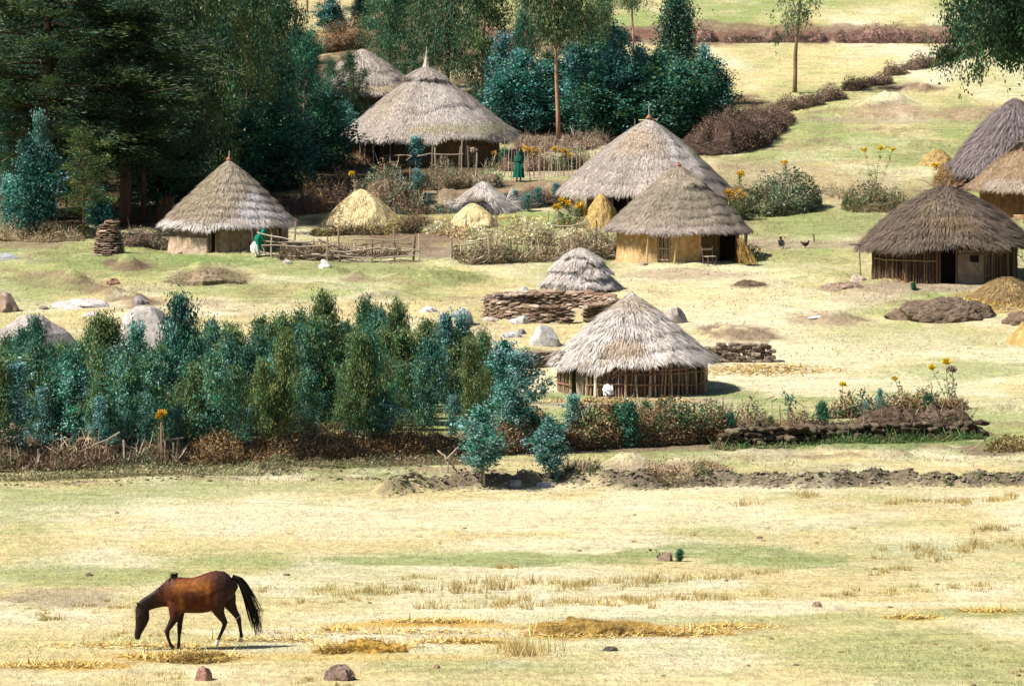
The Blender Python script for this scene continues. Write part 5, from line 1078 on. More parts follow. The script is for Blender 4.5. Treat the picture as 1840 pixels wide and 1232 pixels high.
brush('garden_scrub', "mixed green and brown garden plants on the left slope below the spire hut", 'scrub', [(640, 362, 44), (700, 362, 56), (760, 352, 50)], 2.0, EC, TWP, MIX + TEAL[:2] + [(.2, .25, .16)], 200, 420, seed=30, Ltw=(.3, .9), tw=.035)
brush('garden_scrub', "mixed green and brown garden plants on the right slope below the spire hut", 'scrub', [(760, 340, 44), (830, 338, 40), (900, 332, 40)], 1.8, EC, TWP, MIX + [(.2, .25, .16)], 170, 300, seed=31, Ltw=(.3, .9), tw=.035)
brush('bank_scrub', "dark scrub on the little bank behind the pale haystacks", 'scrub', [(700, 384, 18), (800, 380, 22), (930, 372, 22), (1010, 364, 22)], 1.0, EC, PUR, [(.12, .08, .05), (.2, .14, .09), (.10, .13, .06), (.07, .16, .16)], 100, 220, seed=32)
brush('dead_hedge', "dark dead hedge along the yard in front of the large haystack", 'hedge', [(560, 424, 22), (620, 420, 24), (700, 418, 30), (770, 412, 30)], .8, EC, TW1, LFB + [(.4, .32, .12)], 190, 260, seed=33)
brush('dry_sticks', "low tangle of dry sticks and weeds piled along the back of the long stick fence", 'brushwood', [(500, 462, 16), (580, 464, 22), (650, 460, 20), (730, 458, 16)], .9, (.17, .12, .08), TW1 + TWP, [(.24, .18, .11), (.10, .14, .05), (.34, .26, .14), (.16, .11, .07)], 300, 140, seed=68, Ltw=(.25, .8), up=.3, tw=.035, corek=.5)
brush('pale_creeper', "pale cream-leaved creeper sprawling over the yard fence right of the low haystack", 'creeper', [(760, 408, 10), (850, 428, 22), (940, 434, 30), (1040, 434, 24), (1080, 430, 12)], 1.5, (.2, .16, .09), TWP, PALEL, 110, 330, seed=34, lf=(.13, .09))
brush('brushwood_pile', "pile of dead grey branches and twigs left of the ochre hut", 'brushwood', [(820, 468, 14), (900, 470, 28), (980, 466, 32), (1050, 456, 34), (1100, 446, 32)], 1.5, (.17, .12, .08), TW1 + TWP, MIX + PALEL[:2], 320, 200, seed=35, Ltw=(.3, 1.1), tw=.04, up=.35)
brush('garden_scrub', "grey-green shrubs and dry stems on the slope right of the broad hut", 'scrub', [(1300, 362, 46), (1350, 385, 60), (1400, 382, 56), (1450, 368, 48)], 2.4, (.10, .10, .05), TWP, [(.17, .24, .14), (.08, .14, .07), (.26, .30, .20), (.12, .19, .10), (.24, .17, .10), (.08, .12, .05)], 170, 520, seed=36, Ltw=(.3, .9), corek=.42, lf=(.15, .09))
brush('garden_scrub', "ragged brown-green bush standing alone above the green strip at the right", 'scrub', [(1530, 372, 34), (1575, 378, 50), (1615, 372, 38)], 1.8, (.12, .09, .05), TW1 + TWP, [(.14, .17, .07), (.24, .15, .07), (.30, .21, .11), (.09, .14, .07), (.16, .2, .1)], 200, 480, seed=37, corek=.45, lf=(.13, .07))
brush('garden_scrub', "thin dry stalks between the grey-green shrubs and the ragged bush", 'scrub', [(1450, 352, 26), (1490, 350, 30), (1530, 352, 26)], 1.2, (.3, .24, .15), TWP, [(.3, .3, .17), (.36, .28, .17)], 110, 100, seed=38, corek=.4)
brush('garden_scrub', "dry stalks and thorns between the teal thicket and the flower bed", 'scrub', [(935, 262, 26), (990, 270, 40), (1040, 266, 46), (1080, 258, 40)], 1.6, (.22, .15, .12), TWP + PUR, [(.26, .18, .14), (.2, .2, .12), (.36, .28, .2)], 240, 150, seed=39, Ltw=(.3, 1.0), up=.8)
brush('flower_bed', "leafy flower bed with orange blooms right of the green-dressed person", 'flower bed', [(895, 306, 44), (950, 306, 42), (1010, 302, 38), (1060, 296, 30)], 1.0, (.10, .07, .05), TWP, [(.11, .19, .08), (.16, .24, .11), (.08, .12, .06), (.3, .22, .14)], 120, 330, seed=40)
brush('dry_weeds', "tawny dry weeds at the left edge below the blue-teal bush", 'weeds', [(-10, 428, 26), (60, 428, 26), (150, 432, 18)], 1.4, (.20, .15, .09), TWP + OLV[:1], [(.3, .24, .12), (.2, .16, .08), (.36, .29, .17)], 200, 160, seed=41, up=.8, corek=.5)
brush('brush_heap', "dark brown brush heap right behind the dung cake tower", 'brush heap', [(222, 442, 26), (262, 440, 30), (296, 432, 16)], 1.3, DK, PUR + TW1, PUR, 170, 220, seed=42)
brush('dry_weeds', "rusty dry weeds at the left foot of the cracked mud hut's roof", 'weeds', [(292, 398, 40), (306, 398, 46)], .8, EC, RUST, RUST, 200, 300, seed=43)
brush('flower_bed', "green and orange plants in front of the golden pointed haystack", 'flower bed', [(990, 408, 40), (1040, 408, 36), (1068, 404, 20)], 1.2, (.16, .14, .07), TWP, [(.20, .27, .14), (.30, .30, .16), (.46, .30, .07), (.16, .22, .1)], 110, 360, seed=44)
brush('garden_scrub', "dark green scrub under the right eave of the ochre hut", 'scrub', [(1335, 470, 26), (1372, 468, 18)], .7, (.06, .07, .03), TW1, [(.05, .10, .04), (.09, .14, .06)], 100, 260, seed=45)
brush('orange_shrub', "shrub with orange blooms at the right eave end of the broad hut", 'shrub', [(1298, 388, 52), (1330, 396, 56)], 1.0, (.05, .06, .03), TW1, [(.08, .12, .04), (.05, .09, .04), (.4, .26, .05)], 100, 380, seed=46)
brush('garden_scrub', "brown and orange scrub at the foot of the ragged grey hut", 'scrub', [(1690, 338, 28), (1730, 332, 34), (1770, 330, 26)], 1.0, (.14, .09, .05), TW1 + RUST, [(.2, .12, .06), (.3, .18, .07), (.1, .14, .06), (.42, .27, .06)], 160, 240, seed=47)
brush('dry_weeds', "low brown weeds on the strip right of the round teal bush", 'weeds', [(1010, 856, 14), (1050, 852, 18), (1068, 850, 12)], .6, (.2, .15, .1), TW1, [(.2, .14, .09), (.12, .13, .06)], 140, 140, seed=48)
brush('dry_weeds', "golden-brown weed mound on the strip below the sod wall's left end", 'weeds', [(1160, 846, 14), (1230, 848, 18), (1290, 842, 14)], .9, (.24, .18, .11), TW1, [(.26, .19, .09), (.34, .25, .12), (.16, .17, .08)], 150, 200, seed=49, Ltw=(.08, .25), lf=(.07, .04))
brush('dry_weeds', "dark golden weed clump on the strip at the right edge", 'weeds', [(1770, 810, 14), (1815, 808, 20), (1850, 806, 20)], .9, (.14, .10, .06), TW1, [(.26, .19, .07), (.34, .24, .08), (.12, .11, .05)], 150, 200, seed=50, Ltw=(.08, .25))

# ------------------------------------------------------------------ dung cakes, sods
def slab_variants(L_, D_, T_, col, n=5, amp=.3):
    out = []
    for q in range(n):
        mb = MB(); k = 9; a = np.arange(k) / k * 2 * PI; r = 1 + rng.uniform(-amp, amp * .6, k) * .7
        ring = np.stack([np.cos(a) * r * L_ / 2, np.sin(a) * r * D_ / 2], -1)
        v = np.vstack([np.hstack([ring * .82, np.full((k, 1), -T_ / 2)]), np.hstack([ring, rng.normal(0, T_ * .1, (k, 1))]), np.hstack([ring * .86, np.full((k, 1), T_ / 2) + rng.normal(0, T_ * .12, (k, 1))]), [[0, 0, -T_ / 2]], [[0, 0, T_ * .6]]])
        j = np.arange(k); m = (j + 1) % k
        f4 = np.vstack([np.stack([j, m, k + m, k + j], -1), np.stack([k + j, k + m, 2 * k + m, 2 * k + j], -1)])
        f3 = np.vstack([np.stack([np.full(k, 3 * k), m, j], -1), np.stack([np.full(k, 3 * k + 1), 2 * k + j, 2 * k + m], -1)])
        mb.add(v, [f4, f3], np.asarray(col[q % len(col)])); out.append(mb.me('dung_cake', M_slab))
    return out
SLC = [(.27, .195, .145), (.18, .12, .085), (.36, .285, .225), (.125, .085, .06), (.22, .15, .105)]
def core_ring(parent, R, z, w, col, arcs):
    return ring_wall('core', R + w / 2, -.3, z, arcs, w, M_earth, [col] * 3, 5, .04, parent)
q = P(990, 580); s = S(q[1]); R = 117 / s; cc_ = W(990, 578, q[1] + R); zc = q[2]
e = empty('dung_cake_ring', (cc_[0], q[1] + R, zc), 0, "round walled pen of stacked brown dung cakes in front of the grain store", 'dung cake pen')
gapA = (A(-74), A(-60))
core_ring(e, R, .55, .3, (.07, .045, .03), [(gapA[1] + .02, gapA[0] + 2 * PI - .02)])
sv = slab_variants(.58, .42, .075, SLC)
NC = 9
for c_ in range(NC):
    nper = 41
    for j in range(nper):
        a = (j + .5 * (c_ % 2) + rng.normal(0, .12)) / nper * 2 * PI
        aa = (a + PI) % (2 * PI) - PI
        if gapA[0] < aa < gapA[1]: continue
        zg = gz(e.location[0] + R * math.cos(a), e.location[1] + R * math.sin(a)) - zc
        rr = R + .10 - .02 * c_ + rng.normal(0, .03) if aa < 0 else R - .10 + rng.normal(0, .03)
        if c_ == NC - 1: rr = R + rng.normal(0, .05)
        link('dung_cake', sv[rng.integers(0, 5)], e, (rr * math.cos(a), rr * math.sin(a), zg + .03 + c_ * .085 + rng.normal(0, .01)), (rng.normal(0, .08) + (.22 if aa < 0 else -.25), rng.normal(0, .07), a + PI / 2 + rng.normal(0, .12)), (rng.uniform(.8, 1.15), rng.uniform(.85, 1.15), rng.uniform(.8, 1.3)))
q = P(196, 460); s = S(q[1]); Rb = 30 / s; cc_ = W(196, 460, q[1] + Rb)
e = empty('dung_cake_tower', (cc_[0], q[1] + Rb, q[2]), 0, "conical tower of stacked flat dung cakes at the edge of the dark wood", 'dung cake stack')
mb = MB(); tube(mb, [(0, 0, -.2), (0, 0, .7), (0, 0, 1.45)], [Rb * .85, Rb * .6, Rb * .35], 14, (.06, .04, .03)); mb.build('core', M_earth, e)
for c_ in range(14):
    z = .05 + c_ * .108; r = Rb * (1 - .42 * c_ / 13) ; npr = max(6, int(2 * PI * r / .42))
    for j in range(npr):
        a = (j + .5 * (c_ % 2) + rng.normal(0, .15)) / npr * 2 * PI
        link('dung_cake', sv[rng.integers(0, 5)], e, ((r - .12) * math.cos(a), (r - .12) * math.sin(a), z + rng.normal(0, .012)), (rng.normal(0, .1), rng.normal(0, .1), a + PI / 2 + rng.normal(0, .2)), (.85, .85, rng.uniform(.6, .9)))
for j in range(5): link('dung_cake', sv[j], e, (rng.normal(0, .15), rng.normal(0, .15), 1.55 + j * .02), (rng.normal(0, .15), rng.normal(0, .15), j))
def sod_wall(name, label, pts, courses, bl, bh, depth, cols, seed, taper=0.0, jit=.05, stepR=0, lump=False):
    P3 = [P(a, b_) for a, b_ in pts]; xy = np.array([q[:2] for q in P3]); seg = np.r_[0, np.cumsum(np.hypot(*np.diff(xy, axis=0).T))]; Lt = seg[-1]
    c0 = xy.mean(0); org = np.array([c0[0], c0[1], gz(*c0)])
    e = empty(name, tuple(org), 0, label, 'sod wall')
    vs_ = []
    for q in range(6):
        mb = MB(); v, f = ico(2)
        p_ = 9.0 if not lump else 3.0; nrm = (np.abs(v) ** p_).sum(1, keepdims=True) ** (1 / p_); w = v / nrm
        w = w * (1 + (.42 if lump else .14) * (fbm(v[:, 0] * 2 + q * 5, v[:, 1] * 2 + v[:, 2] * 2, 3, seed + q) - .5) * 2)[:, None]
        mb.add(w * np.array([bl, depth, bh]) / 2, f, np.asarray(cols[q % len(cols)]) * (.8 + .4 * fbm(v[:, 0] * 4, v[:, 2] * 4 + q, 2, q))[:, None]); vs_.append(mb.me('sod_block', M_sod, lump))
    nb = int(Lt / (bl * .93)); ang = math.atan2(xy[-1][1] - xy[0][1], xy[-1][0] - xy[0][0])
    for c_ in range(courses):
        k0 = int(c_ * taper); k1 = nb - int(c_ * taper * 1.0) - (stepR * c_)
        for j in range(k0, k1):
            s_ = (j + .5 + .5 * (c_ % 2)) * bl * .93 + rng.normal(0, bl * .04)
            if s_ > Lt: continue
            x_ = np.interp(s_, seg, xy[:, 0]); y_ = np.interp(s_, seg, xy[:, 1]) + c_ * .025
            link('sod_block', vs_[rng.integers(0, 6)], e, (x_ - org[0] + rng.normal(0, jit * .5), y_ - org[1] + rng.normal(0, jit), gz(x_, y_) - org[2] + bh * (c_ + .42) * .84 + rng.normal(0, .008)), (rng.normal(0, .03 + .10 * lump), rng.normal(0, .03 + .12 * lump), ang + rng.normal(0, .05)), (rng.uniform(.92, 1.08), 1, rng.uniform(.9, 1.1)))
    return e
SODC = [(.25, .195, .155), (.21, .16, .125), (.30, .235, .19), (.18, .135, .105)]
sod_wall('sod_wall', "low wall of cut brown sods behind the stake hut's left side", [(862, 664), (1010, 658)], 5, .42, .15, .4, SODC, 61)
sod_wall('sod_wall', "low wall of cut brown sods running right from behind the stake hut", [(1262, 650), (1402, 650)], 6, .42, .15, .45, SODC, 62, stepR=0, taper=.2)
CLC = [(.12, .088, .064), (.09, .066, .047), (.17, .13, .095), (.075, .056, .04)]
brush('clod_bank', "dark earth ridge inside the lumpy clod wall right of the hedge", 'earth bank', [(1275, 796, 22), (1400, 793, 28), (1500, 790, 38), (1620, 785, 56), (1720, 782, 58), (1760, 781, 26)], 1.0, (.10, .07, .05), TW1, [(.10, .07, .05), (.08, .13, .04), (.14, .1, .07)], 60, 200, seed=62, corek=.9, lf=(.07, .05))
sod_wall('sod_wall', "long dark wall of lumpy earth clods, ending right of the hedge with a steep end", [(1290, 801), (1420, 797), (1560, 793), (1700, 788), (1770, 786)], 4, .42, .165, .6, CLC, 63, lump=True, jit=.10, taper=.3)
sod_wall('sod_wall', "raised right part of the lumpy clod wall, topped with dead plants", [(1440, 784), (1560, 779), (1680, 775), (1762, 773)], 5, .42, .165, .6, CLC, 64, lump=True, jit=.10, taper=1.6)
brush('mossy_edge', "strip of green moss and grass along the foot of the clod wall", 'moss', [(1280, 806, 7), (1400, 803, 9), (1560, 797, 10), (1700, 791, 9), (1765, 788, 6)], .5, (.08, .10, .04), OLV, [(.06, .11, .03), (.10, .15, .045), (.14, .14, .06)], 60, 200, seed=65, lf=(.07, .04))
def mound(name, label, cat, px, bp, hw, hp, ry, col, seed, amp=.5, mat=None, rz=0, sub=5, freq=2.0):
    q = P(px, bp); s = S(q[1]); mb = MB(); blob(mb, (0, 0, 0), (hw / s, ry, hp / s), col, sub, amp, freq, seed, -.15)
    v = mb.v[0]; v += (v / np.array([hw / s, ry, hp / s])) * (.16 * (fbm(v[:, 0] * 5 + seed, v[:, 1] * 5 + v[:, 2] * 7, 3, seed + 2) - .5) * np.array([hp / s])[:, None]).T * 2.0; mid = np.array([q[0], q[1] + ry * .8]); zz = height(v[:, 0] + mid[0], v[:, 1] + mid[1]); zo = gz(*mid); mb.v[0] = np.column_stack([v[:, 0], v[:, 1], v[:, 2] + zz - zo - .05])
    o = mb.build(name, mat or M_earth, None, False, (mid[0], mid[1], zo)); return tag(o, label, cat)
mound('dung_mound', "long dark brown dung mound on the pasture below the dark shaggy hut", 'dung mound', 1700, 578, 92, 34, 1.5, (.12, .088, .065), 71, amp=.28, freq=1.6)
mound('dung_mound', "small end of a dark mound between the golden haystack and the long mound", 'dung mound', 1838, 585, 30, 26, .8, (.14, .10, .07), 72)
brush('turf_mound', "low brown turf mound in front of the cracked mud hut", 'mound', [(310, 506, 14), (370, 508, 20), (430, 504, 12)], 2.2, (.22, .17, .11), TW1 + OLV[:1], [(.26, .2, .12), (.2, .15, .09), (.18, .2, .09)], 80, 160, seed=73, Ltw=(.08, .25), lf=(.08, .04), corek=.9)
mound('dung_heap', "small reddish-brown heap of dung cakes on the turf knoll left of the pale rock", 'dung heap', 203, 512, 12, 13, .3, (.22, .12, .09), 74)
mound('trash_heap', "small brown heap with pale scraps on the pasture left of the dark hut", 'heap', 1512, 521, 34, 12, .8, (.22, .16, .12), 75)
mound('dung_heap', "thin dark patch of spread dung on the pasture right of the ochre hut", 'dung heap', 1352, 514, 28, 8, .5, (.10, .07, .05), 76)
mound('straw_heap', "biggest golden-brown straw and dung heap in the foreground pasture, right of the horse", 'straw heap', 1056, 1140, 84, 27, .55, (.20, .13, .04), 78, .35, sub=5, freq=2)
mound('straw_heap', "long flat golden-brown straw heap between the horse and the biggest heap", 'straw heap', 662, 1172, 60, 22, .4, (.27, .17, .04), 78, .5, freq=3)
mound('straw_heap', "golden-brown straw heap right below the horse's legs", 'straw heap', 365, 1190, 40, 16, .35, (.26, .19, .06), 79, .7, freq=4)
mound('straw_heap', "small golden straw heap trailing left from the long flat one", 'straw heap', 596, 1174, 30, 12, .3, (.22, .13, .03), 80, .5, freq=3)
mb = MB()
for z in [(1056, 1134, 84, .6, 4200), (1000, 1136, 60, .5, 900), (662, 1168, 66, .45, 2600), (350, 1188, 70, .5, 2600), (596, 1172, 32, .3, 500), (1150, 1138, 60, .4, 500)]:
    straw_scatter(mb, *z, [(.40, .25, .07), (.26, .155, .04), (.5, .35, .12), (.15, .085, .025)], hz=.28, L=(.06, .2), Wd=(.008, .02))
tag(mb.build("heap_straw", M_straw), "loose straw lying over the foreground dung and straw heaps", "straw", kind='stuff')

# ------------------------------------------------------------------ rocks
def rock(label, px, bp, hw, hp, ry=None, col=(.34, .32, .31), seed=1, amp=.3, name='rock', group=None, freq=1.3):
    q = P(px, bp); s = S(q[1]); ry = ry or hw / s * .9; mb = MB()
    blob(mb, (0, 0, 0), (hw / s, ry, hp / s), col, 4, amp * 1.5, freq, seed, -.25)
    v = mb.v[0]; dims = np.array([hw / s, ry, hp / s]); u_ = v / dims; r2 = np.random.default_rng(seed)
    for _ in range(9):
        nrm = r2.normal(size=3); nrm[2] = abs(nrm[2]) * .6; nrm /= np.linalg.norm(nrm); k_ = u_ @ nrm; cut = r2.uniform(.74, .93); over = np.clip(k_ - cut, 0, None)[:, None]; u_ = u_ - over * nrm * .92
    mb.v[0] = u_ * dims * 1.12
    o = mb.build(name, M_rock, None, False, (q[0], q[1] + ry * .7, q[2] + hp / s * .12)); return tag(o, label, 'rock', group)
rock("large round grey boulder split by a crack, left of the stake hut", 981, 622, 27, 31, seed=81, amp=.18)
rock("dark grey sharp-edged boulder with a pale left face, left of the dung cake pen", 834, 584, 18, 27, col=(.26, .25, .25), seed=82, amp=.4)
rock("pale grey boulder just behind the right roof slope of the stake hut", 1212, 580, 22, 20, col=(.30, .26, .24), seed=83)
rock("flat pale stone left of the split boulder", 916, 606, 18, 8, seed=84)
rock("small dark stone right behind the flat pale stone", 938, 600, 7, 7, col=(.16, .15, .15), seed=85)
rock("blue-grey rock peeping over the grove next to the teal spires", 800, 590, 13, 24, col=(.34, .34, .36), seed=86)
rock("whitish flat rock on the grass above the right half of the grove", 770, 560, 14, 7, col=(.48, .46, .46), seed=87)
rock("pale boulder against the left part of the dung cake pen", 935, 581, 20, 10, col=(.40, .38, .36), seed=88)
rock("low stone left of the pen's pale boulder", 880, 577, 16, 6, col=(.42, .36, .32), seed=89)
rock("brown cake-shaped stone before the pen's pale boulder", 950, 575, 13, 12, col=(.26, .17, .13), seed=90)
rock("grey stone on the far rim of the dung cake pen", 944, 530, 11, 12, col=(.26, .27, .29), seed=91)
rock("dark rock just above the tip of the pale peaked boulder", 250, 545, 12, 10, col=(.2, .19, .19), seed=92)
rock("big pinkish-grey rock mass rising behind the left end of the grove", 30, 690, 108, 98, 3.0, (.27, .235, .22), 131, amp=.2, freq=2.2)
rock("pale peaked boulder between the olive and the tallest teal eucalyptus", 262, 626, 64, 58, 1.8, (.30, .27, .255), 136, amp=.15, freq=1.9)
rock("wide flat pale rock sheet behind the grove's left end", 148, 553, 48, 11, 1.4, (.42, .38, .37), 93)
rock("flat pale rock right below the wide rock sheet", 165, 568, 20, 6, col=(.42, .36, .32), seed=94)
rock("small dark stone left of the wide rock sheet", 78, 556, 8, 6, col=(.2, .18, .17), seed=95)
rock("brown boulder cut by the left edge above the big rock mass", 4, 560, 24, 26, col=(.26, .19, .15), seed=96)
rock("grey flat rock at the left edge below the dry weeds", 4, 466, 22, 9, col=(.32, .32, .34), seed=97)
rock("whitish rock lying before the stick fence", 584, 482, 10, 10, col=(.50, .48, .45), seed=98)
rock("small grey stone in the grass left of the fence's whitish rock", 516, 474, 9, 7, col=(.36, .33, .30), seed=99)
rock("reddish round stone in the foreground below the horse", 366, 1222, 17, 21, col=(.28, .15, .12), seed=100)
rock("dark lumpy clod at the bottom edge right of the reddish stone", 606, 1222, 26, 22, col=(.17, .12, .10), seed=101, amp=.5, freq=2)
rock("brown clod beside the little green tuft on the green strip", 1197, 1008, 12, 14, col=(.24, .17, .14), seed=102, amp=.5, freq=2)
rock("small black dung clod lying right of the biggest straw heap", 1098, 1169, 14, 7, col=(.06, .05, .04), seed=103, amp=.5)
rock("tiny brown clod in the pasture right of the horse", 785, 1200, 6, 6, col=(.2, .12, .08), seed=104)
rock("little brown peaked clod in the right part of the pasture", 1468, 1090, 9, 8, col=(.22, .15, .11), seed=105)
rock("pale flat stone embedded in the low earth bank", 975, 872, 22, 7, col=(.40, .36, .33), seed=106)
rock("grey stone standing in the low earth bank left of the pale flat stone", 925, 870, 14, 10, col=(.28, .25, .23), seed=107)
rock("pale thin stone lying on the dry grass left of the long dung mound", 1468, 572, 12, 3, col=(.48, .46, .44), seed=108)
for j, (a, b_, w_) in enumerate([(218, 1138, 4), (1572, 1024, 5), (1685, 1050, 4), (1568, 1002, 4), (1305, 1044, 4), (664, 1084, 4), (1386, 1148, 5), (1345, 1196, 4), (1430, 1195, 5), (1192, 1214, 4), (160, 1035, 7), (835, 950, 4), (1365, 967, 6), (210, 922, 4), (1750, 1232, 6), (1830, 1214, 5), (514, 1034, 6), (1041, 990, 4), (1140, 925, 3), (1600, 1092, 4)]):
    rock("small dark dung clod dropped on the open pasture", a, b_, w_, w_ * .6, col=(.12, .085, .06), seed=110 + j, name='dung_clod', group='small dung clods on the pasture')
for (a, b_, w_, lb) in [(322, 456, 12, "footing stone at the left foot of the cracked mud hut"), (1065, 709, 9, "small white bundle at the foot of the stake hut's right wall"), (1545, 506, 16, "row stone at the left foot of the dark hut"), (1712, 508, 14, "pale stone at the foot of the dark hut's mud panel"), (1158, 477, 9, "flat stone on the doorstep of the ochre hut")]:
    rock(lb, a, b_, w_, w_ * .55, col=(.32, .25, .2), seed=int(a))

# ------------------------------------------------------------------ fences
def fence(name, label, posts, rails, group=None, braces=()):
    """posts: (col, foot row, top row, radius); rails: (col0,row0,col1,row1) drawn in the plane of the posts"""
    pp = [(P(a, b_), t_, r_) for a, b_, t_, r_ in posts]
    org = pp[0][0]; e = empty(name, tuple(org), 0, label, 'fence', group)
    pxs = np.array([a for a, _, _, _ in posts]); ysd = np.array([p[0][1] for p in pp]); o_ = np.argsort(pxs)
    for (p, t_, r_), (a, b_, _, _) in zip(pp, posts):
        tp_ = W(a + rng.normal(0, 2.5), t_, p[1]); pole(e, p - org + np.array([0, 0, -.25]), tp_ - org, r_, [(.34, .27, .21), (.25, .18, .13), (.42, .35, .28)][rng.integers(0, 3)])
    for k_, r in enumerate(rails):
        a, b_, c, d_ = r[:4]; rr_ = r[4] if len(r) > 4 else .035
        y0 = np.interp(a, pxs[o_], ysd[o_]) - .07; y1 = np.interp(c, pxs[o_], ysd[o_]) - .07
        pole(e, W(a, b_, y0) - org, W(c, d_, y1) - org, rr_, [(.44, .38, .32), (.34, .27, .21), (.26, .20, .15)][rng.integers(0, 3)], 'rail', .13)
    return e
fence('stick_fence', "long fence of rough horizontal poles from the cracked mud hut to the yard entrance",
      [(466, 462, 415, .05), (488, 463, 420, .04), (528, 466, 398, .06), (560, 468, 432, .04), (588, 474, 424, .05), (612, 470, 405, .05), (640, 470, 440, .03), (668, 470, 428, .04), (683, 470, 430, .04), (709, 470, 408, .05), (742, 470, 424, .06), (752, 470, 420, .05)],
      [(462, 418, 560, 434, .04), (462, 430, 530, 442), (465, 441, 600, 440), (462, 452, 540, 460), (540, 460, 640, 458), (500, 436, 600, 444), (560, 432, 650, 446), (590, 450, 700, 440), (635, 430, 744, 423, .04), (600, 458, 745, 459), (640, 442, 748, 440), (620, 466, 756, 470), (660, 447, 750, 449), (520, 448, 610, 462), (571, 430, 662, 472, .055), (468, 433, 478, 458), (690, 452, 752, 450), (540, 470, 640, 452)])
fence('stick_fence', "short stick fence right of the yard entrance, ending in the brushwood",
      [(811, 464, 428, .06), (838, 460, 422, .05), (869, 462, 432, .03), (880, 474, 418, .06), (918, 466, 428, .05), (948, 462, 446, .03)],
      [(813, 443, 876, 434, .04), (813, 451, 876, 444, .045), (840, 434, 882, 424), (850, 444, 905, 456, .04), (882, 448, 930, 450), (884, 470, 902, 456)])
fence('stick_fence', "thin pole fence behind the pale creeper right of the low haystack",
      [(837, 412, 385, .035), (895, 415, 378, .04), (935, 412, 382, .03), (985, 415, 378, .04), (1048, 425, 400, .05), (1072, 428, 396, .05), (970, 430, 402, .04)],
      [(905, 408, 985, 410, .03), (955, 400, 1050, 399, .035), (880, 420, 945, 426), (1030, 450, 1062, 404, .05), (980, 430, 1012, 452, .045), (925, 452, 965, 432, .04), (940, 458, 1030, 446, .04), (1000, 432, 1040, 460, .05)])
fence('garden_fence', "loose garden fence of thin stakes and one long rail in front of the spire hut",
      [(672, 300, 262, .04), (665, 296, 240, .035), (754, 292, 256, .04), (774, 335, 262, .05), (780, 335, 264, .04), (792, 330, 280, .03), (830, 318, 252, .05), (826, 320, 262, .04), (842, 320, 262, .06), (856, 330, 274, .05), (720, 345, 300, .03), (748, 340, 290, .03), (735, 350, 300, .035), (690, 350, 305, .03), (803, 332, 285, .03)],
      [(658, 279, 760, 280, .045), (750, 281, 832, 277, .045), (670, 292, 730, 288, .035)])
for (a0, a1, b_, t_, n_, lb, g_) in [(578, 618, 266, 236, 9, "short paling fence of thin red-brown sticks at the left eave of the spire hut", None), (905, 1090, 318, 262, 30, "row of thin bare stakes among the flowers right of the green-dressed person", None)]:
    pts_ = []
    for j in range(n_):
        a = a0 + (a1 - a0) * (j + rng.uniform(-.3, .3)) / n_; pts_.append((a, b_ + rng.normal(0, 3), t_ + rng.normal(0, 9), rng.uniform(.02, .035)))
    rl = [(a0 - 3, 246, a1 + 4, 247, .03)] if a0 < 700 else []
    fence('stake_fence', lb, pts_, rl)
pts_ = [(68, 838, 806, .03), (153, 842, 798, .04), (176, 836, 812, .03), (192, 838, 792, .04), (223, 838, 790, .035), (248, 832, 796, .03), (290, 834, 758, .03), (296, 830, 792, .025), (270, 790, 764, .025), (316, 790, 752, .025), (322, 820, 785, .03), (310, 832, 795, .03), (355, 826, 800, .03), (378, 826, 800, .025), (416, 824, 792, .025)]
fence('stake_fence', "crooked upright stakes woven into the wattle hedge at the bottom left", pts_, [(154, 806, 215, 776, .03), (250, 796, 330, 786, .03), (256, 834, 316, 812, .03), (200, 800, 260, 790, .03)])
fence('stake_fence', "few bare twiggy stakes standing on the bank left of the large teal bush", [(790, 815, 795, .02), (803, 850, 822, .03), (768, 812, 790, .03), (722, 808, 760, .03)], [(784, 806, 803, 824, .03), (803, 824, 824, 802, .03), (718, 780, 732, 806, .03)])
fence('stake_fence', "dry stalks poking above the hedge between the stake hut and the sod wall", [(1344, 770, 715, .02), (1386, 768, 712, .03), (1360, 770, 722, .02), (1300, 780, 714, .025), (1270, 782, 722, .02), (1405, 768, 728, .02)], [(1376, 718, 1392, 712, .02), (1386, 722, 1396, 716, .02)])
q = P(1447, 438)
fence('tether_post', "short wooden post stub on the path left of the dark hut", [(1463, 434, 420, .05)], [])

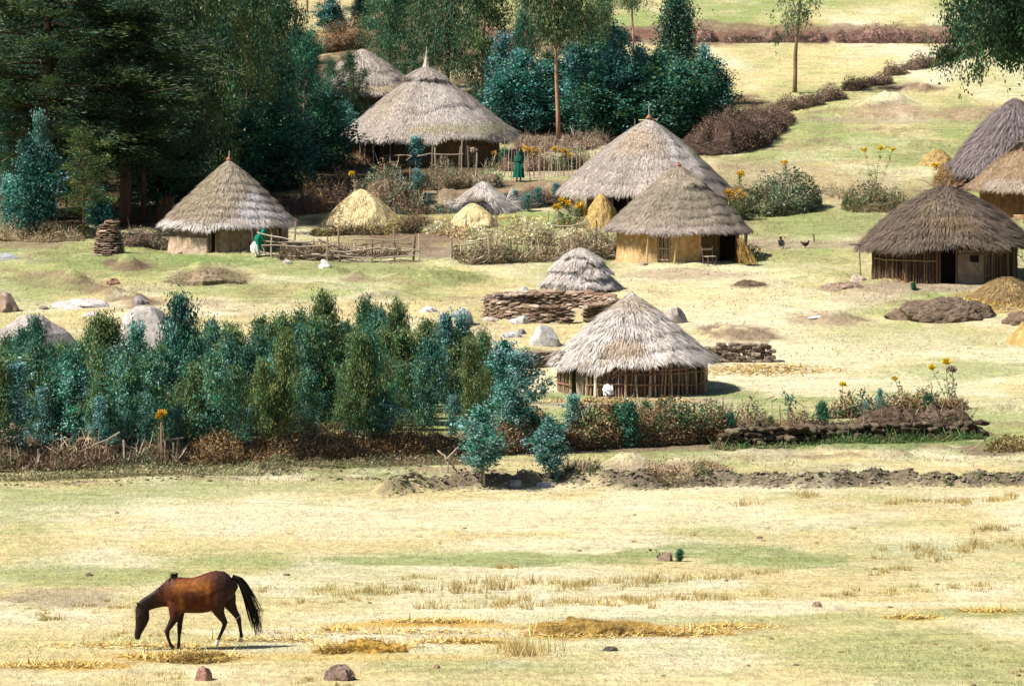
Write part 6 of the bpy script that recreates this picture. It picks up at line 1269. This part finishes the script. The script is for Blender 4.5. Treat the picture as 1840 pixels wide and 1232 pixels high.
# ------------------------------------------------------------------ flowers
YF = [(.72, .50, .02), (.64, .40, .02), (.78, .60, .06)]; OF = [(.60, .34, .02), (.50, .26, .03), (.68, .44, .04)]
def flower_plant(label, px, bp, heads, pal=YF, leafc=((.10, .16, .07), (.16, .22, .10)), nl=60, name='flowering_plant', group=None, fs=.14, stemc=(.24, .2, .1)):
    q = P(px, bp); e = empty(name, tuple(q), 0, label, 'flowering plant', group); s = S(q[1])
    ls = []
    for (hx, hy, hr) in heads:
        tp_ = W(hx, hy, q[1]) - q; mb = MB(); mid = tp_ * .55 + np.array([rng.normal(0, .08), rng.normal(0, .08), .05]); t = np.linspace(0, 1, 6)[:, None]
        pth = (1 - t) ** 2 * np.array([rng.normal(0, .05), 0, -.05]) + 2 * t * (1 - t) * mid + t ** 2 * tp_
        tube(mb, pth, np.linspace(.016, .008, 6), 5, stemc); mb.build('stem', M_brush, e)
        for _ in range(nl // max(1, len(heads))): ls.append(pth[rng.integers(1, 5)] + rng.normal(0, .06, 3))
        if hr > 0:
            n = int(50 + hr * 12); hr = hr * .8; R = hr / s; c = tp_ + (rng.normal(size=(n, 3)) * .5).clip(-.95, .95) * np.array([R, R, R * .6]); mb = MB()
            d = unit(rng.normal(size=(n, 3)) + np.array([0, 0, .7])); leaves(mb, c, d, np.full(n, fs * .8) * rng.uniform(.5, 1, n), np.full(n, fs * .5), pick(pal, n, .15)); mb.build('flower_head', M_flower, e)
    if ls:
        ls = np.array(ls); mb = MB(); leaves(mb, ls, unit(rng.normal(size=ls.shape)), rng.uniform(.08, .2, len(ls)), rng.uniform(.05, .10, len(ls)), pick(leafc, len(ls), .2)); mb.build('leaves', M_leaf, e)
    return e
flower_plant("tall yellow-flowered plant with bent stems on the right end of the sod wall", 1708, 735, [(1700, 650, 8), (1674, 660, 7), (1712, 668, 0), (1698, 690, 0), (1716, 680, 0)], nl=70)
flower_plant("brown seed-headed stem beside the tall yellow-flowered plant on the sod wall", 1718, 735, [(1710, 664, 9)], [(.24, .15, .12), (.32, .24, .2)], nl=10)
flower_plant("yellow-flowered plant on a brown stem over the middle of the sod wall", 1529, 752, [(1514, 690, 7), (1526, 700, 0)], nl=20)
flower_plant("small yellow bloom above the pointed blue sapling's right side", 1640, 738, [(1608, 680, 5), (1612, 692, 0), (1660, 692, 0)], nl=70)
flower_plant("flowerless green climbing shoot on the sod wall left of the dark round bush", 1420, 765, [(1405, 695, 0), (1426, 702, 0), (1412, 715, 0)], leafc=((.10, .2, .13), (.16, .28, .19)), nl=130)
flower_plant("orange flower standing out before the teal shrubs at the bottom left", 293, 826, [(291, 742, 8), (285, 748, 6)], OF, nl=30)
flower_plant("orange-yellow flower cluster above the stalks right of the green-dressed person", 960, 304, [(955, 272, 11), (945, 268, 8), (968, 272, 7)], OF, nl=60, fs=.2)
flower_plant("orange flower cluster second to the right of the green-dressed person", 1015, 304, [(1012, 272, 9), (997, 268, 7), (1022, 280, 7)], OF, nl=50, fs=.2)
flower_plant("small orange-brown bloom left of the green-dressed person", 888, 306, [(888, 276, 6)], [(.4, .2, .05)], nl=40, fs=.18)
flower_plant("pale dried flower head at the right end of the garden fence", 850, 320, [(851, 270, 7)], [(.46, .38, .28)], nl=20, fs=.18)
flower_plant("yellow flower left above the large haystack", 640, 350, [(632, 312, 6), (640, 318, 0)], YF, leafc=((.5, .46, .34), (.36, .36, .2)), nl=90, fs=.16)
flower_plant("thin plant with three yellow blooms on the pasture above the ragged bush", 1575, 345, [(1553, 270, 6), (1583, 266, 7), (1604, 268, 5), (1570, 290, 0), (1560, 300, 0)], YF, nl=110, fs=.16)
flower_plant("orange flower over the grey-green shrubs right of the broad hut", 1410, 350, [(1410, 292, 6)], OF, nl=60, fs=.16)
flower_plant("leftmost orange flower over the grey-green shrubs, next to the broad hut's roof", 1332, 345, [(1331, 312, 8)], OF, nl=60, fs=.18)
flower_plant("orange blooms at the right eave end of the broad hut", 1320, 388, [(1308, 346, 9), (1334, 352, 9), (1305, 362, 7), (1326, 345, 6)], OF, nl=60, fs=.2)
flower_plant("orange flowers between the dark shaggy roof and the brown roof", 1768, 360, [(1760, 340, 8), (1775, 342, 8), (1766, 350, 6)], OF, nl=40, fs=.18)
flower_plant("orange bloom at the foot of the ragged grey hut", 1692, 318, [(1692, 302, 7), (1680, 298, 6)], OF, nl=30, fs=.18)
flower_plant("orange flower at the right edge by the eave of the dark hut", 1836, 470, [(1836, 430, 6)], [(.75, .30, .02)], nl=20, fs=.16)
flower_plant("orange and yellow flowers in front of the golden pointed haystack", 1030, 408, [(1000, 372, 9), (1020, 366, 8), (1042, 370, 9), (1010, 360, 6), (1050, 382, 6)], OF + YF[:1], nl=130, fs=.2)
for (px, bp, tp, w, lb) in [(745, 300, 248, .8, "pale blue-teal sapling in front of the spire hut's wall"), (731, 290, 236, .6, "blue-teal sapling nearly touching the spire hut's eave"), (750, 348, 306, .7, "pale blue shrub low on the garden slope"), (770, 365, 345, .8, "small blue shrub at the foot of the garden slope"), (925, 372, 340, .7, "small blue shrub right of the grey thatch bundle"), (947, 380, 350, .8, "second small blue shrub right of the grey thatch bundle"),
                        (968, 372, 338, .7, "third small blue shrub right of the grey thatch bundle"), (998, 358, 330, .8, "blue-teal shrub by the left eave of the broad hut"), (1000, 865, 842, .6, "tiny pale blue sprout under the round teal bush")]:
    tree(('juv', 0), px, bp, bp - tp, w * 2.1, lb, 'eucalyptus_shrub', 'shrub')
tree(('green', 0), 1221, 1008, 22, 1.7, "little dark green tuft on the green strip of the foreground", 'bush', 'bush')
tree(('green', 0), 905, 302, 34, 1.3, "bright green leafy bush left of the green-dressed person", 'bush', 'bush')
flower_plant("spindly green weed beside the brown clod on the green strip", 1186, 1006, [(1178, 986, 0), (1183, 990, 0)], nl=16)
tree(('sap', 3), 1060, 858, 16, 1, "tiny brownish seedling on the strip right of the round teal bush", 'seedling', 'seedling')
tree(('green', 0), 1625, 572, 14, 2.2, "small green plant left of the long dung mound", 'bush', 'bush')
tree(('green', 0), 1642, 520, 14, 1.9, "pale green weed before the doorway of the dark hut", 'bush', 'bush')

# stool by the ochre hut
d = HUTS['ochre']; q = P(1276, 476)
e = empty('wooden_chair', tuple(q), .5, "low wooden chair with pale seat slats standing at the shaded wall of the ochre hut", 'chair')
for (x_, y_, h_) in [(-.22, -.18, .42), (.22, -.18, .42), (-.24, .2, .85), (.30, .2, .85)]: pole(e, (x_, y_, -.05), (x_ * (1.1 if h_ > .5 else 1), y_ + (.15 if h_ > .5 else 0), h_), .025, (.16, .11, .08), 'leg', 0)
for k_ in range(3):
    mb = MB(); box(mb, (0, -.14 + k_ * .14, .40), (.5, .10, .03), (.40, .34, .30)); mb.build('seat_slat', M_wood, e)
mb = MB(); box(mb, (.02, .31, .72), (.52, .03, .09), (.3, .22, .17)); mb.build('back_rail', M_wood, e)
q = P(1344, 452)

for (a_, b_, t_, lb) in [(655, 802, 650, "bare pale thin trunk at the front of the grove, left of the twin bush"), (474, 806, 690, "thin reddish trunk at the front of the grove above the bracken hedge"), (506, 800, 640, "thin pale trunk right of the reddish one at the front of the grove"), (848, 775, 655, "pale thin trunk in the grove behind the large pale teal bush"), (632, 790, 700, "short thin trunk beside the bare pale one at the front of the grove"), (700, 765, 640, "thin trunk rising behind the twin bush")]:
    tree(('sap', 2), a_, b_, b_ - t_ + 45, .95, lb, 'eucalyptus_sapling', 'sapling', 'eucalyptus saplings of the grove')
# ------------------------------------------------------------------ organic bodies: lofted limbs fused into one skin
def loft(mb, pts, rn, rs, sides=14):
    """rings along pts; rn = radius in the up/front direction, rs = sideways (local y)"""
    pts = np.asarray(pts, float); n = len(pts); tg = unit(np.gradient(pts, axis=0))
    side = np.tile(np.array([0, 1.0, 0]), (n, 1)); nn = unit(np.cross(tg, side)); side = np.cross(nn, tg)
    a = np.arange(sides) / sides * 2 * PI; rn = np.asarray(rn, float); rs = np.asarray(rs, float)
    # rounded ends
    P_ = [pts[0] - tg[0] * rn[0] * .45] ; RN = [rn[0] * .6]; RS = [rs[0] * .6]; NN = [nn[0]]; SD = [side[0]]
    for i_ in range(n): P_.append(pts[i_]); RN.append(rn[i_]); RS.append(rs[i_]); NN.append(nn[i_]); SD.append(side[i_])
    P_.append(pts[-1] + tg[-1] * rn[-1] * .45); RN.append(rn[-1] * .6); RS.append(rs[-1] * .6); NN.append(nn[-1]); SD.append(side[-1])
    P_, RN, RS, NN, SD = map(np.array, (P_, RN, RS, NN, SD)); m = len(P_)
    v = P_[:, None] + (np.cos(a)[None, :, None] * NN[:, None] * RN[:, None, None] + np.sin(a)[None, :, None] * SD[:, None] * RS[:, None, None])
    i = np.arange(m - 1)[:, None] * sides; j = np.arange(sides)[None, :]; k = (j + 1) % sides
    f = np.stack([i + j, i + k, i + sides + k, i + sides + j], -1).reshape(-1, 4)
    vv = np.vstack([v.reshape(-1, 3), P_[0], P_[-1]]); j = np.arange(sides); k = (j + 1) % sides
    f3 = np.vstack([np.stack([np.full(sides, m * sides), k, j], -1), np.stack([np.full(sides, m * sides + 1), (m - 1) * sides + j, (m - 1) * sides + k], -1)])
    mb.add(vv, [f, f3], (1, 1, 1))
def fuse(mb, name, mat, parent, voxel, colfn, smooth=4):
    o = mb.build('raw_' + name, mat); mo = o.modifiers.new('r', 'REMESH'); mo.mode = 'VOXEL'; mo.voxel_size = voxel; mo.use_smooth_shade = True
    ms = o.modifiers.new('s', 'SMOOTH'); ms.factor = .5; ms.iterations = smooth
    dg = bpy.context.evaluated_depsgraph_get(); ev = o.evaluated_get(dg); me_ = bpy.data.meshes.new_from_object(ev)
    v = np.empty(len(me_.vertices) * 3, dtype=np.float32); me_.vertices.foreach_get('co', v); v = v.reshape(-1, 3)
    for a_ in list(me_.color_attributes): me_.color_attributes.remove(a_)
    a_ = me_.color_attributes.new("col", 'FLOAT_COLOR', 'POINT'); c = np.ones((len(v), 4), dtype=np.float32); c[:, :3] = np.clip(colfn(v), 0, 1); a_.data.foreach_set("color", c.ravel())
    me_.polygons.foreach_set("use_smooth", np.ones(len(me_.polygons), dtype=bool)); me_.materials.clear(); me_.materials.append(mat)
    me_.name = name; raw = o.data; bpy.data.objects.remove(o); bpy.data.meshes.remove(raw)
    return link(name, me_, parent)

# ------------------------------------------------------------------ the horse
M_coat = mat_col("horse_coat", .6, .16, 14, .35)
M_hair = mat_col("horse_hair", .85, .05, 12, .2)
q = P(322, 1166)
hr = empty('horse', tuple(q), math.radians(8), "dark bay horse grazing with head down and white hind socks, in the foreground", 'horse')
K = 494.0 * 94.5 / S(q[1]) * S(q[1]) / 94.5
K = 5.31 * S(q[1])
def hp(cx, cy, y=0.0): return ((cx - 640) / K * 1.01, y, (898 - cy) / K)
mb = MB()
def sec(lst, ys=1.0):       # (cx, top, bottom, half width)
    pts = [hp(a, (t + b_) / 2, 0) for a, t, b_, w_ in lst]; loft(mb, pts, [(b_ - t) / 2 / K for a, t, b_, w_ in lst], [w_ for a, t, b_, w_ in lst], 20)
sec([(525, 300, 505, .12), (560, 228, 545, .17), (610, 196, 552, .20), (680, 200, 548, .235), (760, 208, 551, .26), (840, 192, 554, .265), (905, 172, 540, .255), (965, 150, 508, .24), (1030, 136, 470, .235), (1090, 152, 440, .21), (1140, 188, 400, .16), (1172, 225, 340, .09)])
loft(mb, [hp(585, 350), hp(520, 375), hp(455, 400), hp(395, 425), hp(335, 452), hp(285, 485)], [.29, .235, .185, .155, .14, .125], [.14, .11, .085, .075, .07, .068], 16)
loft(mb, [hp(285, 468), hp(292, 530), hp(292, 590), hp(280, 645), hp(262, 700), hp(247, 745), hp(243, 782)], [.10, .135, .142, .115, .085, .068, .058], [.062, .085, .082, .066, .054, .05, .048], 14)
for sy in (-1, 1):     # ears, nostril, eye ridge
    loft(mb, [hp(262, 470, sy * .045), hp(246, 452, sy * .055), hp(234, 432, sy * .06)], [.030, .026, .008], [.022, .018, .006], 8)
    loft(mb, [hp(262, 560, sy * .075), hp(255, 572, sy * .078)], [.028, .024], [.014, .012], 8)
# legs: (cx, cy, y, radius front-back, sideways)
def leg(l): loft(mb, [hp(a, b_, y_) for a, b_, y_, r1, r2 in l], [r1 for *_, r1, r2 in l], [r2 for *_, r1, r2 in l], 12)
leg([(600, 440, -.10, .15, .07), (598, 520, -.13, .125, .075), (590, 590, -.14, .092, .065), (558, 645, -.14, .066, .052), (528, 695, -.14, .052, .045), (522, 722, -.14, .050, .045), (530, 770, -.14, .034, .030), (546, 820, -.14, .031, .028), (560, 852, -.14, .040, .034), (580, 872, -.14, .034, .034), (594, 884, -.14, .046, .044)])
leg([(640, 440, .14, .15, .08), (655, 540, .14, .10, .07), (655, 610, .14, .066, .055), (650, 680, .14, .050, .045), (649, 712, .14, .052, .046), (645, 770, .14, .034, .03), (643, 830, .14, .032, .028), (641, 858, .14, .040, .034), (641, 876, .14, .036, .036), (640, 888, .14, .048, .046)])
leg([(1015, 300, -.13, .26, .10), (1000, 400, -.15, .22, .10), (1000, 480, -.15, .16, .09), (1020, 545, -.14, .105, .07), (1050, 600, -.14, .072, .052), (1072, 635, -.14, .062, .045), (1064, 675, -.14, .044, .036), (1038, 735, -.14, .035, .03), (1012, 790, -.14, .034, .03), (1004, 812, -.14, .042, .036), (994, 840, -.14, .036, .034), (988, 862, -.14, .048, .044)])
leg([(1080, 320, .13, .20, .10), (1110, 420, .14, .17, .09), (1140, 500, .14, .11, .075), (1175, 560, .14, .074, .055), (1208, 610, .14, .060, .045), (1216, 645, .14, .052, .042), (1226, 700, .14, .036, .032), (1234, 755, .14, .034, .03), (1238, 790, .14, .042, .036), (1234, 815, .14, .036, .034), (1230, 838, .14, .048, .044)])
def coat(v):
    x, y, z = v[:, 0], v[:, 1], v[:, 2]; n = fbm(x * 4 + 3, z * 4 + y, 4, 7)[:, None]; n2 = fbm(x * 14, z * 14 + y * 5, 3, 8)[:, None]
    bay = np.array([.068, .017, .006]); sunlit_gold = np.array([.27, .095, .017]); dark = np.array([.013, .008, .007]); white = np.array([.6, .56, .52])
    c = bay * (.7 + .6 * n) * (.85 + .3 * n2)
    def sp(cx, cy, rx, ry): 
        X0, _, Z0 = hp(cx, cy); return np.clip(1.3 - np.hypot((x - X0) / rx, (z - Z0) / ry) + (n[:, 0] - .5), 0, 1)[:, None]
    c = c + (sunlit_gold - c) * np.clip(sp(800, 270, .36, .15) * .62 + sp(650, 470, .08, .18) * .75 + sp(905, 330, .06, .2) * .5 + sp(640, 300, .14, .15) * .35, 0, 1)  # golden patches paint sunlight onto shoulder and flank
    leg_ = np.clip((.92 - z) / .3, 0, 1) * np.clip((.80 - z) / .25 + 0, 0, 1); c = c + (dark - c) * leg_[:, None] * .95
    hx = np.clip((hp(500, 0)[0] - x) / .22, 0, 1)[:, None]; c = c + (dark * 1.35 - c) * hx * .9
    rump = np.clip((x - hp(930, 0)[0]) / .25, 0, 1)[:, None]; c = c + (dark * 1.6 - c) * rump * .8
    sock = ((x > hp(900, 0)[0]) & (z < hp(0, 800)[2] + .02 * (n[:, 0] - .5))).astype(float)[:, None]; hoof = (z < .035).astype(float)[:, None]
    c = c + (white - c) * sock * .95
    hb = ((z < .05) & (x < hp(900, 0)[0])).astype(float)[:, None]; c = c + (np.array([.05, .04, .035]) - c) * hb
    return c
hb_ = fuse(mb, 'body', M_coat, hr, .014, coat, 8)
def hair(nm, roots, dirs, L_, n, w_, col, curve=(0, 0, 0), spread=.25):
    mb = MB(); roots = np.asarray(roots, float); dirs = np.asarray(dirs, float)
    t = rng.random(n) * (len(roots) - 1); i0 = t.astype(int); fr = (t - i0)[:, None]; i1 = np.minimum(i0 + 1, len(roots) - 1)
    b_ = roots[i0] * (1 - fr) + roots[i1] * fr + rng.normal(0, .012, (n, 3)); d_ = unit(dirs[i0] * (1 - fr) + dirs[i1] * fr + rng.normal(0, spread, (n, 3)))
    L__ = rng.uniform(.6, 1.15, n) * L_
    for s_ in range(n):
        tt = np.linspace(0, 1, 6)[:, None]; pth = b_[s_] + d_[s_] * L__[s_] * tt + np.asarray(curve) * L__[s_] * tt ** 2
        tube(mb, pth, np.linspace(w_, w_ * .25, 6), 3, np.asarray(col) * rng.uniform(.6, 1.5), False)
    return mb.build(nm, M_hair, hb_)
hair('mane', [hp(600, 200), hp(560, 225), hp(520, 262), hp(470, 305), hp(420, 350), hp(370, 390), hp(320, 425), hp(275, 455)], [(-.3, -.5, .5)] * 8, .10, 420, .007, (.02, .015, .013), (0, -.2, -.9), .5)
hair('mane_tuft', [hp(620, 192), hp(575, 205)], [(.1, -.1, 1), (-.4, -.1, .9)], .10, 90, .007, (.018, .014, .012), (0, 0, -.2), .3)
hair('forelock', [hp(265, 462), hp(250, 500)], [(-.3, 0, -.6)] * 2, .10, 60, .006, (.018, .014, .012), (0, 0, -.4), .3)
mb = MB()
tcs = [(1150, 205), (1200, 225), (1245, 290), (1285, 380), (1320, 470), (1350, 560), (1372, 660), (1384, 790)]
ctr = np.array([hp(a, b_) for a, b_ in tcs]); tn = np.linspace(0, 1, 8); wid = np.array([.045, .055, .07, .09, .12, .14, .12, .07])
for s_ in range(300):
    e_ = rng.beta(2.2, 1.3) * .95 + .08; off = rng.normal(0, .5, 2); tt = np.linspace(rng.uniform(0, .25), e_, 9)
    c_ = np.stack([np.interp(tt, tn, ctr[:, k_]) for k_ in range(3)], -1); w_ = np.interp(tt, tn, wid)[:, None]
    frx = rng.uniform(-.1, .5) if rng.random() < .22 else 0
    c_ = c_ + w_ * np.array([off[0] * .8, off[1] * .5, off[0] * .35]) + np.array([frx, 0, frx * .1]) * np.clip(tt - .4, 0, 1)[:, None] ** 2 * 1.2
    tube(mb, c_, np.linspace(.008, .003, 9), 3, np.array([.022, .018, .016]) * rng.uniform(.5, 1.7), False)
tube(mb, ctr[:5], [.05, .055, .05, .035, .015], 8, (.018, .014, .012)); mb.build('tail', M_hair, hr)
mb = MB()
for sy in (-1, 1): blob(mb, hp(256, 566, sy * .088), (.016, .010, .013), (.01, .008, .008), 2, 0, 1, 1)
mb.build('eyes', M_coat, hb_)
mb = MB(); a = np.linspace(.2, 2.6, 9); tube(mb, np.stack([hp(1200, 610)[0] + .07 * np.cos(a), -.0 + .14 + .08 * np.sin(a) * -1, hp(0, 608)[2] + .05 * np.cos(a)], -1), .008, 4, (.6, .55, .5)); mb.build('rope', M_cloth, hr)

# ------------------------------------------------------------------ people
def person(label, px, bp, J, scale, colfn, rz=0, hair_c=None, extra=None, voxel=.014):
    """J: joints in a frame where x is sideways in the picture, -y faces the camera, z up"""
    q = P(px, bp); e = empty('person', tuple(q), rz, label, 'person'); e.scale = (scale,) * 3
    mb = MB()
    def lf(names, r, rs=None): loft(mb, [J[n_] for n_ in names], r, rs or r, 12)
    lf(['pelvis', 'waist', 'chest', 'neckb'], [.13, .115, .125, .06], [.165, .135, .165, .07]); lf(['neckb', 'neck', 'headb'], [.055, .048, .06]); lf(['headb', 'headc', 'headt'], [.070, .098, .080], [.062, .078, .066])
    f_ = np.array(J['face'], float); hc = np.array(J['headc'], float); loft(mb, [hc + f_ * .085 + np.array([0, 0, -.005]), hc + f_ * .115 + np.array([0, 0, -.03])], [.014, .016], [.012, .015], 8)
    for s_ in ('l', 'r'):
        lf(['sh' + s_, 'el' + s_, 'wr' + s_], [.055, .040, .028]); lf(['hip' + s_, 'kn' + s_, 'an' + s_], [.085, .058, .040]); an = np.array(J['an' + s_]); loft(mb, [an + np.array([0, 0, -.02]), an + f_ * np.array([1, 1, 0]) * .08 + np.array([0, 0, -.045]), an + f_ * np.array([1, 1, 0]) * .17 + np.array([0, 0, -.055])], [.035, .030, .018], [.036, .04, .03], 8)
        loft(mb, [np.array(J['chest']) + np.array([0, 0, .05]), J['sh' + s_]], [.07, .055], [.08, .055], 10)
        w = np.array(J['wr' + s_], float); d_ = unit((w - np.array(J['el' + s_], float))[None])[0]; sd = unit(np.cross(d_, f_ + 1e-3)[None])[0]
        loft(mb, [w, w + d_ * .05, w + d_ * .085], [.024, .034, .032], [.018, .016, .014], 8)
        for k_, (o_, l_) in enumerate([(-.027, .062), (-.009, .075), (.009, .070), (.027, .055)]):
            b_ = w + d_ * .08 + sd * o_; tube(mb, [b_, b_ + d_ * l_ * .5 + f_ * .006, b_ + d_ * l_ + f_ * .02], [.009, .0085, .007], 6, (1, 1, 1))
        tube(mb, [w + d_ * .03 - sd * .025, w + d_ * .06 - sd * .055, w + d_ * .09 - sd * .06], [.011, .010, .008], 6, (1, 1, 1))
    bd = fuse(mb, 'body', M_skin, e, voxel, colfn, 2)
    mb = MB(); hd = hc - f_ * .018 + np.array([0, 0, .02])
    if hair_c is not None: blob(mb, hd, (.088, .098, .10), hair_c, 3, .06, 5, 3); mb.build('hair', M_cloth, bd)
    mb = MB(); up = np.array([0, 0, 1.0]); sx = unit(np.cross(f_, up)[None])[0]
    for s_ in (-1, 1): blob(mb, hc + f_ * .088 + sx * .03 * s_ + up * .012, (.011, .008, .008), (.02, .015, .012), 2, 0, 1, 1)
    mb.build('eyes', M_skin, bd)
    if extra: extra(e, J)
    return e
def robe(parent, name, rings, col, mat=None, folds=9, amp=.10, seed=1, n=48):
    """rings: (centre, rx, ry) from top to hem"""
    mb = MB(); a = np.arange(n) / n * 2 * PI; m = len(rings); V_ = []
    for k_, (c, rx, ry) in enumerate(rings):
        w_ = amp * (k_ / (m - 1)) ** 1.2; r_ = 1 + w_ * np.sin(a * folds + .5 * math.sin(k_) + seed) + w_ * .8 * (fbm(np.cos(a) * 2 + seed, np.sin(a) * 2 + k_ * .4, 2, seed) - .5)
        V_.append(np.stack([c[0] + rx * r_ * np.cos(a), c[1] + ry * r_ * np.sin(a), np.full(n, c[2]) + .02 * np.sin(a * 3 + k_)], -1))
    i = np.arange(m - 1)[:, None] * n; j = np.arange(n)[None, :]; k = (j + 1) % n
    f = np.stack([i + j, i + n + j, i + n + k, i + k], -1).reshape(-1, 4); mb.add(np.concatenate(V_), f, col); return mb.build(name, mat or M_cloth, parent, True)
SK = np.array([.085, .042, .025])
def zcol(cols):
    def fn(v):
        c = np.tile(SK, (len(v), 1))
        for (test, co) in cols: c[test(v)] = co
        return c
    return fn
JS = dict(pelvis=(0, 0, .92), waist=(0, 0, 1.06), chest=(0, 0, 1.25), neckb=(0, 0, 1.40), neck=(0, 0, 1.44), headb=(0, -.01, 1.49), headc=(0, -.02, 1.56), headt=(0, -.01, 1.61), face=(0, -1, 0),
          shl=(-.18, 0, 1.36), ell=(-.24, .02, 1.10), wrl=(-.22, -.06, .88), shr=(.18, 0, 1.36), elr=(.25, .02, 1.10), wrr=(.22, -.08, .90), hipl=(-.09, 0, .90), knl=(-.10, -.01, .50), anl=(-.10, 0, .08), hipr=(.09, 0, .90), knr=(.11, -.01, .50), anr=(.11, .0, .08))
GRC = (.006, .085, .055)
def dress(e, J):
    robe(e, 'dress', [((0, 0, 1.42), .08, .08), ((0, 0, 1.36), .215, .13), ((0, 0, 1.2), .20, .14), ((0, 0, 1.02), .17, .14), ((0, 0, .8), .24, .19), ((0, 0, .5), .29, .23), ((0, 0, .22), .32, .26)], GRC, seed=2)
    robe(e, 'shawl', [((0, .02, 1.67), .04, .05), ((0, .01, 1.62), .105, .115), ((0, .02, 1.5), .11, .12), ((0, .01, 1.38), .20, .15), ((0, .01, 1.12), .27, .18)], (.012, .08, .055), seed=4, amp=.05)
person("person in a long green dress and darker shawl standing by the flower bed", 932, 326, JS, 1.0, zcol([(lambda v: (v[:, 2] > .3) & (v[:, 2] < 1.37), GRC)]), rz=-.3, hair_c=None, extra=dress)
J2 = dict(pelvis=(-.02, .05, .80), waist=(.0, 0, .92), chest=(.10, -.04, 1.10), neckb=(.20, -.06, 1.22), neck=(.23, -.07, 1.25), headb=(.27, -.08, 1.28), headc=(.31, -.10, 1.33), headt=(.32, -.09, 1.385), face=(.86, -.4, -.3),
          shl=(.10, -.22, 1.17), ell=(.26, -.26, .95), wrl=(.42, -.22, .86), shr=(.16, .14, 1.17), elr=(.30, .12, .95), wrr=(.44, .02, .86), hipl=(-.02, -.08, .80), knl=(.06, -.10, .43), anl=(-.06, -.10, .08), hipr=(-.02, .10, .80), knr=(.10, .10, .43), anr=(.04, .10, .08))
def shawl2(e, J):
    robe(e, 'green_shawl', [((.31, -.09, 1.45), .04, .04), ((.30, -.09, 1.40), .11, .11), ((.25, -.07, 1.28), .15, .15), ((.12, -.03, 1.12), .24, .26), ((.03, .0, .92), .23, .27), ((.06, .0, .68), .22, .25), ((.10, 0, .38), .20, .22)], (.006, .15, .09), seed=5, amp=.08)
    robe(e, 'white_skirt', [((-.04, .03, .82), .17, .2), ((-.12, .02, .6), .27, .24), ((-.10, 0, .35), .28, .26), ((-.03, 0, .16), .22, .22)], (.66, .62, .56), seed=6, amp=.12)
person("person in green shawl and white skirt bending at the stick fence's left end", 464, 462, J2, .95, zcol([(lambda v: (v[:, 2] > .2) & (v[:, 2] < 1.2), (.006, .15, .09))]), extra=shawl2)
JC = dict(pelvis=(0, 0, .16), waist=(.0, -.01, .26), chest=(0, -.04, .42), neckb=(0, -.06, .53), neck=(0, -.06, .56), headb=(0, -.07, .60), headc=(0, -.08, .67), headt=(0, -.07, .72), face=(0, -1, 0),
          shl=(-.14, -.04, .50), ell=(-.20, -.16, .34), wrl=(-.10, -.30, .34), shr=(.14, -.04, .50), elr=(.20, -.16, .34), wrr=(.10, -.30, .34), hipl=(-.09, -.02, .16), knl=(-.12, -.30, .40), anl=(-.11, -.28, .07), hipr=(.09, -.02, .16), knr=(.12, -.30, .40), anr=(.11, -.28, .07))
person("small child in dark clothes sitting on the grass right of the ochre hut", 1402, 446, JC, .75, zcol([(lambda v: (v[:, 2] > .2) & (v[:, 2] < .53), (.02, .02, .03)), (lambda v: (v[:, 2] <= .2), (.3, .28, .26))]), rz=.4, hair_c=(.012, .01, .01))
def shirt(e, J): robe(e, 'white_shirt', [((0, -.05, .56), .07, .07), ((0, -.05, .51), .18, .13), ((0, -.04, .40), .19, .15), ((0, -.02, .26), .19, .17), ((0, -.02, .14), .20, .20)], (.80, .78, .78), seed=7, amp=.06)
person("child in a white shirt crouching before the doorway of the stake hut", 1094, 715, JC, .92, zcol([(lambda v: (v[:, 2] > .14) & (v[:, 2] < .55), (.8, .78, .78))]), rz=-.3, hair_c=(.012, .01, .01), extra=shirt)
# dark hen on the path
q = P(1447, 446); e = empty('hen', tuple(q), .3, "small dark hen on the bare path between the seated child and the dark hut", 'hen')
mb = MB(); loft(mb, [(-.16, 0, .24), (-.05, 0, .20), (.08, 0, .20), (.15, 0, .27), (.18, 0, .35), (.20, 0, .38)], [.05, .10, .095, .05, .035, .032], [.03, .08, .075, .04, .03, .028]); loft(mb, [(-.14, 0, .25), (-.24, 0, .33)], [.05, .03], [.02, .015]); loft(mb, [(.22, 0, .375), (.26, 0, .365)], [.012, .005], [.01, .004])
for s_ in (-1, 1): loft(mb, [(0, s_ * .04, .14), (.01, s_ * .04, .02)], [.014, .01], [.012, .01]); loft(mb, [(-.02, s_ * .04, .01), (.06, s_ * .04, .01)], [.008, .006], [.02, .02])
fuse(mb, 'body', M_cloth, e, .012, lambda v: np.tile(np.array([.04, .03, .03]), (len(v), 1)), 2)
